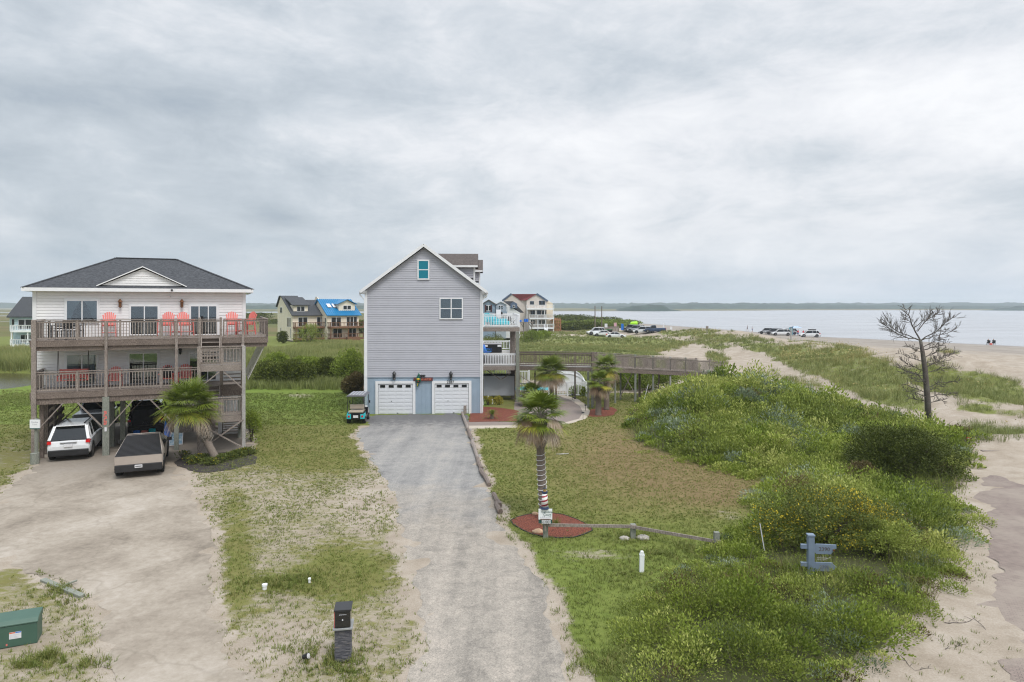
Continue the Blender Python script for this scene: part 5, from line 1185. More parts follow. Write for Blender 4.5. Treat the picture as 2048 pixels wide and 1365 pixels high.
fdeck(h, .0, 7.9, -1.9, 0, 3.25, M['timber_brown'], 3, .2); fdeck(h, .0, 7.9, -1.9, 0, .85, M['timber_brown'], 3, -.2)
swin(h, .8, 3.0, 3.3, 5.3); swin(h, 4.2, 6.6, 3.3, 5.4, n=3); swin(h, 1.2, 3.2, .9, 2.9); swin(h, 4.6, 6.4, .9, 2.9); swin(h, .8, 1.4, 3.2, 5.2, side=0, n=1)
for a0 in (.9, 2.1):
    t = MB(); t.prism([(a0, 2.0, 5.7+2.5*.6+.16), (a0, 3.2, 5.7+3.7*.6+.16), (a0+.8, 3.2, 5.7+3.7*.6+.16), (a0+.8, 2.0, 5.7+2.5*.6+.16)], (0, 0, .08)); t.build('skylight', M['plate'], rf_)
t = MB(); t.box(.1, 6.9, .1, D_-.1, -.3, .39); t.build('foundation', M['timber_dark'], h)
t = MB(); t.box(3.3, 6.2, -2.8, -1.9, -.3, 1.1); t.build('deck_steps', M['timber_brown'], h)
# pale blue house, far left
fr = Frame(X(29, 125), 125, R(4)); h = far_house('pale blue stilt house with dark roof and white balconies at the far left edge', fr)
fwall(h, 9.0, 10, .3, lambda v: 6.0 + min(v*.8, (10-v)*.5+.3), M['blue_far'])
roof_prof('roof', h, [(-.6, 5.75), (3.9, 9.4), (10.5, 6.2)], -1.0, 9.5, M['shingle_grey'])
t = MB(); t.box(-1.35, 0, .8, 5, 3.0, 5.6); bb = t.build('side_bay', M['blue_far'], h); t = MB(); t.prism([(-1.7, .5, 5.5), (0, .5, 6.3), (0, 5.2, 6.3), (-1.7, 5.2, 5.5)], (0, 0, .12)); t.build('bay_roof', M['shingle_grey'], bb); swin(bb, -.95, -.35, 3.9, 5.3, .8, n=1)
t = MB(); t.box(-1.0, 0, 1.2, 4.5, .2, 3.0); t.build('side_wall', M['blue_far'], bb)
swin(h, .7, 4.3, 3.4, 5.2, n=3); swin(h, 1.1, 3.6, .9, 2.4, n=3)
fdeck(h, .35, 9.0, -1.7, 0, 3.2, M['vinyl'], 4, .9); fdeck(h, .35, 9.0, -1.7, 0, .62, M['vinyl'], 4, 0)
t = MB(); t.box(.4, 8.9, -1.4, 0, -.3, .3); t.build('foundation', M['blue_far'], h)
# red-roofed house
fr = Frame(X(1007, 190), 190, 0); h = far_house('tall beige beach house with dark red roof and three white balconies', fr); sc = 190/F
def fa(px): return (px-1007)*sc
def fz(py): return Zat(py, 190)
t = MB(); lap_wall(t, (0, .6), (fa(1053), .6), .3, fz(600.5), .3, .03); lap_wall(t, (fa(1053), 0), (fa(1093), 0), .3, fz(600.5), .3, .03); lap_wall(t, (0, 12), (0, .6), .3, fz(600.5), .6, .03); lap_wall(t, (fa(1093), 0), (fa(1093), 12), .3, fz(600.5), .6, .03); lap_wall(t, (fa(1093), 12), (0, 12), .3, fz(600.5), .6, .03); t.build('wall', M['beige_far'], h)
ze, zr = fz(600.5), fz(588.5)
t = MB(); t.prism([(0, .58, ze), (fa(1041), .58, ze), (fa(1023), .58, zr)], (0, 2, 0)); t.prism([(fa(1053), -.02, ze), (fa(1093), -.02, ze), (fa(1073), -.02, zr)], (0, 2, 0)); t.build('gable', M['beige_far'], h)
t = MB(); t.add([(fa(1023), .4, zr), (fa(1073), -.3, zr), (fa(1053), -.2, ze-.1), (fa(1041), .4, ze-.1)], [(3, 2, 1, 0)])
t.add([(fa(1004), .3, ze-.25), (fa(1023), .3, zr+.05), (fa(1023), 12.3, zr+.05), (fa(1004), 12.3, ze-.25)], [(0,1,2,3)]); t.add([(fa(1073), -.3, zr+.05), (fa(1096), -.3, ze-.35), (fa(1096), 12.3, ze-.35), (fa(1073), 12.3, zr+.05)], [(0,1,2,3)])
t.add([(fa(1023), .4, zr), (fa(1073), -.3, zr), (fa(1073), 12.3, zr), (fa(1023), 12.3, zr)], [(0,1,2,3)]); t.build('roof', M['shingle_red'], h)
t = MB()
for p, q in (((fa(1004.5), .5, ze-.2), (fa(1023), .5, zr+.08)), ((fa(1073), -.15, zr+.08), (fa(1095.5), -.15, ze-.3))): t.bar(p, q, .5, .22, up=(0, 1, 0))
t.build('rake_board', M['navy'], h)
t = MB(); t.box(fa(1093), fa(1106), 1, 8, .3, fz(607)); t.prism([(fa(1093), .9, fz(607)), (fa(1106), .9, fz(607)), (fa(1093), .9, fz(600))], (0, 7, 0)); t.build('side_wing', M['cream_far'], h)
for py, p0 in ((617.5, 1053), (636.5, 1059), (655.5, 1059)):
    fdeck(h, fa(p0), fa(1107), -2.2, 0, fz(py), M['vinyl'], 4, .3 if py > 640 else fz(py)-2.7, sp=.4)
for q in ((1060, 1068, 603, 609.5), (1078, 1090, 602, 610.5)): swin(h, fa(q[0]), fa(q[1]), fz(q[3]), fz(q[2]), -.02, frame=M['navy'])
for q in ((1061, 1070), (1074, 1082), (1084, 1092)): swin(h, fa(q[0]), fa(q[1]), fz(630), fz(621.5), -.02, frame=M['navy']); swin(h, fa(q[0]), fa(q[1]), fz(649), fz(640), -.02)
t = MB()
for i in range(7): t.box(fa(1088), fa(1094), -2.3-i*.3, -2.0-i*.3, fz(655.5)-.22*(i+1), fz(655.5)-.22*i)
for a in (fa(1088), fa(1094)): t.bar((a, -2.2, fz(655.5)+.9), (a, -4.4, .9), .08, .1)
t.build('stair', M['vinyl'], h)
t = MB()
for a in (1108, 1112, 1116.5, 1121): t.box(fa(a)-.1, fa(a)+.1, -1, -.8, .2, fz(636 + (a-1108)*.25)); t.box(fa(a)-.1, fa(a)+.1, 2, 2.2, .2, fz(636))
for z in (660, 653, 646, 640): t.box(fa(1102), fa(1122), -1.05, -.95, fz(z)-.1, fz(z)+.12)
t.bar((fa(1108), -1.1, fz(658)), (fa(1121), -1.1, fz(642)), .08, .2, up=(0, 1, 0)); t.bar((fa(1121), -1.12, fz(658)), (fa(1108), -1.12, fz(642)), .08, .2, up=(0, 1, 0)); t.box(fa(1100), fa(1122), -.9, 2, fz(641)-.1, fz(641)); t.build('timber_stair', M['orange_wood'], h)
# blue townhouses
fr = Frame(X(952, 150), 150, 0); h = far_house('blue gabled townhouse with white window trim just right of the grey house', fr); k5 = 150/F
def ta(px): return (px-952)*k5
def tz(py): return Zat(py, 150)
for i, (p0, p1, pk, mm) in enumerate(((964, 990, 600.5, 'slate_blue'), (991.5, 1012, 603.5, 'grey_blue'))):
    t = MB(); lap_wall(t, (ta(p0), i*.5), (ta(p1), i*.5), .5, lambda q, pk=pk: tz(608.5)+(tz(pk)-tz(608.5))*(1-abs(2*q-1)), .25, .03); lap_wall(t, (ta(p1), i*.5), (ta(p1), 9), .5, tz(608.5), .5, .03); lap_wall(t, (ta(p0), 9), (ta(p0), i*.5), .5, tz(608.5), .5, .03); t.build('wall', M[mm], h)
    t = MB(); c_ = (p0+p1)/2
    for s in (-1, 1): t.prism([(ta(c_), i*.5-.3, tz(pk)+.1), (ta(c_+s*((p1-p0)/2+1.3)), i*.5-.3, tz(609.5)+.1), (ta(c_+s*((p1-p0)/2+1.3)), 9.3, tz(609.5)+.1), (ta(c_), 9.3, tz(pk)+.1)], (0, 0, -.15))
    t.build('roof', M['shingle_brown' if i == 0 else 'plate'], h)
swin(h, ta(972), ta(982), tz(622), tz(611), -.02); swin(h, ta(997), ta(1006), tz(620), tz(611), .48); fdeck(h, ta(992), ta(1014), -1.2, .5, tz(624.5), M['slate_blue'], 2, tz(624.5)-3)
swin(h, ta(1003), ta(1007), tz(664), tz(659), .48); swin(h, ta(1012), ta(1016), tz(664), tz(659), .48)
t = MB()
for s in (971, 982.6): t.box(ta(s)-.18, ta(s)+.18, -.09, -.03, tz(624), tz(610))
t.build('shutter', mat('maroon_shutter', (.06, .015, .02), .6, .1), h)
fr = Frame(X(1012, 152), 152, 0); h = far_house('white walled blue townhouse with dark sloping roof and small dormer', fr); k5 = 152/F
def ta2(px): return (px-1012)*k5
def tz2(py): return Zat(py, 152)
t = MB(); t.prism([(0, 0, .5), (ta2(1040), 0, .5), (ta2(1040), 0, tz2(626)), (ta2(1012), 0, tz2(608))], (0, 8, 0)); t.build('wall', M['white'], h)
t = MB(); t.prism([(-.6, 1.0, tz2(603)), (ta2(1026), 1.0, tz2(603)), (ta2(1048), 1.0, tz2(626)), (ta2(1038), 1.0, tz2(626))], (0, 7.2, 0)); t.build('roof', M['shingle_grey'], h)
t = MB(); t.box(ta2(1021), ta2(1034.5), -.3, 3, tz2(617), tz2(608)); t.prism([(ta2(1021), -.3, tz2(608)), (ta2(1034.5), -.3, tz2(608)), (ta2(1027), -.3, tz2(603.5))], (0, 3, 0)); dd = t.build('dormer', M['navy'], h); swin(dd, ta2(1025.5), ta2(1030), tz2(616), tz2(610.5), -.3, n=1)
swin(h, ta2(1037), ta2(1039.5), tz2(640), tz2(631), 0, n=1)
# wooden platform with blue bins beside it
x0, y0 = X(1036, 150), 140; o = thing('platform', 'tall timber platform on posts in front of the beige house', 'platform', (x0, y0, 0)); k5 = 140/F
t = MB(); t.box(0, 29*k5, 0, 2, Zat(646, 140), Zat(644.5, 140)); t.build('platform_floor', M['timber'], o)
for px in (10.5, 27): t = MB(); t.box(px*k5-.1, px*k5+.1, .8, 1, .2, Zat(646, 140)); t.build('post', M['timber'], o)
t = MB(); t.bar((10.5*k5, .9, Zat(656, 140)), (4*k5, .9, Zat(646, 140)), .1, .12); t.bar((27*k5, .9, Zat(656, 140)), (20*k5, .9, Zat(646, 140)), .1, .12); t.bar((27*k5, .9, Zat(656, 140)), (31*k5, .9, Zat(643, 140)), .1, .12); t.build('brace', M['timber'], o)
for i, (px, lab) in enumerate(((1041, 'low blue barrel at the left end of the timber platform'), (1050, 'blue barrel in the middle of the timber platform'), (1054.5, 'blue barrel at the right of the timber platform'))):
    o = MB(); o.lathe([(0, 0), (.21, .02), (.22, .1), (.22, .35 if i == 0 else .55), (.2, .4 if i == 0 else .62), (0, .4 if i == 0 else .62)], (0, 0, 0), 12); b = o.build('barrel', M['blue_plastic']); b.location = (X(px, 141), 141, Zat(644.5, 140)+.0); tag(b, lab, 'barrel', 'blue barrels on the timber platform')

# ------------------------------------------------------------------ cars
def car(name, label, cat, loc, rz, paint_m, L=4.7, Wd=1.86, H=1.7, belt=1.02, hood=.98, kind='suv', detail=2, group=None, gate_open=False, rack=False):
    o = thing(name, label, cat, loc, rz, group); h = L/2; w = Wd/2; zb = .26
    cab = {'suv': (-h+.10, -h+.55, h-1.75, h-1.05), 'sedan': (-h+.75, -h+1.45, h-2.0, h-1.25), 'pickup': (-.35, -.15, h-2.0, h-1.3)}[kind]
    ts = {'suv': [(-h, .42, .72, .90), (-h+.06, zb+.04, .95, .97), (-h+.3, zb, belt, 1.0)], 'sedan': [(-h, .42, .70, .88), (-h+.08, zb+.04, belt-.06, .95), (-h+.6, zb, belt, 1.0)], 'pickup': [(-h, .42, .80, .95), (-h+.03, zb+.1, belt+.1, .98), (-h+.2, zb, belt+.12, 1.0)]}[kind]
    st = ts + [(-h*.3, zb-.02, belt + (.1 if kind == 'pickup' else .02), 1.0), (h*.1, zb-.02, belt, 1.0), (cab[3]+.1, zb, belt-.02, 1.0), (h-.55, zb, hood-.08, .97), (h-.15, zb+.04, hood-.22, .92), (h, .40, .68, .82)]
    b = MB(); vs = []
    for (y, z0, z1, k) in st:
        W_ = w*k; zm = z0 + (z1-z0)*.55
        vs += [(-W_*.90, y, z0), (-W_*.985, y, z0+.10), (-W_, y, zm), (-W_*.97, y, z1-.07), (-W_*.88, y, z1), (0, y, z1+.025), (W_*.88, y, z1), (W_*.97, y, z1-.07), (W_, y, zm), (W_*.985, y, z0+.10), (W_*.90, y, z0)]
    n = 11; fs = [(i*n+j, (i+1)*n+j, (i+1)*n+(j+1) % n, i*n+(j+1) % n) for i in range(len(st)-1) for j in range(n)]
    fs += [tuple(range(n)), tuple(range((len(st)-1)*n+n-1, (len(st)-1)*n-1, -1))]; b.add(vs, fs)
    # roof and pillars
    B = [(-w*.90, cab[0], belt), (w*.90, cab[0], belt), (w*.90, cab[3], belt-.02), (-w*.90, cab[3], belt-.02)]; T = [(-w*.72, cab[1], H-.05), (w*.72, cab[1], H-.05), (w*.72, cab[2], H-.06), (-w*.72, cab[2], H-.06)]
    b.add([(-w*.72, cab[1], H-.05), (w*.72, cab[1], H-.05), (w*.72, cab[2], H-.06), (-w*.72, cab[2], H-.06), (-w*.66, cab[1]+.06, H), (w*.66, cab[1]+.06, H), (w*.66, cab[2]-.06, H-.01), (-w*.66, cab[2]-.06, H-.01)], [(4,5,6,7), (0,1,5,4), (1,2,6,5), (2,3,7,6), (3,0,4,7), (0,3,2,1)])
    for p, q, r in zip(B, T, (.14, .14, .08, .08)): b.bar(p, q, r, .06)
    for s in (-1, 1):
        ym = (cab[1]+cab[2])/2; b.bar((s*w*.90, ym, belt), (s*w*.725, ym, H-.05), .06, .03)
        if kind == 'suv': y2 = cab[1]+.45; b.bar((s*w*.90, y2-.15, belt), (s*w*.725, y2, H-.05), .10, .03)
    if kind == 'suv': b.box(-w*.66, w*.66, cab[1]-.18, cab[1]+.05, H-.045, H-.0)
    bo = b.build('body', paint_m, o, smooth=False, bevel=.025 if detail > 1 else 0)
    g = MB(); q = .985; B2 = [(x*q, y, z) for x, y, z in B]; T2 = [(x*q, y, z) for x, y, z in T]; g.add(B2+T2, [(0,1,5,4), (1,2,6,5), (2,3,7,6), (3,0,4,7)]); g.build('window_glass', M['car_glass'], o)
    wr_ = .36 if kind == 'suv' else .33
    wm_ = MB(); wm_.tube([(-.12, 0, 0), (.12, 0, 0)], wr_, 18); wl = wm_.mesh('tyre', M['rubber']); rm = MB(); rm.tube([(-.124, 0, 0), (.124, 0, 0)], wr_*.62, 12); rl = rm.mesh('rim', M['rim'])
    am = MB(); am.tube([(-.02, 0, 0), (.02, 0, 0)], wr_+.06, 18)
    for s in (-1, 1):
        for y in (-h+.88, h-.88):
            wo = link('wheel', wl, o); wo.location = (s*(w-.12), y, wr_)
            if detail: r_ = link('rim', rl, wo)
            arches = MB(); arches.tube([(s*(w-.20), y, wr_+.03), (s*(w+.004), y, wr_+.03)], wr_+.07, 18); arches.build('wheel_arch', M['black'], o)
    if detail:
        t = MB(); t.box(-w*.93, w*.93, -h-.05, -h+.25, zb-.02, .56); t.box(-w*.80, w*.80, h-.25, h+.03, zb-.0, .50); t.build('bumper', M['black'] if kind != 'sedan' else paint_m, o, bevel=.04)
        for s in (-1, 1):
            t = MB(); t.box(s*w*.79, s*w*.955, -h-.02, -h+.22, .86, .98); t.box(s*w*.955, s*w*.975, -h+.02, -h+.35, .82, .98); t.build('tail_light', M['red_lens'], o)
            t = MB(); t.box(s*w*.62, s*w*.88, h-.22, h-.04, .62, .76); t.build('headlight', M['plate'], o)
            t = MB(); t.box(s*(w+.02), s*(w+.22), cab[3]-.35, cab[3]-.22, belt-.02, belt+.16); t.build('mirror', M['black'], o, bevel=.02)
    if detail > 1:
        t = MB(); t.box(-.18, .18, -h-.055, -h-.02, .70, .84); t.build('licence_plate', M['plate'], o); t = MB(); t.box(-.35, .35, -h-.03, -h+.05, .885, .915); t.build('chrome_strip', M['rim'], o)
        if rack:
            for s in (-1, 1): t = MB(); t.bar((s*w*.62, cab[1]+.1, H+.05), (s*w*.62, cab[2]-.2, H+.05), .04, .04); t.build('roof_rail', M['black'], o)
    return o
def at(px, py, back=0.0, dirx=0, diry=1, z=0):
    x, y = W(px, py, z); return (x + dirx*back, y + diry*back, z)
hx, hy = -math.sin(R(23)), math.cos(R(23))
c1 = car('parked_car', 'white sport utility car parked under the left edge of the stilt house', 'car', at(137, 922, 2.35, hx, hy, .012), R(23), M['paint_white'], rack=True)
# rear quarter fin spoiler, wiper
c2 = car('parked_car', 'dark grey pickup with roof bars parked ahead of the white car under the stilt house', 'car', (X(174, 41.2)-.6, 43.2, .012), R(23), M['paint_grey'], L=5.4, H=1.85, belt=1.12, hood=1.1, kind='pickup', rack=True)
c3 = car('parked_car', 'black sport utility car with its rear gate raised and beach gear in the back', 'car', (X(291, 40.3)-1.0, 42.7, .012), R(23), M['paint_black'], L=4.95, Wd=1.98, H=1.78, belt=1.05)
t = MB(); t.prism([(-.80, -2.05, 1.74), (.80, -2.05, 1.74), (.72, -2.75, 2.08), (-.72, -2.75, 2.08)], (0, -.07, .06)); gt = t.build('tail_gate', M['paint_black'], c3, bevel=.03)
t = MB(); t.bar((-.48, -2.45, 2.02), (-.40, -2.35, 2.24), .10, .06); t.bar((.48, -2.45, 2.02), (.40, -2.35, 2.24), .10, .06); t.box(-.50, .50, -2.42, -2.28, 2.22, 2.30); t.build('spoiler', M['plate'], gt)
t = MB(); t.box(-.70, .70, -2.53, -2.50, .62, 1.55); t.build('boot_opening', M['interior'], c3)
gear = [(-.45, .30, M['blue_plastic'], 'blue cooler'), (-.05, .28, M['coral'], 'coral beach bag'), (.35, .34, M['turquoise'], 'turquoise beach bag')]
for i, (xo, hh, mm, nm) in enumerate(gear):
    ca, sa = math.cos(R(23)), math.sin(R(23)); lx, ly = xo, -2.72; cx, cy = c3.location.x + lx*ca - ly*sa, c3.location.y + lx*sa + ly*ca
    o = thing('beach_bag', nm + ' standing behind the raised gate of the black car', 'bag', (cx, cy, .012), R(23)); t = MB(); t.box(-.17, .17, -.13, .13, 0, hh*1.3); t.build('bag_body', mm, o, bevel=.05)
    t = MB(); t.tube([(-.1, 0, hh*1.3), (-.08, 0, hh*1.3+.1), (.08, 0, hh*1.3+.1), (.1, 0, hh*1.3)], .012, 5); t.build('handle', M['black'], o)
# angular steel pickup
def wedge_truck(loc, rz):
    o = thing('parked_truck', 'angular pickup with bare steel tailgate and black bed cover standing in the left driveway', 'truck', loc, rz); w = 1.01
    side = [(-2.84, .62), (-2.84, 1.22), (-.30, 1.86), (.15, 1.87), (2.55, 1.05), (2.80, .78), (2.75, .52), (2.35, .42), (-2.5, .42)]
    b = MB()
    for s in (-1, 1): b.prism([(s*w, y, z) for y, z in side[:3]] + [(s*w*.80 if z > 1.3 else s*w, y, z) for y, z in side[3:4]] + [(s*w, y, z) for y, z in side[4:]], (0, 0, 0.0001)) if False else None
    def ring(y, zt, zb, wt): return [(-w, y, zb), (-w*1.0, y, min(zt, 1.15)), (-wt, y, zt), (wt, y, zt), (w*1.0, y, min(zt, 1.15)), (w, y, zb)]
    rs = [ring(-2.82, 1.22, .60, w*.985), ring(-2.4, 1.32, .42, w*.97), ring(-.35, 1.84, .42, w*.74), ring(.15, 1.86, .42, w*.72), ring(1.5, 1.41, .42, w*.86), ring(2.55, 1.04, .42, w*.95), ring(2.82, .80, .52, w*.90)]
    n = 6; vs = [p for r in rs for p in r]; b.add(vs, [(i*n+j, (i+1)*n+j, (i+1)*n+(j+1) % n, i*n+(j+1) % n) for i in range(len(rs)-1) for j in range(n)] + [tuple(range(n)), tuple(range(len(vs)-1, len(vs)-n-1, -1))])
    b.build('body', M['steel_matte'], o)
    t = MB(); t.prism([(-w*.97, -2.80, 1.235), (w*.97, -2.80, 1.235), (w*.72, -.40, 1.85), (-w*.72, -.40, 1.85)], (0, 0, .02)); bc = t.build('bed_cover', M['black_metal'], o)
    t = MB()
    for i in range(17): f = i/17; z = 1.262 + (1.865-1.262)*f; ww = w*(.96 - .24*f); t.box(-ww, ww, -2.80+2.4*f, -2.785+2.4*f, z, z+.012)
    t.build('cover_slat', M['black'], bc)
    t = MB(); t.prism([(-w*.70, -.2, 1.872), (w*.70, -.2, 1.872), (w*.80, 1.4, 1.455), (-w*.80, 1.4, 1.455)], (0, 0, .012)); t.build('windscreen', M['car_glass'], o)
    for s in (-1, 1):
        t = MB(); t.prism([(s*w*.985, -1.3, 1.20), (s*w*.985, 1.35, 1.20), (s*w*.84, 1.0, 1.50), (s*w*.76, .1, 1.80), (s*w*.86, -1.1, 1.50)], (s*.012, 0, 0)); t.build('side_window', M['car_glass'], o)
        t = MB(); t.box(s*(w+.02), s*(w+.24), .85, 1.0, 1.18, 1.36); t.build('mirror', M['black'], o)
        t = MB(); t.box(s*w*.70, s*w*.90, -2.88, -2.845, .66, .70); t.build('tail_light', M['red_lens'], o)
        for y in (-1.85, 1.8):
            t = MB(); t.prism([(s*(w+.0), y+a_, z_) for a_, z_ in ((-.55, .40), (-.55, .75), (-.38, .93), (.38, .93), (.55, .75), (.55, .40))], (s*.05, 0, 0)); t.build('wheel_arch', M['black'], o)
            t = MB(); t.tube([(s*(w-.28), y, .44), (s*(w+.03), y, .44)], .44, 20); wo = t.build('wheel', M['rubber'], o); t = MB(); t.tube([(s*(w+.02), y, .44), (s*(w+.045), y, .44)], .26, 12); t.build('rim', M['black_metal'], wo)
    t = MB(); t.box(-w*.965, w*.965, -2.86, -2.825, .76, 1.20); t.build('tailgate', M['steel_matte'], o); t = MB(); t.box(-w*.99, w*.99, -2.90, -2.5, .36, .745); t.box(-w*.99, w*.99, -2.855, -2.80, 1.205, 1.25); t.build('bumper', M['black_metal'], o, bevel=.03)
    t = MB(); t.box(-.16, .16, -2.93, -2.905, .56, .72); p = t.build('licence_plate', M['plate'], o)
    for i in range(7): t = MB()
    t = MB(); [t.box(-.125+i*.038, -.10+i*.038, -2.937, -2.931, .61, .67) for i in range(7)]; t.build('plate_number', M['ink'], p)
    return o
wt2 = wedge_truck(at(275, 956, 2.70, hx, hy, .012), R(24)); wt2.scale = (.94, .94, .82)
# parking area and beach cars
PK = 'cars in the parking area beyond the dunes'; BC = 'cars on the beach by the water'
for px, Y, rz, pm_, kind, lab, g, L_ in (
    (1192, 166, R(95), 'paint_white', 'suv', 'white car leftmost in the dune parking area, beside the two poles', PK, 4.5), (1206, 164, R(80), 'paint_white', 'sedan', 'white car with dark windows just right of the poles', PK, 4.6),
    (1232, 158, R(-100), 'paint_white', 'sedan', 'low white saloon car alone in front of the parking area', PK, 4.6), (1263, 172, R(60), 'paint_grey', 'suv', 'dark car at the left of the parking row', PK, 4.6),
    (1273, 170, R(60), 'paint_silver', 'suv', 'silver car between the dark car and the big white one', PK, 4.5), (1287, 165, R(75), 'paint_white', 'suv', 'large white sport utility car in the parking row', PK, 5.0),
    (1309, 163, R(85), 'paint_blue', 'pickup', 'dark blue pickup at the right of the parking row', PK, 5.2),
    (1535, 196, R(70), 'paint_silver', 'suv', 'silver car leftmost in the beach row', BC, 5.0), (1549, 192, R(70), 'paint_grey', 'suv', 'dark sport utility car second in the beach row', BC, 4.9),
    (1562, 186, R(80), 'paint_white', 'suv', 'white sport utility car third in the beach row', BC, 5.0), (1577, 192, R(70), 'paint_silver', 'suv', 'light car beside the blue tent on the beach', BC, 4.8), (1619, 176, R(80), 'paint_white', 'suv', 'pale sport utility car with black roof box right of the tent', BC, 4.9)):
    x = X(px, Y); c_ = car('parked_car', lab, 'car', (x, Y, max(HT1(x, Y), -.4)+.02), rz, M[pm_], L=L_, kind=kind, detail=1, group=g, H=1.75 if kind != 'sedan' else 1.45, belt=1.0 if kind != 'sedan' else .92, hood=.95 if kind != 'sedan' else .85)
    if px == 1619: t = MB(); t.box(-.5, .5, -1.5, .3, 1.77, 2.05); t.build('roof_box', M['black'], c_, bevel=.08)
# utility poles
for px, top, lab in ((1190, 612, 'left one of two bare wooden utility poles by the dune parking'), (1203.5, 613, 'right one of two bare wooden utility poles by the dune parking')):
    x = X(px, 172); t = MB(); t.tube([(0, 0, 0), (0, 0, Zat(top, 172)-HT1(x, 172))], [.17, .11], 8); b = t.build('utility_pole', M['timber_dark']); b.location = (x, 172, HT1(x, 172)); tag(b, lab, 'pole', 'utility poles')
# people on the beach
M['skin'] = mat('skin', (.45, .27, .19), .6, .05)
def person(label, px, Y, z, shirt, shorts, rz=0, sit=False, stride=.12):
    x = X(px, Y); z = HT1(x, Y) if z is None else z; bm = bmesh.new(); J = {}
    hip = .45 if sit else .92
    pts = {'hip': (0, 0, hip), 'chest': (0, 0, hip+.38), 'neck': (0, 0, hip+.56), 'head': (0, -.02, hip+.66), 'top': (0, -.01, hip+.82)}
    for s, n_ in ((-1, 'l'), (1, 'r')):
        if sit: pts.update({n_+'k': (s*.11, -.42, .48), n_+'f': (s*.11, -.48, .06), n_+'t': (s*.11, -.62, .03), n_+'h': (s*.10, -.03, hip-.01)})
        else: pts.update({n_+'h': (s*.10, 0, hip-.05), n_+'k': (s*.11, -s*stride*.5, .50), n_+'f': (s*.11, -s*stride, .07), n_+'t': (s*.12, -s*stride-.15, .03)})
        pts.update({n_+'s': (s*.19, 0, hip+.48), n_+'e': (s*.25, .02, hip+.22), n_+'w': (s*.24, -.12, hip+.0), n_+'p': (s*.23, -.16, hip-.07)})
    E_ = [('hip', 'chest'), ('chest', 'neck'), ('neck', 'head'), ('head', 'top')] + [(a, b) for n_ in 'lr' for a, b in (('hip', n_+'h'), (n_+'h', n_+'k'), (n_+'k', n_+'f'), (n_+'f', n_+'t'), ('chest', n_+'s'), (n_+'s', n_+'e'), (n_+'e', n_+'w'), (n_+'w', n_+'p'))]
    rad = dict(hip=.15, chest=.17, neck=.06, head=.10, top=.07, h=.10, k=.065, f=.045, t=.035, s=.065, e=.045, w=.032, p=.035)
    names = list(pts); me = bpy.data.meshes.new('person'); me.from_pydata([pts[k] for k in names], [(names.index(a), names.index(b)) for a, b in E_], [])
    o = bpy.data.objects.new('person', me); COL.objects.link(o); sk = o.modifiers.new('skin', 'SKIN'); 
    for k, sv in zip(names, me.skin_vertices[0].data): r = rad.get(k) or rad[k[1:]]; sv.radius = (r, r*.8 if k in ('hip', 'chest') else r); sv.use_root = k == 'hip'
    o.modifiers.new('sub', 'SUBSURF').levels = 1; dg = bpy.context.evaluated_depsgraph_get(); m2 = bpy.data.meshes.new_from_object(o.evaluated_get(dg)); bpy.data.objects.remove(o)
    for m_ in (M['skin'], shirt, shorts, M['ink']): m2.materials.append(m_)
    for f in m2.polygons:
        c = f.center; f.use_smooth = True
        f.material_index = 3 if c.z > hip+.74 else (1 if hip+.02 < c.z < hip+.55 and abs(c.x) < .25 else (2 if (hip-.42 < c.z <= hip+.02 and abs(c.x) < .2 and not sit) or (sit and c.z > .36 and c.y > -.35 and c.z <= hip+.05) else 0))
    o = link('person', m2); o.location = (x, Y, z); o.rotation_euler = (0, 0, rz); return tag(o, label, 'person')
dk = mat('dark_shirt', (.03, .03, .04), .8); wt_ = mat('white_shirt', (.6, .6, .62), .8); rd_ = mat('red_shirt', (.6, .02, .05), .8); bl_ = mat('blue_shorts', (.03, .10, .30), .8)
person('person in dark clothes walking at the edge of the water', 1494.5, 226, None, dk, dk, 1.2, stride=.25); person('person in a white shirt walking on the beach left of the cars', 1504.5, 212, None, wt_, bl_, -1.2, stride=.25)
person('person in a red shirt standing between the tent and the pale car', 1606.5, 182, None, rd_, bl_, .3); person('person in a pale shirt under the blue tent', 1587, 185, None, wt_, bl_, 0); person('person in red under the blue tent', 1596, 185, None, rd_, bl_, .5)
for px, lab in ((1976.5, 'left one of two people sitting on dark beach chairs by the water'), (1987, 'right one of two people sitting on dark beach chairs by the water')):
    Yp = 143.5; x = X(px, Yp); person(lab, px, Yp, None, dk, dk, math.pi*.9, sit=True)
    o = thing('beach_chair', lab.replace('people sitting on dark beach chairs', 'dark low beach chairs'), 'beach chair', (x, Yp, HT1(x, Yp)), math.pi*.9, 'dark beach chairs by the water')
    t = MB(); t.box(-.26, .26, -.28, .24, .30, .33); t.build('seat', M['ink'], o); t = MB(); t.bar((0, .22, .32), (0, .45, .95), .52, .03, up=(0, 1, 1)); t.build('backrest', M['ink'], o)
    for s in (-1, 1): t = MB(); t.tube([(s*.27, -.3, 0), (s*.27, .25, .34)], .02, 5); t.tube([(s*.27, .28, 0), (s*.27, -.28, .33)], .02, 5); t.build('leg', M['black'], o)
x, Yp = X(1981.5, 142.5), 142.5; t = MB(); t.box(-.22, .22, -.17, .17, 0, .36); t.box(-.23, .23, -.18, .18, .362, .42); b = t.build('cooler', M['coral'], None, bevel=.03); b.location = (x, Yp, HT1(x, Yp)); tag(b, 'small red cooler between the two beach chairs by the water', 'cooler')
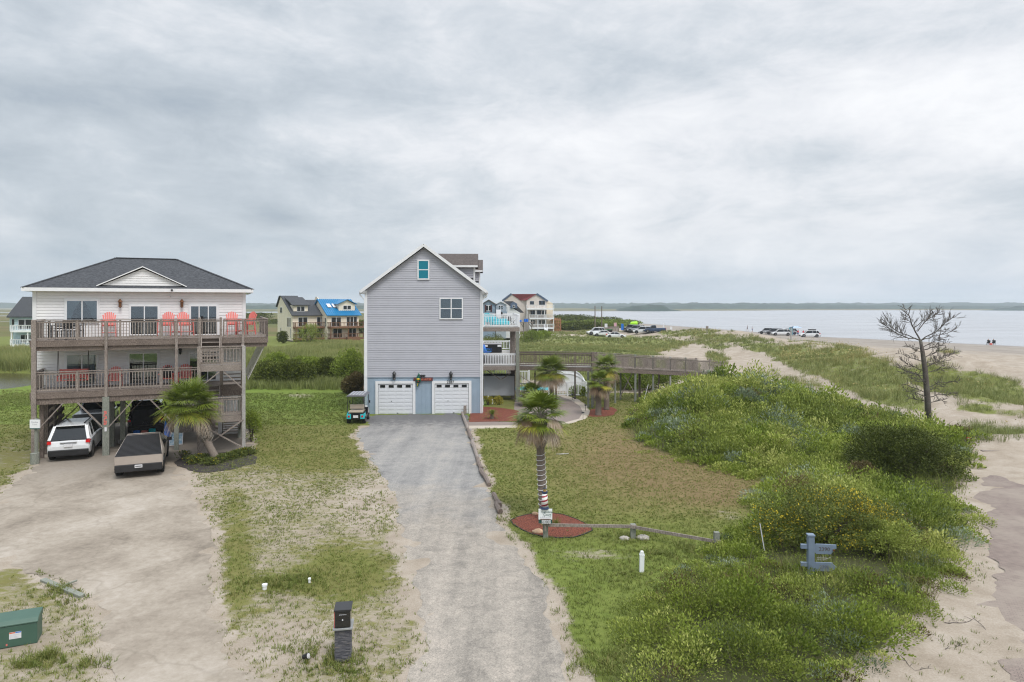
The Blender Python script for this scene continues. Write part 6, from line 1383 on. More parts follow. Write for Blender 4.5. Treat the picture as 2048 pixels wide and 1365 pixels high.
# tent on the beach, signs, lime kiosk, bins, umbrella
o = thing('beach_tent', 'blue and white beach canopy with open sides between the parked cars', 'tent', (X(1591, 185), 185, HT1(X(1591, 185), 185)))
t = MB(); t.prism([(-1.3, -1.2, 2.2), (1.3, -1.2, 2.2), (.5, 0, 2.6), (-.5, 0, 2.6)], (0, 0, .04)); t.prism([(-1.3, 1.2, 2.2), (1.3, 1.2, 2.2), (.5, 0, 2.6), (-.5, 0, 2.6)], (0, 0, .04)); t.build('canopy', mat('blue_canopy', (.15, .32, .62), .7, .3, 3, col2=(.6, .7, .8)), o)
t = MB(); t.box(-1.3, -.2, 1.15, 1.2, .2, 2.2); t.build('side_panel', M['turquoise'], o)
for sx in (-1, 1):
    for sy in (-1, 1): t = MB(); t.tube([(sx*1.27, sy*1.15, 0), (sx*1.27, sy*1.15, 2.2)], .03, 5); t.build('leg', M['plate'], o)
def spost(px, Y, py, label, board=None, bw=.5, bh=.6, w=.10, m='timber'):
    x = X(px, Y); z = HT1(x, Y); zt = Zat(py, Y); o = thing('sign', label, 'sign', (x, Y, z)); t = MB(); t.box(-w/2, w/2, -w/2, w/2, 0, zt-z); t.build('post', M[m], o)
    if board: t = MB(); t.box(-bw/2, bw/2, -w/2-.03, -w/2, zt-z-bh, zt-z+.02); t.build('board', board, o)
spost(1582, 150, 656, 'tall grey post standing on the beach in front of the tent', None, w=.22, m='timber_pale'); spost(1327, 165, 648, 'tall slim white sign on the dune crest', M['plate'], .3, 1.2); spost(1342, 160, 654, 'small white sign right of the slim one on the dune', M['plate'], .55, .7)
spost(1230.5, 172, 646, 'pink and white sign behind the parking area', mat('pink_board', (.6, .35, .4), .6), .7, .9); spost(1244.5, 172, 648, 'blue and white sign at the beach entrance', M['blue_plastic'], .6, 1.6); spost(1414, 130, 653, 'short brown sign on the dune left of the beach row', M['timber'], .5, .5); spost(1212, 168, 648, 'round white notice sign by the utility poles', M['plate'], .7, .9)
x = X(1267, 178); o = thing('kiosk', 'lime green rental kiosk with small table behind the parked cars', 'kiosk', (x, 178, HT1(x, 178))); lime = mat('lime_cloth', (.33, .72, .01), .6)
t = MB(); t.box(-.9, 1.0, -.5, .5, 0, 1.9); t.prism([(-.9, -.52, 1.9), (1.0, -.52, 1.9), (.9, 0, 2.3), (-.5, 0, 2.2)], (0, .5, 0)); t.build('canvas', lime, o, bevel=.05); t = MB(); t.box(-1.0, 1.1, -.6, .6, -.02, .05); t.build('base', M['ink'], o)
x = X(1269, 180); o = thing('umbrella', 'dark beach umbrella open above the lime kiosk', 'umbrella', (x, 182, HT1(x, 182))); zt = Zat(643, 182)-HT1(x, 182); t = MB(); t.tube([(0, 0, 0), (0, 0, zt)], .04, 5); t.build('pole', M['plate'], o); t = MB(); t.lathe([(.9, zt-.45), (.6, zt-.2), (.05, zt)], n=10); t.build('canopy', M['navy'], o)
for px, lab in ((1208, 'black wheeled rubbish container with green lid beside the poles'), (1219, 'black wheeled rubbish container with green lid right of the notice sign')):
    x = X(px, 170); o = thing('rubbish_container', lab, 'container', (x, 170, HT1(x, 170)), 0, 'black rubbish containers at the parking area'); t = MB(); t.prism([(-.55, -.5, .1), (.55, -.5, .1), (.65, -.5, 1.2), (-.65, -.5, 1.2)], (0, 1.0, 0)); t.build('container_body', M['black'], o); t = MB(); t.box(-.68, .68, -.55, .55, 1.21, 1.27); t.build('lid', mat('green_lid', (.03, .2, .05), .6), o)
    for s in (-1, 1): t = MB(); t.tube([(s*.4-.05, 0, .1), (s*.4+.05, 0, .1)], .1, 8); t.build('wheel', M['rubber'], o)
x = X(1196, 175); o = thing('board_fence', 'grey slatted board fence behind the poles at the parking area', 'fence', (x, 175, HT1(x, 175))); t = MB(); [t.box(i*.3, i*.3+.24, 0, .03, .1, 1.9) for i in range(18)]; t.box(0, 5.4, .035, .1, .5, .6); t.box(0, 5.4, .035, .1, 1.5, 1.6); t.build('panel', M['timber'], o); 
for i in (0, 2.7, 5.3): t = MB(); t.box(i, i+.12, .11, .22, 0, 2.0); t.build('post', M['timber'], o)
# ------------------------------------------------------------------ plants
rng = np.random.default_rng(11)
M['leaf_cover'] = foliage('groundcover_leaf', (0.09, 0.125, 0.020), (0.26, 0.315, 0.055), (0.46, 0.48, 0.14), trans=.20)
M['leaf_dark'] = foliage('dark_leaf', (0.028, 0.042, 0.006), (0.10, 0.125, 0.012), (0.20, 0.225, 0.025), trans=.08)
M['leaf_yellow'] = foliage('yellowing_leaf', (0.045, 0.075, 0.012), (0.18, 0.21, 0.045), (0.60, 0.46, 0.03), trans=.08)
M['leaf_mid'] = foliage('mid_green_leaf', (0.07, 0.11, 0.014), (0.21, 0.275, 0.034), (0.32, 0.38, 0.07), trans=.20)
M['leaf_rust'] = foliage('rusty_leaf', (0.05, 0.035, 0.015), (0.12, 0.09, 0.03), (0.18, 0.15, 0.06))
M['grass_blade'] = foliage('grass_blade', (0.085, 0.13, 0.018), (0.185, 0.22, 0.05), (0.33, 0.27, 0.12), trans=.1)
M['dune_blade'] = foliage('dune_grass_blade', (0.11, 0.145, 0.04), (0.235, 0.26, 0.085), (0.46, 0.36, 0.15), trans=.1)
M['reed'] = foliage('reed_blade', (0.11, 0.14, 0.035), (0.25, 0.28, 0.09), (0.38, 0.31, 0.14), trans=.1)
M['palm_green'] = foliage('palm_leaf', (0.06, 0.10, 0.012), (0.19, 0.24, 0.03), (0.42, 0.37, 0.06), rough=.45, trans=.12)
M['palm_dead'] = foliage('dead_palm_leaf', (0.15, 0.075, 0.035), (0.34, 0.24, 0.15), (0.50, 0.43, 0.34), trans=.05)
M['stalk'] = mat('palm_stalk', (.13, .17, .05), .6, .2)
M['bark_palm'] = wood('palm_bark', (0.12, 0.095, 0.075), (0.24, 0.20, 0.165), scale=(3, 3, 9))
M['boot'] = wood('palm_boot', (0.20, 0.17, 0.14), (0.36, 0.33, 0.29), scale=(6, 6, 2))
M['bark_dead'] = wood('dead_bark', (0.06, 0.048, 0.04), (0.135, 0.115, 0.10), scale=(6, 6, 2), stain=(0.20, 0.22, 0.17), amt=.5)
M['stem'] = wood('shrub_stem', (0.05, 0.04, 0.025), (0.11, 0.09, 0.06))

def rand_rot(n, tilt=1.0):
    """n random rotation frames: leaf axis (long), leaf side"""
    ax = rng.normal(size=(n, 3)); ax[:, 2] = np.abs(ax[:, 2])*tilt; ax /= np.linalg.norm(ax, axis=1)[:, None]
    r = rng.normal(size=(n, 3)); sd = np.cross(ax, r); sd /= np.linalg.norm(sd, axis=1)[:, None]; return ax, sd
def leaves(P, size, ratio=.45, tilt=.8, tint=None, bend=None):
    """one four-sided leaf per point of P"""
    n = len(P); ax, sd = rand_rot(n, tilt)
    if bend is not None: ax = ax*0.6 + bend; ax /= np.linalg.norm(ax, axis=1)[:, None]; sd = np.cross(ax, rng.normal(size=(n, 3))); sd /= np.linalg.norm(sd, axis=1)[:, None]
    L_ = (size*(0.7+0.6*rng.random(n)))[:, None] if np.isscalar(size) else size[:, None]
    V = np.stack([P, P+ax*L_*.5+sd*L_*ratio*.5, P+ax*L_, P+ax*L_*.5-sd*L_*ratio*.5], 1).reshape(-1, 3)
    Fc = np.arange(4*n).reshape(-1, 4); T = np.repeat(tint if tint is not None else rng.random(n), 4); return V, Fc, T
def blades(P, hgt, wid, nb, lean=.35, tint=None, spread=.05, droop=.25):
    """tufts: nb bent blades (two-segment strips) at each point"""
    n = len(P)*nb; B = np.repeat(P, nb, 0); h = np.repeat(hgt, nb)*(0.55+0.6*rng.random(n)); w = np.repeat(wid, nb)
    a = rng.random(n)*2*np.pi; d = np.stack([np.cos(a), np.sin(a)], 1); ln = lean*rng.random(n)**.7
    B = B.copy(); B[:, :2] += d*(spread*rng.random(n))[:, None]*(np.repeat(hgt, nb)[:, None])
    az = rng.random(n)*2*np.pi; s = np.stack([np.cos(az), np.sin(az), 0*az], 1)*(w/2)[:, None]
    m = B.copy(); m[:, :2] += d*(ln*h*.45)[:, None]; m[:, 2] += h*.6; t_ = B.copy(); t_[:, :2] += d*(ln*h*(1+droop))[:, None]; t_[:, 2] += h*(1-ln*droop)
    V = np.stack([B-s, B+s, m+s*.75, m-s*.75, t_, t_+s*.08], 1).reshape(-1, 3); i = np.arange(n)[:, None]*6
    Fc = np.concatenate([i+np.array([[0, 1, 2, 3]]), i+np.array([[3, 2, 5, 4]])], 0); T = np.repeat(np.repeat(tint, nb)*.75 + .3*rng.random(n), 6); return V, Fc, T
def merge(parts):
    V, Fc, T = [], [], []; k = 0
    for v, f, t in parts: V.append(v); Fc.append(f+k); T.append(t); k += len(v)
    return np.concatenate(V), np.concatenate(Fc), np.concatenate(T)
def fmesh(name, parts, m, parent=None, smooth=False):
    V, Fc, T = merge(parts); return link(name, fast_mesh(name, V, Fc, m, {'tint': np.clip(T, 0, 1)}), parent)
def scat(n, x0, x1, y0, y1):
    return rng.uniform(x0, x1, n), rng.uniform(y0, y1, n)
def view_ok(x, y, m=120):
    px = 1024 + x/y*F; return (px > -m) & (px < 2048+m) & (y > 12)
def off_sheets(x, y, d=0.0, which=SHEETS):
    ok = np.ones(len(x), bool)
    for p in which: ok &= (-sdf(p, x, y)) > d
    return ok

# ---- lawn and yard grass: short tufts where the ground is green
def lawn():
    parts = []
    for (x0, x1, y0, y1, n, hh, ww) in ((-13, 16, 12.5, 24, 34000, .075, .012), (-24, 14, 24, 36, 38000, .075, .017), (-44, 20, 36, 60, 50000, .09, .026)):
        x, y = scat(n, x0, x1, y0, y1); k = view_ok(x, y) & off_sheets(x, y, -.02) & (sdf(SHR, x, y) < .4); x, y = x[k], y[k]
        k = ~inside([(-24.5, 36), (-15.5, 40), (-18.5, 46.5), (-27.5, 42.5)], x, y) & ~((x > -10.8) & (x < .7) & (y > 48)); x, y = x[k], y[k]
        z = HT(x, y); mk = masks(x, y, z); n2 = fbm(x, y, .9, 3, 77); n3 = fbm(x, y, 4.0, 3, 78)
        p = np.clip(1.25 - 1.35*mk['sand'] + 1.3*(n2-.5), 0.05, 1); k = rng.random(len(x)) < p; x, y, z = x[k], y[k], z[k]; br, lu, n2, n3 = mk['brown'][k], mk['lush'][k], n2[k], n3[k]
        tint = np.clip(.42 + .50*br*(rng.random(len(x)) < .8) + .25*(n3-.5) - .25*lu + .15*rng.normal(size=len(x)), 0, 1)
        h = hh*(.6+.9*n2)*(1-.35*br)*(1+.5*lu); parts.append(blades(np.stack([x, y, z], 1), h, np.full(len(x), ww), 5, .9, tint, .8))
    return fmesh('lawn_grass', parts, M['grass_blade'])
tag(lawn(), 'short patchy lawn grass over sandy ground in both front yards', 'grass', kind='stuff')
# taller weeds along edges and around posts, timbers, mailbox
def weeds():
    parts = []; spots = [((690, 1322), 1.0, 320, .14), ((640, 1318), .7, 240, .16), ((700, 1345), .8, 200, .10), ((570, 1168), 1.1, 700, .16), ((610, 1155), .5, 200, .14), ((130, 1180), .6, 300, .14), ((170, 1205), .5, 220, .12), ((95, 1318), .25, 90, .22), ((120, 1145), .6, 250, .10),
        ((1320, 1110), 1.2, 420, .14), ((1250, 1150), 1.0, 260, .10), ((1270, 1075), 1.0, 320, .14), ((1110, 1050), .25, 80, .25), ((1400, 1100), .8, 400, .16), ((60, 1330), .5, 260, .14), ((160, 1330), .5, 200, .16), ((945, 940), .5, 160, .10), ((985, 1040), .5, 160, .10), ((1210, 1330), .9, 420, .18)]
    for (px, py), r, n, h in spots:
        c = W(px, py); a = rng.random(n)*6.283; q = r*np.abs(rng.normal(size=n))*.62; x = c[0]+q*np.cos(a)*1.5; y = c[1]+q*np.sin(a); k = off_sheets(x, y, -.1, (DRIVE, PAD)); x, y = x[k], y[k]
        z = HT(x, y); kk = fbm(x, y, .35, 2, 15) > .42; x, y, z = x[kk], y[kk], z[kk]; parts.append(blades(np.stack([x, y, z], 1), h*(.5+.9*rng.random(len(x))), np.full(len(x), .011), 5, .8, .15+.75*rng.random(len(x)), .3))
        parts.append(leaves(np.stack([x, y, z+h*.5*rng.random(len(x))], 1), .05, .5, .6, .1+.6*rng.random(len(x))))
    return fmesh('weeds', parts, M['grass_blade'])
tag(weeds(), 'taller green weeds growing around the mailbox, timbers and fence posts', 'weeds', kind='stuff')

# ---- low beach shrubs covering the mound on the right
def cover():
    PV, PF, PT, PM_ = [], [], [], []; k0 = 0
    def put(p, mi):
        nonlocal k0
        v, q, t = p; PV.append(v); PF.append(q+k0); PT.append(t); PM_.append(np.full(len(q), mi)); k0 += len(v)
    N0 = 5200; x, y = scat(N0, 2.0, 31, 12.5, 62); s = sdf(SHR, x, y) + 1.4*(fbm(x, y, 1.6, 3, 55)-.5); k = (s > -.25) & view_ok(x, y, 250) & (rng.random(N0) < np.clip(1.25-y/90, .5, 1)); x, y, s = x[k], y[k], s[k]
    dp = np.hypot((x-X(1640, 18.8))/1.1, (y-18.6)/.9); k = dp > .55; x, y, s, dp = x[k], y[k], s[k], dp[k]; k = ~(np.hypot((x-X(1812, 30.5))/2.5, (y-28.9)/3.2) < 1.0) & ~(np.hypot((x-X(1655, 20.5))/2.0, (y-20.3)/1.6) < 1.0); x, y, s, dp = x[k], y[k], s[k], dp[k]
    patch = fbm(x, y, 6, 3, 62); kind = fbm(x, y, 2.6, 3, 64) + .22*rng.normal(size=len(x)); n = len(x); z = HT(x, y)
    R_ = (.30 + .50*rng.random(n)**1.5)*(.7+.6*patch)*(.65 + .5*sstep(-.2, 1.5, s)); H_ = R_*(.75+.75*rng.random(n)) * (.55 + .55*sstep(-.2, 1.5, s)); H_ = np.where((dp < 2.2), H_*.4, H_*.72)
    bg_ = rng.random(n) < .07; R_ = np.where(bg_ & (dp > 2.6), R_*1.55, R_); H_ = np.where(bg_ & (dp > 2.6), H_*1.7, H_)
    far = np.clip(y/20, 1, 2.6); cnt = (430*(R_/.5)**1.7/far**1.4).astype(int)+30
    base = np.clip(.50 + .8*(patch-.5) + .20*rng.normal(size=n), .08, .95)
    ii = np.repeat(np.arange(n), cnt); m = len(ii); d = rng.normal(size=(m, 3)); d[:, 2] = np.abs(d[:, 2])*1.1; d /= np.linalg.norm(d, axis=1)[:, None]; q = .45+.60*rng.random(m)**.55
    wav = 1 + .22*np.sin(d[:, 0]*7+ii)*np.cos(d[:, 1]*6+ii*1.7)
    P = np.stack([x[ii] + d[:, 0]*q*R_[ii]*wav, y[ii] + d[:, 1]*q*R_[ii]*wav, z[ii] + d[:, 2]*q*H_[ii]*wav], 1); T = np.clip(base[ii] + .16*rng.normal(size=m) + .10*(q-.7), 0, 1); sz = np.where(bg_[ii], 1.35, 1.0)*.062*far[ii]*(.55+.9*rng.random(m))  # leaves lighten toward each plant's outside: lit tips put into the tint
    kd = kind[ii]; grp = np.where(kd < .50, 0, np.where(kd < .80, 1, 2)); grp = np.where(np.abs(kd-.53) < .014, 3, grp)
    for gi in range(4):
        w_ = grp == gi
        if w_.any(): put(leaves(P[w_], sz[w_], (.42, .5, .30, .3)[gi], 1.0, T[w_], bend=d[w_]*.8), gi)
    # understorey
    N1 = 26000; x2, y2 = scat(N1, 2, 31, 12.5, 62); s2 = sdf(SHR, x2, y2); k = (s2 > -.1+.5*rng.random(N1)) & view_ok(x2, y2, 250); x2, y2 = x2[k], y2[k]; z2 = HT(x2, y2); nl = 9; f2 = np.clip(y2/20, 1, 2.6)
    P2 = np.repeat(np.stack([x2, y2, z2], 1), nl, 0) + rng.normal(size=(len(x2)*nl, 3))*np.array([.16, .16, .0]); P2[:, 2] += .20*rng.random(len(P2)); put(leaves(P2, .055*np.repeat(f2, nl), .45, 1.0, .15+.7*rng.random(len(P2))), 1)
    # wild grass and seed stalks, in drifts
    gn = fbm(x2, y2, 3.2, 3, 66); k = ((gn > .52) & (rng.random(len(x2)) < .55)) | (np.hypot(x2-X(1640, 18.8), y2-18.7) < 1.1); put(blades(np.stack([x2, y2, z2], 1)[k], .34+.35*rng.random(k.sum()), .013*f2[k], 7, .55, .25+.6*rng.random(k.sum()), .25), 4)
    k = rng.random(len(x2)) < .035; put(blades(np.stack([x2, y2, z2], 1)[k], .55+.4*rng.random(k.sum()), .012*f2[k], 5, .9, .5+.5*rng.random(k.sum()), .02), 5)
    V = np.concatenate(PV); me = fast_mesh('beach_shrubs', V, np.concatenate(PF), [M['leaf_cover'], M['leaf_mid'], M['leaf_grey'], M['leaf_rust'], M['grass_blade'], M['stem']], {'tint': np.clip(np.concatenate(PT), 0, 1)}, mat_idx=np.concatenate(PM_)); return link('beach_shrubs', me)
M['leaf_grey'] = foliage('silvery_leaf', (0.07, 0.10, 0.055), (0.20, 0.255, 0.15), (0.36, 0.42, 0.30))
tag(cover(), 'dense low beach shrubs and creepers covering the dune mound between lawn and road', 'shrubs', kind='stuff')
# runners creeping out over the lawn
def runners():
    parts = []; 
    for px, py, ang, ln in ((1262, 858, 3.3, 1.5), (1270, 880, 3.5, 1.4), (1350, 915, 3.6, 1.4), (1430, 938, 3.7, 1.2), (1500, 955, 3.9, 1.3), (1525, 968, 3.9, 1.2), (1480, 1062, 3.4, .8), (1340, 1175, 3.5, .9), (1283, 820, 3.2, 1.6), (1282, 835, 3.1, 1.7), (1300, 1215, 3.1, .9), (1275, 1290, 3.0, .8), (1390, 1130, 3.2, .8), (1290, 905, 3.5, 1.0)):
        c = W(px, py); n = 60
        for j in range(3):
            a = ang + random.uniform(-.35, .35); u = rng.random(n)*ln; x = c[0]+.4+u*math.cos(a); y = c[1]+u*math.sin(a)*.6 + j*.15-.15; P = np.stack([x, y, HT(x, y)+.03+.05*rng.random(n)], 1); parts.append(leaves(P, .07, .5, .5, .45+.3*rng.random(n)))
    return fmesh('creepers', parts, M['leaf_cover'])
tag(runners(), 'green creepers running from the shrub mound onto the lawn', 'creepers', kind='stuff')

# ---- dune grass and sea oats
def dunegrass():
    parts = []
    for (x0, x1, y0, y1, n, wf) in ((-2, 45, 36, 75, 15000, .016), (0, 75, 75, 130, 16000, .028), (0, 95, 130, 215, 10000, .05)):
        x, y = scat(n, x0, x1, y0, y1); k = view_ok(x, y, 60); x, y = x[k], y[k]; z = HT(x, y); mk = masks(x, y, z); s = sdf(SHR, x, y)
        n2 = fbm(x, y, 2.2, 3, 81); n3 = fbm(x, y, 9, 3, 82); p = np.clip(mk['dune']*1.25 - .25 + 1.5*(n2-.52)*mk['dune'] + .012, .0, 1); p *= (s < .3); p *= (mk['wet'] < .05)
        dw = -sdf(WATER, x, y); p *= dw > 42; pk = inside([(X(1180, 150), 150), (X(1330, 150), 150), (X(1300, 178), 178), (X(1180, 178), 178)], x, y); p *= ~pk
        p *= ~((x > -4) & (x < 8) & (y < 66)) ; p *= ~((x > -12) & (x < .8) & (y < 76))
        k = rng.random(len(x)) < p; x, y, z, n2, n3 = x[k], y[k], z[k], n2[k], n3[k]; sc_ = (y/55)**.25
        h = (.24+.55*n2)*(.75+.5*n3); px, py = project(x, y, z); gold = ((px > 1560) & (py > 675) & (py < 730)).astype(float) + .6*((px > 1300) & (px < 1450) & (py < 668))
        tint = np.clip(.12 + .9*n3*.7 + .25*gold*rng.random(len(x)) + .12*rng.normal(size=len(x)), 0, .9)
        parts.append(blades(np.stack([x, y, z-.03], 1), h, np.full(len(x), wf)*sc_, 13, .75, tint, .42))
        # seed heads
        k = rng.random(len(x)) < .05 + .28*np.clip(gold, 0, 1); xo, yo, zo = x[k], y[k], z[k]; m = len(xo); P = np.stack([xo, yo, zo], 1); parts.append(blades(P, np.full(m, .75), np.full(m, wf*.7), 1, .3, np.full(m, .9), .1))
        Q = P + np.stack([rng.normal(size=m)*.08, rng.normal(size=m)*.08, .62+.15*rng.random(m)], 1); parts.append(leaves(Q, np.full(m, .17)*(y.mean()/60)**.3, .35, .5, np.full(m, 1.0)))
    return fmesh('dune_grass', parts, M['dune_blade'])
tag(dunegrass(), 'sea oats and dune grass growing in clumps over the sandy dunes', 'dune grass', kind='stuff')
# ---- reeds and rough field on the left and behind the houses
def reeds():
    parts = []
    for (x0, x1, y0, y1, n, hh, wf) in ((-70, -33, 52, 62, 5000, .22, .03), (-90, -30, 78, 108, 13000, 1.7, .05), (-40, -10, 62, 140, 20000, .85, .05), (-14, -2, 76, 200, 3500, 1.0, .06)):
        x, y = scat(n, x0, x1, y0, y1); k = view_ok(x, y, 60) & (sdf(POND, x, y) < -.3); px = 1024 + x/y*F
        k &= ~((px > 235) & (px < 500) & (y > 52) & False); x, y = x[k], y[k]; z = HT(x, y); n2 = fbm(x, y, 5, 3, 91); n3 = fbm(x, y, 15, 3, 92); dens = rng.random(len(x)) < (.55+.6*n2); x, y, z, n2, n3 = x[dens], y[dens], z[dens], n2[dens], n3[dens]
        parts.append(blades(np.stack([x, y, z-.05], 1), hh*(.6+.7*n2), np.full(len(x), wf), 9, .38, np.clip(.15+.75*n3+.1*rng.normal(size=len(x)), 0, 1), .30))
    return fmesh('marsh_reeds', parts, M['reed'])
tag(reeds(), 'tall marsh reeds and rough grass in the field behind the houses', 'reeds', kind='stuff')

# ---- individual bushes: trunk stems, leafy lobes
def bush(label, x, y, rx, ry, h, m, nleaf, lsize, group=None, lobes=7, name='shrub', cat='shrub', tlo=.1, thi=.8, z=None, ratio=.5, hollow=.55, flowers=0, seed=None):
    z = HT1(x, y) if z is None else z; o = thing(name, label, cat, (x, y, z), 0, group); r0 = np.random.default_rng(seed or int(abs(x*97+y*31))+3)
    C = [(0, 0, h*.5, .75)] + [(math.cos(a)*rx*.58, math.sin(a)*ry*.58, h*(.30+.35*r0.random()), .42+.22*r0.random()) for a in [i*6.283/lobes + r0.random()*.6 for i in range(lobes)]] + [(r0.normal()*rx*.25, r0.normal()*ry*.25, h*.72, .38) for _ in range(3)]
    w = np.array([c[3]**2 for c in C]); ci = r0.choice(len(C), nleaf, p=w/w.sum()); d = r0.normal(size=(nleaf, 3)); d /= np.linalg.norm(d, axis=1)[:, None]
    Cc = np.array(C)[ci]; q = (hollow + (1-hollow)*r0.random(nleaf)**.6) + .06*r0.normal(size=nleaf); P = np.stack([Cc[:, 0]+d[:, 0]*q*Cc[:, 3]*rx*.78, Cc[:, 1]+d[:, 1]*q*Cc[:, 3]*ry*.78, Cc[:, 2]+d[:, 2]*q*Cc[:, 3]*h*.62], 1)
    nn_ = fbm(P[:, 0]*1.0+x, P[:, 2]*1.0+P[:, 1]+y, .42, 3, 5); k = (P[:, 2] > .02) & (nn_ + .22*r0.random(nleaf) > .50); P, nn_, dd = P[k], nn_[k], d[k]
    T = np.clip(tlo + (thi-tlo)*(nn_*.6 + .4*r0.random(len(P))) , 0, 1)
    if flowers: f = r0.random(len(P)) < flowers*np.clip(2.2*(fbm(P[:, 0]+x+9, P[:, 2]+P[:, 1], .8, 2, 8)-.3), 0, 1.6); T = np.where(f, 1.0, T*.62)
    fmesh('foliage', [leaves(P, lsize, ratio, .4, T, bend=dd*.7)], m, o)
    t = MB()
    for i in range(6): a = i*1.05+r0.random(); t.tube([(0, 0, -.05), (math.cos(a)*rx*.22, math.sin(a)*ry*.22, h*.35), (math.cos(a)*rx*.5, math.sin(a)*ry*.5, h*.68)], [.05*max(1, h/2), .03*max(1, h/2), .01], 5)
    t.build('stem', M['stem'], o); return o
bush('large dark olive bush with rounded dense crown at the far end of the shrub mound', X(1812, 30.5), 30.7, 2.7, 2.0, 2.3, M['leaf_dark'], 40000, .085, tlo=.0, thi=.62, lobes=9, hollow=.45, z=HT1(X(1812, 30.5), 30.7)-.1)
bush('small reddish olive bush at the left foot of the large dark bush', X(1718, 29.2), 29.0, .8, .6, .9, M['leaf_rust'], 4500, .07, z=HT1(X(1718, 29.2), 29.0)+.05)
bush('broad bush dotted with yellow leaves behind the blue grey number post', X(1655, 21.4), 21.5, 2.4, 1.5, 1.85, M['leaf_yellow'], 38000, .062, tlo=.15, thi=.95, lobes=9, flowers=.26, hollow=.45)
bush('pale green bush merging with the right side of the yellow dotted bush', X(1765, 20.6), 20.6, .95, .9, 1.0, M['leaf_cover'], 7000, .06, z=HT1(X(1765, 20.6), 20.6)+.1, thi=1.0)
# bushes behind the yard, left of the grey house
BB = 'bushes along the back of the yard between the two houses'
for i, (px, Y, rx, ry, h, m, lab, tl) in enumerate(((540, 66, 2.6, 1.8, 2.3, 'leaf_dark', 'dark rounded bush nearest the stilt house at the back of the yard', .1), (583, 65, 2.5, 1.8, 2.6, 'leaf_dark', 'tallest dark olive bush in the row at the back of the yard', .15), (618, 69, 1.9, 1.5, 2.4, 'leaf_mid', 'bright green bush right of the tallest one at the back of the yard', .2),
    (652, 69, 1.8, 1.4, 2.4, 'leaf_dark', 'dark bush in the middle of the gap between the two houses', .1), (672, 72, 1.4, 1.3, 2.2, 'leaf_mid', 'small mid green bush left of the big one by the grey house', .2), (700, 68, 1.9, 1.6, 3.5, 'leaf_mid', 'big bright green bush beside the brown outside stair of the grey house', .3), (712, 60, 1.2, 1.2, 1.9, 'leaf_rust', 'rusty brown bush at the foot of the brown outside stair', .2), (556, 74, 2.0, 1.5, 2.6, 'leaf_mid', 'green bush standing behind the dark ones near the stilt house', .3))):
    bush(lab, X(px, Y), Y, rx, ry, h, M[m], 9000, .17, BB, tlo=tl, thi=.9)
bush('narrow bright green bush against the right posts of the stair tower', X(503, 38.6), 38.6, .55, .5, 1.9, M['leaf_mid'], 3500, .09, tlo=.3)
bush('yellow green shrub left of its twin in front of the grey cupboard', X(976, 53.4), 52.9, .38, .35, .75, M['leaf_yellow'], 1200, .09, tlo=.5, thi=1, group='yellow shrubs by the cupboard'); bush('yellow green shrub right of its twin in front of the grey cupboard', X(998, 53.4), 53.2, .38, .35, .7, M['leaf_yellow'], 1200, .09, tlo=.5, thi=1, group='yellow shrubs by the cupboard')
for px, py, lab in ((1146, 792, 'small broad-leaved plant before the left part of the picket fence'), (1158, 790, 'bright green broad-leaved plant in the middle of the picket fence bed'), (1168, 793, 'small green plant at the right end of the picket fence bed')):
    x, y = W(px, py); bush(lab, x, y, .4, .35, .8, M['leaf_mid'], 500, .16, 'plants in the bed by the picket fence', tlo=.4)
x, y = W(1265, 812); 
bush('dark green thicket under the end of the boardwalk', X(1300, 61), 61.5, 3.0, 1.6, 2.0, M['leaf_mid'], 9000, .15, tlo=.05, thi=.7); bush('green thicket beneath the middle of the boardwalk', X(1225, 62), 62, 2.6, 1.4, 1.7, M['leaf_mid'], 7000, .15, tlo=.05, thi=.7)
bush('brownish bush behind the boardwalk seen through its railing', X(1125, 68), 68, 1.5, 1.2, 1.6, M['leaf_rust'], 4000, .13, tlo=.2)
# palm hedge bed under the leaning palm
HB = 'low hedge plants around the leaning palm'
labs = ['leftmost', 'second', 'third', 'fourth', 'fifth', 'sixth', 'seventh', 'eighth', 'rightmost']
for i, (px, py) in enumerate(((366, 918), (383, 928), (402, 924), (420, 931), (440, 926), (458, 920), (475, 915), (490, 911), (503, 908))):
    x, y = W(px, py); bush(f'low dark green hedge plant with yellow tips, {labs[i]} of the bed around the leaning palm', x, y, .42, .32, .38, M['leaf_yellow'], 1500, .075, HB, tlo=.1, thi=.8, flowers=.12)
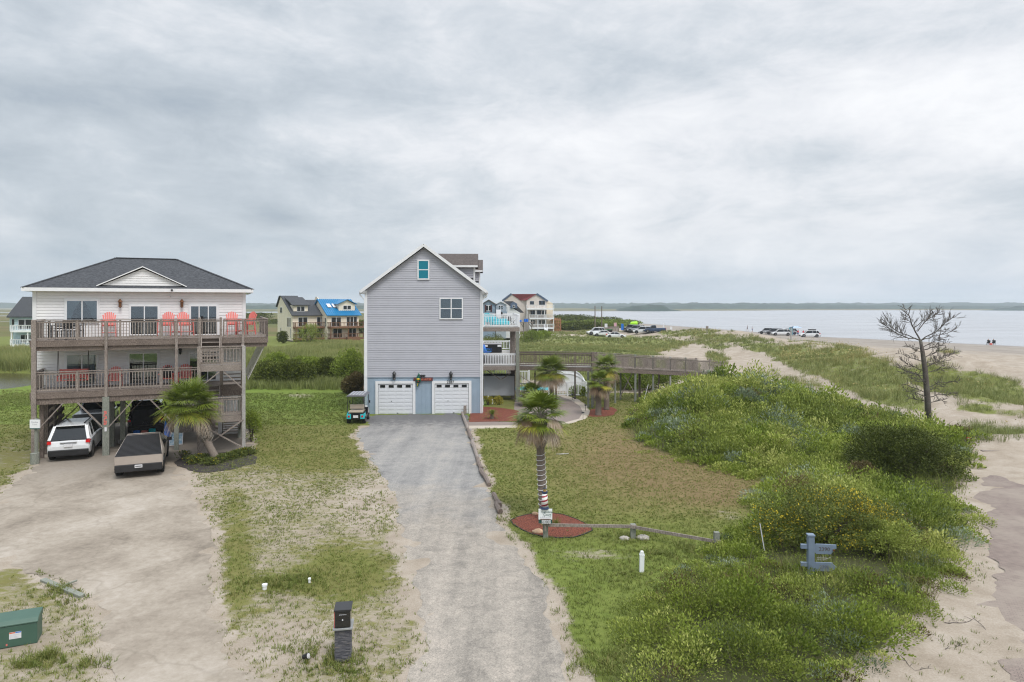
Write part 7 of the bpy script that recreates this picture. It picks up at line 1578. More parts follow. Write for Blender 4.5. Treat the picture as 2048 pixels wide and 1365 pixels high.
# far maritime shrubs
MS = 'maritime shrub thicket behind the beige house'
for i, (px, Y, rx, h, lab) in enumerate(((1130, 300, 13, 3.6, 'high dark shrub thicket right of the timber stair of the beige house'), (1175, 280, 15, 3.0, 'long dark shrub thicket in the middle of the dune beyond the field'), (1225, 260, 12, 2.3, 'low shrub thicket at the right before the parking area'), (1140, 210, 9, 2.6, 'bright green shrub thicket in front of the high dark one'), (1170, 205, 8, 2.3, 'rounded green thicket right of the bright one'), (1200, 230, 9, 1.9, 'low green thicket beside the white parked cars'))):
    bush(lab, X(px, Y), Y, rx, 5, h, M['leaf_dark' if i in (0, 1, 4) else 'leaf_mid'], 8000, .55, MS, tlo=.05, thi=.8, lobes=9)
for px, Y, rx, h, mm, lab in ((1062, 140, 3.0, 2.6, 'leaf_mid', 'grey green bush in front of the beige house stilts'), (1085, 150, 4.0, 1.9, 'leaf_mid', 'low green bush in front of the beige house stair'), (988, 110, 2.2, 3.4, 'leaf_dark', 'dark bush seen under the upper deck of the grey house'), (1000, 95, 1.8, 2.6, 'leaf_mid', 'bright bush seen just above the white deck railing'), (1014, 100, 1.4, 2.6, 'leaf_dark', 'dark green bush beside the bright one above the deck railing'),
                          (618, 132, 3.4, 4.2, 'leaf_cover', 'large rounded grey green bush before the cream twin houses'), (566, 138, 1.2, 2.6, 'leaf_dark', 'small conical bush at the left corner of the cream house'), (725, 190, 6, 3.5, 'leaf_dark', 'dark far thicket right of the blue roofed house'), (545, 300, 10, 3.5, 'leaf_dark', 'dark far thicket left of the cream house'), (515, 330, 9, 4.0, 'leaf_dark', 'dark far thicket next to the stilt house deck')):
    bush(lab, X(px, Y), Y, rx, rx*.6, h, M[mm], 5000, .12 if Y < 120 else (.2 if Y < 160 else .5), tlo=.1, thi=.8)

# ---- palms
def palm(label, base, top, bend, crown_r, nfr, trunk_r, dead=.3, boots=.4, seed=1, upright=.5, fan=None, smooth_trunk=True):
    """cabbage palm: trunk with old leaf bases, fan leaves on long stalks, hanging dead leaves"""
    x, y = base; o = thing('palm_tree', label, 'palm', (x, y, HT1(x, y)-.02)); r0 = random.Random(seed); tx, ty, tz = top
    def P(f): return Vector((tx*f + bend[0]*math.sin(math.pi*f), ty*f + bend[1]*math.sin(math.pi*f), tz*f))
    t = MB(); k = 22; t.tube([P(i/k) for i in range(k+1)], [trunk_r*(1.25 if i == 0 else 1 + .05*(i % 2) - .12*i/k) for i in range(k+1)], 12); tr = t.build('trunk', M['bark_palm'], o, True)
    if boots:
        t = MB(); nb = int(boots*tz/.10*7)
        for i in range(nb):
            f = 1 - boots*i/nb; c = P(f); a = i*2.4; d = Vector((math.cos(a), math.sin(a), 0)); b0 = c + d*trunk_r*.9; b1 = b0 + d*trunk_r*(.55+.3*r0.random()) + Vector((0, 0, .16+.06*r0.random())); t.bar(b0, b1, .10, .035, up=d)
            t.bar(b1-d*.01, b1 + d*.03 + Vector((r0.uniform(-.03, .03), 0, .07)), .045, .025, up=d)
        t.build('leaf_bases', M['boot'], tr)
    G, D_ = [], []; st = MB(); apex = P(1.0)
    def frond(a, el, ln, sag, tint, dead_, fr):
        d = Vector((math.cos(a)*math.cos(el), math.sin(a)*math.cos(el), math.sin(el))); side = Vector((-math.sin(a), math.cos(a), 0)); p0 = apex + Vector((0, 0, r0.uniform(-.15, .15)))
        pm = p0 + d*ln*.5; tip = p0 + d*ln*.95 + Vector((0, 0, -sag*ln)); st.tube([p0, pm, tip], [.022, .016, .010], 4)
        ax = (tip-pm).normalized(); ax = (ax + Vector((0, 0, -.05-.25*dead_))).normalized(); n_ = side.cross(ax).normalized(); m = 34; lst = D_ if dead_ else G
        for j in range(m):
            q = (j/(m-1)-.5)*2; ang = q*(2.05 if not dead_ else 1.2); dj = (ax*math.cos(ang) + side*math.sin(ang)).normalized(); L_ = fr*(1-.28*abs(q)**2)*(.85+.25*r0.random()); b = tip + n_*.02*r0.uniform(-1, 1)
            fold = n_*(.14*abs(q)) ; mid = b + dj*L_*.55 + fold*L_*.3; end = b + dj*L_ + Vector((0, 0, -L_*(.10 + .16*r0.random() + .3*dead_))); w_ = dj.cross(n_).normalized()*(.021 if not dead_ else .014)
            tt = min(1, max(0, tint + r0.uniform(-.12, .15))); lst.append((b-w_*.4, b+w_*.4, mid+w_, mid-w_, end-w_*.1, end+w_*.1, tt))
    for i in range(nfr):
        f = i/nfr; a = i*2.399 + r0.uniform(-.2, .2); el = math.asin(max(-1, .985 - 1.25*f)) + r0.uniform(-.12, .12); frond(a, el, crown_r*(.50+.12*r0.random()), .04 + .08*f, .30 + .45*f*r0.random() + (.3 if f > .8 else 0), 0, crown_r*.58)
    for i in range(int(nfr*dead)): a = i*2.399+1 + r0.uniform(-.3, .3); frond(a, math.radians(r0.uniform(-42, 8)), crown_r*(.48+.15*r0.random()), .22, .3+.6*r0.random(), 1, crown_r*.50)
    for nm, lst, mm in (('fronds', G, 'palm_green'), ('dead_fronds', D_, 'palm_dead')):
        if not lst: continue
        V = np.array([[tuple(v) for v in q[:6]] for q in lst]).reshape(-1, 3); i = np.arange(len(lst))[:, None]*6; Fc = np.concatenate([i+np.array([[0, 1, 2, 3]]), i+np.array([[3, 2, 5, 4]])]); T = np.repeat([q[6] for q in lst], 6)
        fmesh(nm, [(V, Fc, T)], M[mm], o)
    st.build('leaf_stalks', M['stalk'], o); return o
b1 = W(1089, 1040); PM = palm('palm with spiky crown and light string round its trunk in the diamond mulch bed', b1, (-.16, 0, 3.72), (-.04, 0), 1.10, 30, .15, dead=.55, boots=.30, seed=3)
t = MB(); pts = []
for i in range(220): f = i/219; a = f*2*math.pi*11; z_ = .5 + f*1.95; q = z_/3.72; pts.append((-.16*q - .04*math.sin(math.pi*q) + math.cos(a)*.17, math.sin(a)*.17, z_ + .04*math.sin(a)))
t.tube(pts, .011, 4); t.build('light_string', M['plate'], PM)
b2 = W(437, 926); palm('leaning palm with full green crown in front of the stair tower', b2, (-1.55, .2, 2.75), (.0, 0), 1.55, 46, .18, dead=.12, boots=.62, seed=5)
b3 = W(1196.5, 831); palm('left one of two slim palms in the round mulch bed by the boardwalk', b3, (.05, 0, 2.35), (0, 0), 1.08, 22, .21, dead=.5, boots=.25, seed=7)
b4 = W(1213, 820); palm('right one of two slim palms in the round mulch bed, taller with dead fronds', b4, (-.05, 0, 3.15), (.03, 0), 1.28, 24, .20, dead=.6, boots=.15, seed=9)
palm('bushy palm in front of the boardwalk by the white gate', (X(1104, 54), 53.3), (-.15, 0, 2.6), (.0, 0), 1.5, 36, .18, dead=.6, boots=.4, seed=11)
palm('low spreading palm behind the spiky front one, beside the white gate', (X(1068, 53), 52.6), (-.2, 0, .9), (.0, 0), 1.2, 24, .16, dead=.5, boots=.5, seed=13)
# sago palm in the red bed
x, y = W(984, 838); o = thing('sago_palm', 'dark green sago palm with arching feathery leaves in the red mulch bed', 'sago palm', (x, y, .02)); L_ = []
for i in range(34):
    a = i*2.399; el = math.radians(80-72*(i/34)); 
    for k in range(2): pass
    c0 = Vector((math.cos(a), math.sin(a), 0)); pts = [Vector((0, 0, .25)) + c0*(.75*f*math.cos(el)) + Vector((0, 0, .62*f*math.sin(el) - .28*f*f)) for f in [j/12 for j in range(13)]]
    for j in range(1, 13):
        d_ = (pts[j]-pts[j-1]).normalized(); s_ = d_.cross(Vector((0, 0, 1))).normalized()
        for sg in (-1, 1): e = pts[j] + (s_*sg*.75 + d_*.55)*.13*(1-.4*abs(j/12-.4)); w_ = d_*.012; L_.append((pts[j]-w_, pts[j]+w_, e+w_*.3, e-w_*.3))
V = np.array([[tuple(v) for v in q] for q in L_]).reshape(-1, 3); fmesh('fronds', [(V, np.arange(len(V)).reshape(-1, 4), np.repeat(rng.random(len(L_))*.5, 4))], M['leaf_mid'], o)
t = MB(); t.tube([(0, 0, 0), (0, 0, .28)], [.14, .10], 8); t.build('trunk', M['bark_palm'], o)

# ---- the dead tree
def deadtree():
    xb, yb = X(1858, 42), 42.0; zb = Zat(850, 42); zb = HT1(xb, yb)-.1; o = thing('dead_tree', 'tall leafless dead tree with wide spreading bare branches against the water', 'tree', (xb, yb, zb)); r0 = random.Random(12)
    def q(px, py, dy=0): return Vector((X(px, yb)-xb, dy, Zat(py, yb)-zb))
    t = MB(); trunk = [q(1858, 868), q(1855, 800), q(1850, 740), q(1845, 705), q(1841, 682)]; t.tube(trunk, [.21, .17, .15, .12, .085], 10); t.build('trunk', M['bark_dead'], o, True)
    def limb(pts, r, tw=10, twl=.55, up=.4):
        """a limb through the given points, with side twigs"""
        b = MB(); k = len(pts); pts = sum([[a_, a_.lerp(b_, .33)+Vector((r0.uniform(-.05,.05), r0.uniform(-.05,.05), r0.uniform(-.06,.06))), a_.lerp(b_, .66)+Vector((r0.uniform(-.05,.05), r0.uniform(-.05,.05), r0.uniform(-.06,.06)))] for a_, b_ in zip(pts[:-1], pts[1:])], [])+[pts[-1]]; k = len(pts); b.tube(pts, [r*.66*(1-.75*i/(k-1)) for i in range(k)], 6); 
        tw = int(tw*1.9); twl *= 1.25; up *= .55
        for i in range(tw):
            f = .22+.76*(i+r0.random())/tw; j = min(k-2, int(f*(k-1))); p = pts[j].lerp(pts[j+1], f*(k-1)-j); d = (pts[j+1]-pts[j]).normalized()
            s = Vector((r0.uniform(-1, 1), r0.uniform(-1, 1), r0.uniform(-.55, 1)*(.55+up))); s = (d*.55 + (s-d*s.dot(d)).normalized()*.8).normalized(); l = twl*(1.15-f*.6)*(.6+.7*r0.random())
            p1 = p+s*l*.5; p2 = p1 + (s+Vector((r0.uniform(-.3, .3), r0.uniform(-.3, .3), up*.6))).normalized()*l*.5; b.tube([p, p1, p2], [.015, .010, .005], 4)
            for _ in range(5): g = r0.random(); c = p.lerp(p2, .2+.75*g); e = c + (s+Vector((r0.uniform(-.8, .8), r0.uniform(-.8, .8), r0.uniform(-.1, .9)))).normalized()*l*.38; b.tube([c, e], [.009, .005], 3)
        b.build('branch', M['bark_dead'], o)
    T = trunk[-1]
    limb([T, q(1828, 655, .1), q(1818, 632), q(1805, 615)], .085, 12, .6); limb([T, q(1800, 672, -.3), q(1775, 660, -.4), q(1748, 643, -.5)], .06, 16, .75, .8); limb([T, q(1812, 668, .4), q(1790, 655, .5), q(1785, 636, .6)], .05, 12, .7, .8)
    limb([T, q(1868, 664, -.2), q(1885, 650), q(1908, 632)], .06, 16, .75, .8); limb([q(1835, 663), q(1856, 645, .4), q(1873, 635, .5), q(1888, 626, .6)], .05, 12, .6, .8); limb([T, q(1870, 674, .3), q(1900, 668, .4), q(1930, 652, .5)], .045, 10, .5, .5)
    limb([q(1828, 655), q(1842, 640, -.3), q(1857, 634, -.4), q(1870, 622, -.5)], .04, 10, .55, .8); limb([q(1823, 645), q(1810, 640, -.2), q(1800, 632, -.2)], .03, 6, .4)
    limb([q(1844, 701), q(1868, 693, -.2), q(1898, 683, -.3)], .055, 6, .35); limb([q(1850, 735), q(1880, 717, -.2), q(1912, 703, -.3)], .05, 7, .45); limb([q(1851, 738), q(1875, 728, .3), q(1902, 722, .4)], .035, 6, .4); limb([q(1851, 726), q(1890, 718, .5), q(1925, 706, .6)], .03, 8, .4)
    limb([q(1851, 762), q(1820, 745, -.5), q(1795, 738, -.6), q(1782, 733, -.7)], .06, 12, .45, .5); limb([q(1852, 768), q(1825, 757, -.7), q(1800, 752, -.9)], .045, 10, .4, .5); limb([q(1848, 742), q(1825, 732, .3), q(1808, 722, .4)], .035, 9, .4)
    limb([q(1854, 795), q(1830, 787, -.4), q(1805, 780, -.5), q(1793, 772, -.6)], .045, 6, .3); limb([q(1856, 795), q(1880, 788, -.3), q(1905, 783, -.4)], .045, 9, .4); limb([q(1855, 782), q(1872, 776, .2), q(1888, 770, .3)], .035, 6, .4); limb([q(1844, 700), q(1838, 697, 0), q(1826, 692, 0)], .025, 3, .2)
    for (x0, y0, x1, y1, x2, y2, dy) in ((1852, 755, 1832, 748, 1806, 744, .5), (1850, 728, 1830, 718, 1800, 708, .4), (1848, 716, 1872, 708, 1905, 700, .6), (1853, 775, 1878, 764, 1912, 760, -.5), (1846, 708, 1826, 700, 1803, 690, -.4), (1854, 788, 1836, 778, 1812, 770, .5), (1851, 745, 1874, 738, 1906, 735, -.6), (1857, 806, 1838, 801, 1822, 798, .3), (1857, 808, 1880, 803, 1896, 800, .4), (1845, 695, 1862, 684, 1888, 672, -.4)):
        limb([q(x0, y0), q(x1, y1, dy*.5), q(x2, y2, dy)], .042, 8, .38, .3)
    limb([q(1883, 650), q(1880, 672, .05), q(1877, 695, .05), q(1880, 722, .05), q(1884, 742, .05)], .035, 12, .35, -.3)
deadtree()
# ------------------------------------------------------------------ small things in the front yards
# low rail fence
FT = thing('rail_fence', 'low weathered single rail fence with three posts beside the mulch bed', 'fence', (0, 0, 0))
fp = [(1091, 1076, 1046), (1266, 1077, 1048), (1433, 1096, 1064)]; tops = []
for px, pb, pt in fp:
    x, y = W(px, pb); z = Zat(pt, y); t = MB(); t.box(x-.085, x+.085, y-.07, y+.07, -.05, z); t.build('post', M['post_green'], FT, bevel=.012); tops.append((x, y, z))
for (a, b, d0, d1) in ((tops[0], tops[1], .04, .06), (tops[1], tops[2], .06, .30)):
    t = MB(); t.bar((a[0]-.1, a[1]-.09, a[2]-d0), (b[0]+.1, b[1]-.095, b[2]-d1), .04, .10); t.build('rail', M['timber'], FT)
# sign with lighthouse on the first post
x, y = X(1090.5, 22.5), 22.52; z0 = Zat(1045, y)
SG = thing('address_sign', 'white street sign with small house number tiles on the first fence post', 'sign', (x, y-.10, z0), 0)
t = MB(); t.box(-.225, .225, -.02, .02, .13, .47); sb = t.build('board', M['vinyl'], SG)
t = MB(); t.box(-.225, .225, -.022, .018, .0, .128); t.build('number_base', mat('dark_green_board', (.02, .08, .07), .6), SG)
t = MB(); t.box(-.17, .17, -.05, .0, .125, .155); t.build('ledge', M['timber_dark'], SG)
dg = mat('sign_green', (.03, .10, .09), .6)
text_obj('lettering', 'Carolina', .105, dg, SG, (.05, -.024, .375), (R(90), 0, 0), .002); text_obj('lettering', 'Court', .105, dg, SG, (.06, -.024, .285), (R(90), 0, 0), .002)
for i, ch in enumerate('2387'):
    t = MB(); t.box(-.12+i*.075, -.055+i*.075, -.045, -.024, .005, .115); tl = t.build('number_tile', M['plate'], SG); text_obj('digit', ch, .10, M['ink'], tl, (-.0875+i*.075, -.047, .058), (R(90), 0, 0), .002)
t = MB(); [t.box(-.17+i*.06, -.13+i*.06+.01*(i % 2), -.023, -.02, .20, .215+.01*(i % 3)) for i in range(6)]; t.build('painted_shore', M['siding_grey'], SG)
t = MB(); t.box(-.03, .03, .02, .06, -.25, .45); t.build('bracket', M['timber'], SG)
LHs = thing('lighthouse_ornament', 'model lighthouse with red and white spiral stripes standing on the street sign', 'ornament', (x-.02, y-.06, z0+.47))
wr_m, t_, b_ = new_mat('spiral_stripes'); co = N(t_, 'ShaderNodeTexCoord'); sp = N(t_, 'ShaderNodeSeparateXYZ'); t_.links.new(co.outputs['Object'], sp.inputs[0])
ang = mth(t_, 'DIVIDE', mth(t_, 'ARCTAN2', sp.outputs[1], sp.outputs[0]), 6.28318); fr_ = mth(t_, 'FRACT', mth(t_, 'ADD', mth(t_, 'MULTIPLY', sp.outputs[2], -7.0), ang)); cc = mixc(t_, mth(t_, 'GREATER_THAN', fr_, .62), (.75, .74, .72), (.30, .015, .03)); t_.links.new(cc, b_.inputs['Base Color']); b_.inputs['Roughness'].default_value = .4
nvy = mat('lighthouse_navy', (.03, .05, .11), .5)
t = MB(); t.lathe([(.0, .07), (.115, .07), (.085, .50), (.0, .50)], n=16); t.build('tower', wr_m, LHs, True)
t = MB(); t.lathe([(0, 0), (.15, 0), (.15, .03), (.13, .035), (.13, .07), (0, .07)], n=8); t.build('base', nvy, LHs)
t = MB(); t.lathe([(0, .50), (.09, .50), (.10, .54), (.10, .57), (0, .57)], n=12); t.build('gallery', nvy, LHs)
t = MB(); t.lathe([(0, .57), (.055, .57), (.055, .65), (0, .65)], n=8); t.build('lamp_room', mat('amber', (.45, .28, .08), .4), LHs); t = MB(); t.lathe([(.075, .65), (.05, .68), (.012, .71), (.005, .75)], n=8); t.build('lamp_roof', M['black_metal'], LHs)
# marker post
x, y = W(1283, 1144); t = MB(); t.box(-.065, .065, -.05, .05, 0, .52); t.prism([(-.065, -.05, .52), (.065, -.05, .52), (.035, -.05, .60), (-.035, -.05, .60)], (0, .1, 0)); t.box(-.075, .075, -.06, .06, .485, .505)
b = t.build('marker_post', M['vinyl'], bevel=.008); b.location = (x, y, 0); b.rotation_euler = (0, R(1.5), 0); tag(b, 'short white plastic marker post on the grass below the rail fence', 'post')
# stones
for i, (px, py, s, lab, mm) in enumerate(((1249, 1080, .13, 'small pale rock left of the middle fence post', 'timber_pale'), (1286, 1079, .17, 'rounded pale rock right of the middle fence post', 'timber_pale'), (1076, 1066, .15, 'flat orange tan stone at the lower edge of the diamond mulch bed', 'stone_tan'), (1070, 1030, .10, 'small pink stone at the upper edge of the diamond mulch bed', 'stone_tan'))):
    if 'stone_tan' not in M: M['stone_tan'] = mat('tan_stone', (.50, .34, .22), .9, .25, 8)
    if i == 0: M['stone_pale'] = mat('pale_stone', (.40, .37, .33), .9, .25, 8)
    x, y = W(px, py); r0 = random.Random(i); t = MB(); t.sphere((0, 0, .04), s, n=12, k=8, sc=(1.35, .9, .62)); t.v = [(a*(1+.18*r0.uniform(-1, 1)), b_*(1+.18*r0.uniform(-1, 1)), c*(1+.15*r0.uniform(-1, 1))) for a, b_, c in t.v]
    o = t.build('rock', M['stone_pale'] if i < 2 else M['stone_tan'], None, True); o.location = (x, y, 0); tag(o, lab, 'rock')
x, y = W(1126, 910); t = MB(); t.tube([(-.35, -.03, .03), (0, 0, .04), (.3, .05, .05)], [.03, .035, .02], 6); b = t.build('driftwood', M['timber_pale']); b.location = (x, y, 0); tag(b, 'short pale stick lying on the lawn right of the palm trunk', 'stick')
# blue grey number post
x, y = X(1621, 19.1), 19.1; zb = HT1(x, y); o = thing('number_post', 'blue grey wooden post with two pointed boards reading 2390 before the yellow dotted bush', 'sign', (x, y, zb), R(-6)); bg = mat('blue_grey_paint', (.165, .215, .285), .6, .12, 3)
zt = Zat(1072, y)-zb; t = MB(); t.box(-.085, .085, -.085, .085, -.1, zt); t.build('post', bg, o, bevel=.012); t = MB(); t.box(-.10, .10, -.10, .10, zt+.002, zt+.05); t.build('post_cap', bg, o, bevel=.01)
def zz(py): return Zat(py, y)-zb
for (a, b_) in ((1089, 1097.5), (1125, 1133)):
    t = MB(); t.box(-.27, -.087, -.045, .045, zz(b_), zz(a)); t.box(.087, .70 if a < 1100 else .6, .02, .06, zz(b_), zz(a)); t.build('cross_arm', bg, o, bevel=.006)
for i, (a, b_, tx) in enumerate(((1087.5, 1107, '2390'), (1124, 1141, '2390'))):
    z0, z1 = zz(b_), zz(a); zm = (z0+z1)/2; t = MB(); t.prism([(.10, -.03, z0+.05), (.14, -.03, z0), (.54, -.03, z0), (.62 if i == 0 else .68, -.03, zm-.02), (.62 if i == 0 else .68, -.03, zm+.02), (.54, -.03, z1), (.14, -.03, z1), (.10, -.03, z1-.05)], (0, .045, 0)); sb = t.build('board', bg, o)
    text_obj('digits', tx, .15 if i == 0 else .13, mat('faded_brown_%d' % i, (.10, .085, .085) if i == 0 else (.15, .16, .18), .8), sb, (.36, -.033, zm), (R(90), 0, 0), .003)
t = MB(); t.tube([(.60, -.04, zz(1098)), (.60, -.075, zz(1098))], .025, 8); t.build('rusty_bolt', M['bronze'], o)
t = MB()
for i in range(4): t.box(.20+i*.07, .207+i*.07, .0, .006, zz(1121), zz(1111)); 
t.box(.17, .44, .0, .006, zz(1116), zz(1115)); t.tube([(.18, 0, zz(1119.5)), (.36, -.01, zz(1119)), (.55, -.02, zz(1112))], .005, 4); t.build('wire_letters', M['timber_pale'], o)
# thin stakes in the shrubs
for px, p0, p1, lab in ((1525, 1090, 1063, 'thin pale stake left of the yellow dotted bush'),):
    y = 21.0; x = X(px, y); t = MB(); t.tube([(.06, 0, -.2), (-.08, 0, .65)], .016, 5); b = t.build('stake', M['plate']); b.location = (x, y, Zat(p0, y)); tag(b, lab, 'stake')
x = X(1293, 50); t = MB(); t.tube([(-.15, 0, -.3), (.12, 0, .75)], .022, 5); b = t.build('stake', M['plate']); b.location = (x, 50, Zat(790, 50)); tag(b, 'leaning white stake at the foot of the mound below the boardwalk', 'stake')
# small red sign near the end of the road
x, y = X(1936, 36.5), 36.5; o = thing('sign', 'small red and white sign lying low in the grass near the road end', 'sign', (x, y, HT1(x, y)), .2); t = MB(); t.box(-.12, .12, -.01, .01, .12, .26); t.build('board', rd_, o); t = MB(); t.box(-.08, .08, -.014, -.011, .17, .21); t.build('stripe', M['plate'], o); t = MB(); t.box(-.02, .02, .011, .04, 0, .26); t.build('post', M['timber'], o)
# timber at the end of the road, fallen twigs
t = MB(); a, b_ = W(1962, 910), W(2120, 912); t.bar((a[0], a[1], .12), (b_[0], b_[1], .14), .25, .24); tag(t.build('landscape_timber', M['timber']), 'long squared timber lying across the end of the brick road', 'timber')
# mailbox
x, y = W(687, 1318); o = thing('mailbox', 'black mailbox on a square dark ledgestone pillar between the two driveways', 'mailbox', (x, y, 0), R(9))
mst, t_, b_ = new_mat('ledgestone'); v = objco(t_); mp = N(t_, 'ShaderNodeMapping'); t_.links.new(v, mp.inputs[0]); mp.inputs['Rotation'].default_value = (R(90), 0, 0)
nz_ = texn(t_, 7, 5, .7, objco(t_, (1, 1, 4))); r = ramp(t_, nz_, [(.3, (.045, .045, .055)), (.5, (.10, .10, .115)), (.62, (.17, .165, .17)), (.72, (.19, .12, .07))]); t_.links.new(r.outputs[0], b_.inputs['Base Color']); b_.inputs['Roughness'].default_value = .85
t = MB(); r0 = random.Random(3); t.box(-.155, .155, -.155, .155, 0, .72); z = 0
while z < .70:
    h = r0.choice((.025, .032, .04)); h = min(h, .72-z)
    for fx in range(4):
        u = -.17
        while u < .165:
            l = r0.uniform(.06, .16); l = min(l, .17-u); dd = r0.uniform(.004, .022); a0, a1 = u+.001, u+l-.001
            if fx == 0: t.box(a0, a1, -.155-dd, -.155, z+.001, z+h-.001)
            elif fx == 1: t.box(a0, a1, .155, .155+dd, z+.001, z+h-.001)
            elif fx == 2: t.box(-.155-dd, -.155, a0, a1, z+.001, z+h-.001)
            else: t.box(.155, .155+dd, a0, a1, z+.001, z+h-.001)
            u += l
    z += h
t.build('pillar', mst, o); t = MB(); t.box(-.21, .21, -.23, .23, .722, .765); t.build('cap_stone', mat('grey_slab', (.28, .29, .29), .8, .2, 6), o, bevel=.01)
t = MB(); t.box(-.165, .165, -.20, .20, .767, 1.13); bx = t.build('box', M['paint_black'], o, bevel=.012); t = MB(); t.box(-.185, .185, -.225, .215, 1.132, 1.165); t.build('lid', M['black_metal'], o, bevel=.01)
t = MB(); t.box(-.14, .14, -.214, -.202, .785, .93); dr = t.build('door', M['paint_black'], o); t = MB(); t.sphere((.0, -.225, .945), .016); t.build('knob', M['plate'], dr)
t = MB(); t.box(-.14, .14, -.211, -.202, .99, 1.10); t.build('slot_flap', M['paint_black'], o); t = MB(); [t.box(-.07+i*.022, -.055+i*.022, -.2145, -.2115, 1.045+.004*(i % 2), 1.062) for i in range(7)]; t.build('lettering', M['siding_grey'], o)
t = MB(); t.box(-.178, -.168, -.19, .18, .775, 1.10); pl = t.build('number_panel', mat('red_panel', (.52, .10, .085), .5), o); text_obj('digits', '2383', .15, M['ink'], pl, (-.180, 0, .94), (R(90), 0, R(-90)), .003)
# spotlight
x, y = W(611, 1326); o = thing('garden_spotlight', 'small black garden spotlight on the ground left of the mailbox', 'garden light', (x, y, 0), .5); t = MB(); t.tube([(0, 0, 0), (0, 0, .09)], .015, 5); t.build('stake', M['black'], o); t = MB(); t.tube([(-.04, .04, .12), (.05, -.05, .16)], [.045, .07], 10); hd = t.build('lamp_head', M['black'], o); t = MB(); t.tube([(.051, -.051, .1605), (.055, -.055, .162)], .055, 10); t.build('lens', M['plate'], hd)
# white capped pipes
for px, py, h, lab in ((529.5, 1179, .15, 'larger white pipe cap left end of the tall grass patch'), (619, 1166, .14, 'slim white pipe cap at the right end of the tall grass patch')):
    x, y = W(px, py); r = .075 if px < 600 else .042; o = thing('pipe_cap', lab, 'pipe', (x, y, 0)); t = MB(); t.lathe([(r*.8, 0), (r*.8, h*.6), (r, h*.62), (r, h*.95), (r*.6, h)], n=10); t.build('cap', M['vinyl'], o)
# timber sleeper on the left, with broken end
a, b_ = W(86, 1162), W(165, 1196); t = MB(); t.bar((*a, .02), (*b_, .03), .16, .10); t.bar((W(128, 1174)[0], W(128, 1174)[1], .04), (W(155, 1168)[0], W(155, 1168)[1], .10), .05, .05)
tag(t.build('landscape_timber', M['post_green'], bevel=.015), 'old mossy sleeper lying at the edge of the left driveway', 'timber')
# green transformer box
gm = mat('transformer_green', (.055, .115, .085), .45, .08, 2); cx, cy = -11.50, 15.58; o = thing('utility_box', 'green metal utility cabinet with sloping lid at the lower left corner', 'utility box', (cx, cy, 0), R(24), scale=.76)
w_, d_, hb, ht_ = .80, .34, .62, .80
t = MB(); t.box(-w_, w_, -d_, d_, 0, hb); t.build('cabinet', gm, o, bevel=.02)
t = MB(); t.prism([(w_+.02, -d_-.02, hb+.003), (w_+.02, -d_-.02, hb+.05), (w_+.02, -d_+.10, hb+.15), (w_+.02, d_-.02, ht_+.03), (w_+.02, d_+.02, ht_), (w_+.02, d_+.02, hb+.003)], (-2*w_-.04, 0, 0)); ld = t.build('lid', gm, o, bevel=.02)
for xx_ in (-.45, .42): t = MB(); t.bar((xx_-.09, -.02, ht_-.05+.0), (xx_+.09, -.02, ht_-.05), .02, .06); t.build('hinge', M['ink'], ld)
t = MB(); t.box(.10, .40, -d_-.006, -d_-.002, .24, .44); lb = t.build('warning_label', M['plate'], o); t = MB(); t.box(.105, .25, -d_-.009, -d_-.0065, .405, .435); t.build('orange_band', mat('orange_band', (.7, .12, .03), .5), lb); t = MB(); t.box(.255, .395, -d_-.009, -d_-.0065, .405, .435); t.build('blue_band', M['blue_plastic'], lb)
t = MB(); [t.box(.12, .12+.22-.03*(i % 3), -d_-.008, -d_-.0065, .27+i*.03, .277+i*.03) for i in range(4)]; t.build('text_lines', M['siding_grey'], lb)
t = MB(); t.box(-.20, -.16, -d_-.006, -d_-.002, .40, .48); t.build('number_sticker', mat('orange_sticker', (.8, .12, .02), .5), o); t = MB(); t.box(.02, .06, -d_-.006, -d_-.002, .06, .12); t.build('number_sticker', M['coral'], o)
# electricity meter and boxed post at the left of the pad
x, y = W(70, 928); o = thing('address_post', 'white address sign on a post with concrete foot left of the stilt house', 'sign', (x, y, 0)); t = MB(); t.lathe([(0, 0), (.19, 0), (.19, .52), (0, .53)], n=10); t.build('concrete_foot', M['post_green'], o)
t = MB(); t.box(-.06, .06, .05, .17, .52, 2.2); t.build('post', M['post_green'], o); t = MB(); t.box(-.24, .24, -.02, .03, 1.74, 2.15); sb = t.build('board', M['vinyl'], o); t = MB(); t.box(-.24, .24, -.021, .031, 1.69, 1.735); t.build('board_edge', dg, o)
text_obj('lettering', 'Carolina', .10, M['siding_grey'], sb, (0, -.023, 2.03), (R(90), 0, 0), .002); text_obj('lettering', 'Court', .10, M['siding_grey'], sb, (0, -.023, 1.92), (R(90), 0, 0), .002)
x, y = W(86, 905); o = thing('meter_box', 'dark grey electricity meter box on a post under the left deck corner', 'meter box', (x, y, 0), R(23)); t = MB(); t.box(-.05, .05, 0, .1, 0, 1.2); t.build('post', M['timber'], o); t = MB(); t.box(-.16, .16, -.14, -.002, .55, 1.15); t.build('box', M['paint_grey'], o, bevel=.02); t = MB(); t.tube([(0, -.15, .95), (0, -.2, .95)], .08, 10); t.build('meter', M['plate'], o)
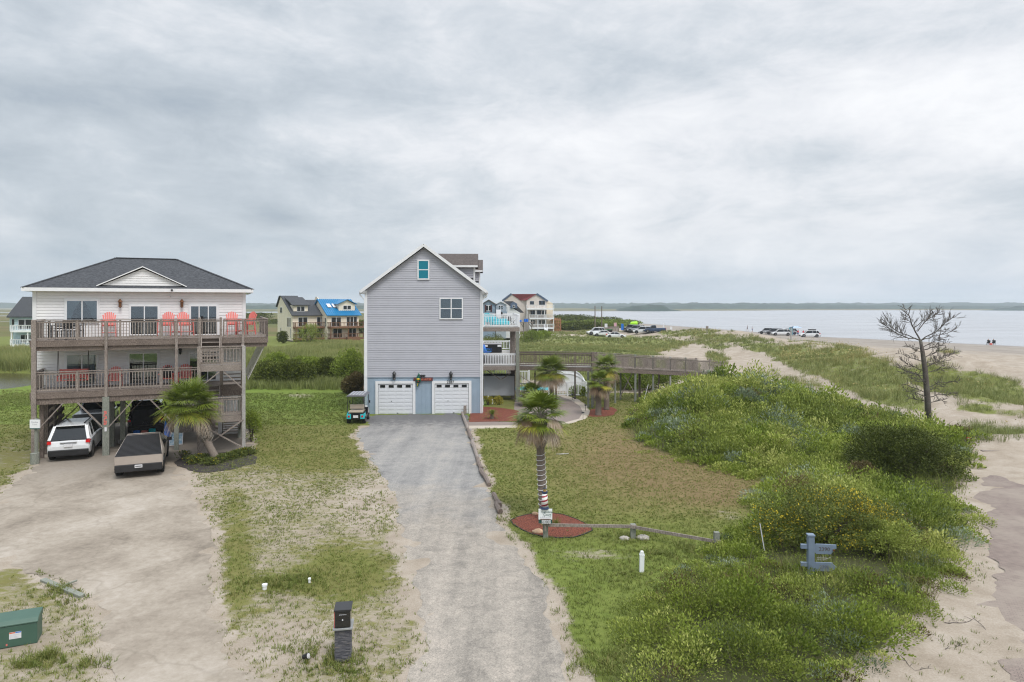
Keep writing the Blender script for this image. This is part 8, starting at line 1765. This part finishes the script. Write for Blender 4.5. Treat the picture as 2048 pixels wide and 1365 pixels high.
# golf cart
x, y = W(709, 849); gc = thing('golf_cart', 'black golf cart with turquoise rear corners and tan seats beside the garage', 'golf cart', (x, y+1.15, .0), R(4))
tq = mat('cart_turquoise', (.02, .52, .60), .35, .05)
t = MB(); t.prism([(-.55, -1.15, .28), (-.55, -1.15, .62), (-.55, -.6, .70), (-.55, -.1, .45), (-.55, .55, .45), (-.55, .75, .85), (-.55, 1.15, .70), (-.55, 1.18, .35), (-.55, .9, .25)], (1.10, 0, 0)); t.build('body', M['paint_black'], gc, bevel=.03)
for s in (-1, 1): t = MB(); t.prism([(s*.565, -1.18, .36), (s*.565, -1.18, .66), (s*.565, -.75, .76), (s*.565, -.55, .50), (s*.565, -.9, .36)], (-s*.05, 0, 0)); t.box(s*.57, s*.30, -1.20, -1.155, .36, .66); fd = t.build('rear_corner', tq, gc); t = MB(); t.tube([(s*.43, -1.20, .52), (s*.43, -1.225, .52)], .07, 10); t.build('tail_light', M['red_lens'], fd)
for z0, z1, y0, y1 in ((.74, .86, -1.15, -.68), (.92, 1.22, -.66, -.56), (.72, .84, -.52, -.02), (.90, 1.18, -.55, -.50)): t = MB(); t.box(-.46, .46, y0, y1, z0, z1); t.build('seat', M['tan'], gc, bevel=.035)
t = MB(); t.prism([(-.64, -1.05, 1.80), (-.50, -1.0, 1.88), (.50, -1.0, 1.88), (.64, -1.05, 1.80), (.60, -1.05, 1.77), (-.60, -1.05, 1.77)], (0, 2.05, .0)); rfc = t.build('roof', mat('cart_roof', (.12, .12, .135), .3, .2), gc, bevel=.03)
for xx_ in (-.4, -.2, 0, .2, .4): t = MB(); t.box(xx_-.035, xx_+.035, -.98, .9, 1.882, 1.90); t.build('roof_rib', M['siding_grey'], rfc)
for sx in (-1, 1):
    for (ya, yb, zb_) in ((-1.0, -.9, .7), (.95, .8, .8)): t = MB(); t.tube([(sx*.56, ya, zb_), (sx*.54, yb, 1.80)], .022, 6); t.build('roof_strut', M['black_metal'], gc)
    for yy in (-.78, .80): t = MB(); t.tube([(sx*.40, yy, .23), (sx*.60, yy, .23)], .23, 14); wo = t.build('wheel', M['rubber'], gc); t = MB(); t.tube([(sx*.60, yy, .23), (sx*.61, yy, .23)], .12, 8); t.build('rim', M['rim'], wo)
    t = MB(); t.box(sx*.62, sx*.70, .55, .60, 1.15, 1.32); t.build('mirror', M['black'], gc)
t = MB(); t.box(-.16, .16, -1.185, -1.158, .42, .58); t.build('licence_plate', M['plate'], gc); t = MB(); t.box(-.5, .5, .80, .815, .95, 1.75); t.build('windscreen', M['glass'], gc)
t = MB(); t.tube([(-.25, .45, 1.0), (-.25, .7, .85)], .02, 5); t.tube([(-.25+.17*math.cos(a), .43+.04*math.sin(a), 1.02+.15*math.sin(a)) for a in [i*math.pi/6 for i in range(13)]], .014, 5); t.build('steering_wheel', M['black'], gc)

# washed-up twigs on the sand beside the brick road
for i, (pts_, lab) in enumerate((([(1780, 1293), (1805, 1318), (1828, 1342), (1862, 1338)], 'long bent dead twig on the sand nearest the bottom edge'), ([(1888, 1248), (1925, 1248), (1950, 1240), (1972, 1262)], 'forked dead twig on the sand beside the pavers'), ([(1890, 1300), (1915, 1296), (1932, 1290)], 'short dead twig between the two longer ones on the sand'))):
    r0 = random.Random(i+5); t = MB(); C_ = [Vector((*W(a, b_), .015)) for a, b_ in pts_]; P_ = []
    for a_, b_ in zip(C_[:-1], C_[1:]): P_ += [a_.lerp(b_, k/4) + Vector((r0.uniform(-.03, .03), r0.uniform(-.03, .03), r0.uniform(0, .02))) for k in range(4)]
    P_.append(C_[-1]); n_ = len(P_); t.tube(P_, [.010*(1-.7*k/n_) for k in range(n_)], 5)
    for j in range(1, n_-1, 2): s_ = 1 if r0.random() < .5 else -1; q1 = P_[j] + Vector((.07*s_, .05+.05*r0.random(), .02)); t.tube([P_[j], q1, q1 + Vector((.05*s_, .02, .0))], [.005, .004, .003], 4)
    tag(t.build('twig', M['bark_dead']), lab, 'twig', 'dead twigs on the sand')
# ------------------------------------------------------------------ air
hz = MB(); hz.box(-5150, 5150, -250, 4350, -4.0, 42.0)
hm = bpy.data.materials.new('haze_air'); hm.use_nodes = True; ht = hm.node_tree; ht.nodes.clear()
ho = N(ht, 'ShaderNodeOutputMaterial'); hv = N(ht, 'ShaderNodeVolumePrincipled'); ht.links.new(hv.outputs[0], ho.inputs['Volume'])
hv.inputs['Color'].default_value = (0.80, 0.88, 0.97, 1); hv.inputs['Density'].default_value = 0.00022; hv.inputs['Anisotropy'].default_value = 0.0
tag(hz.build('haze', hm), kind='stuff')
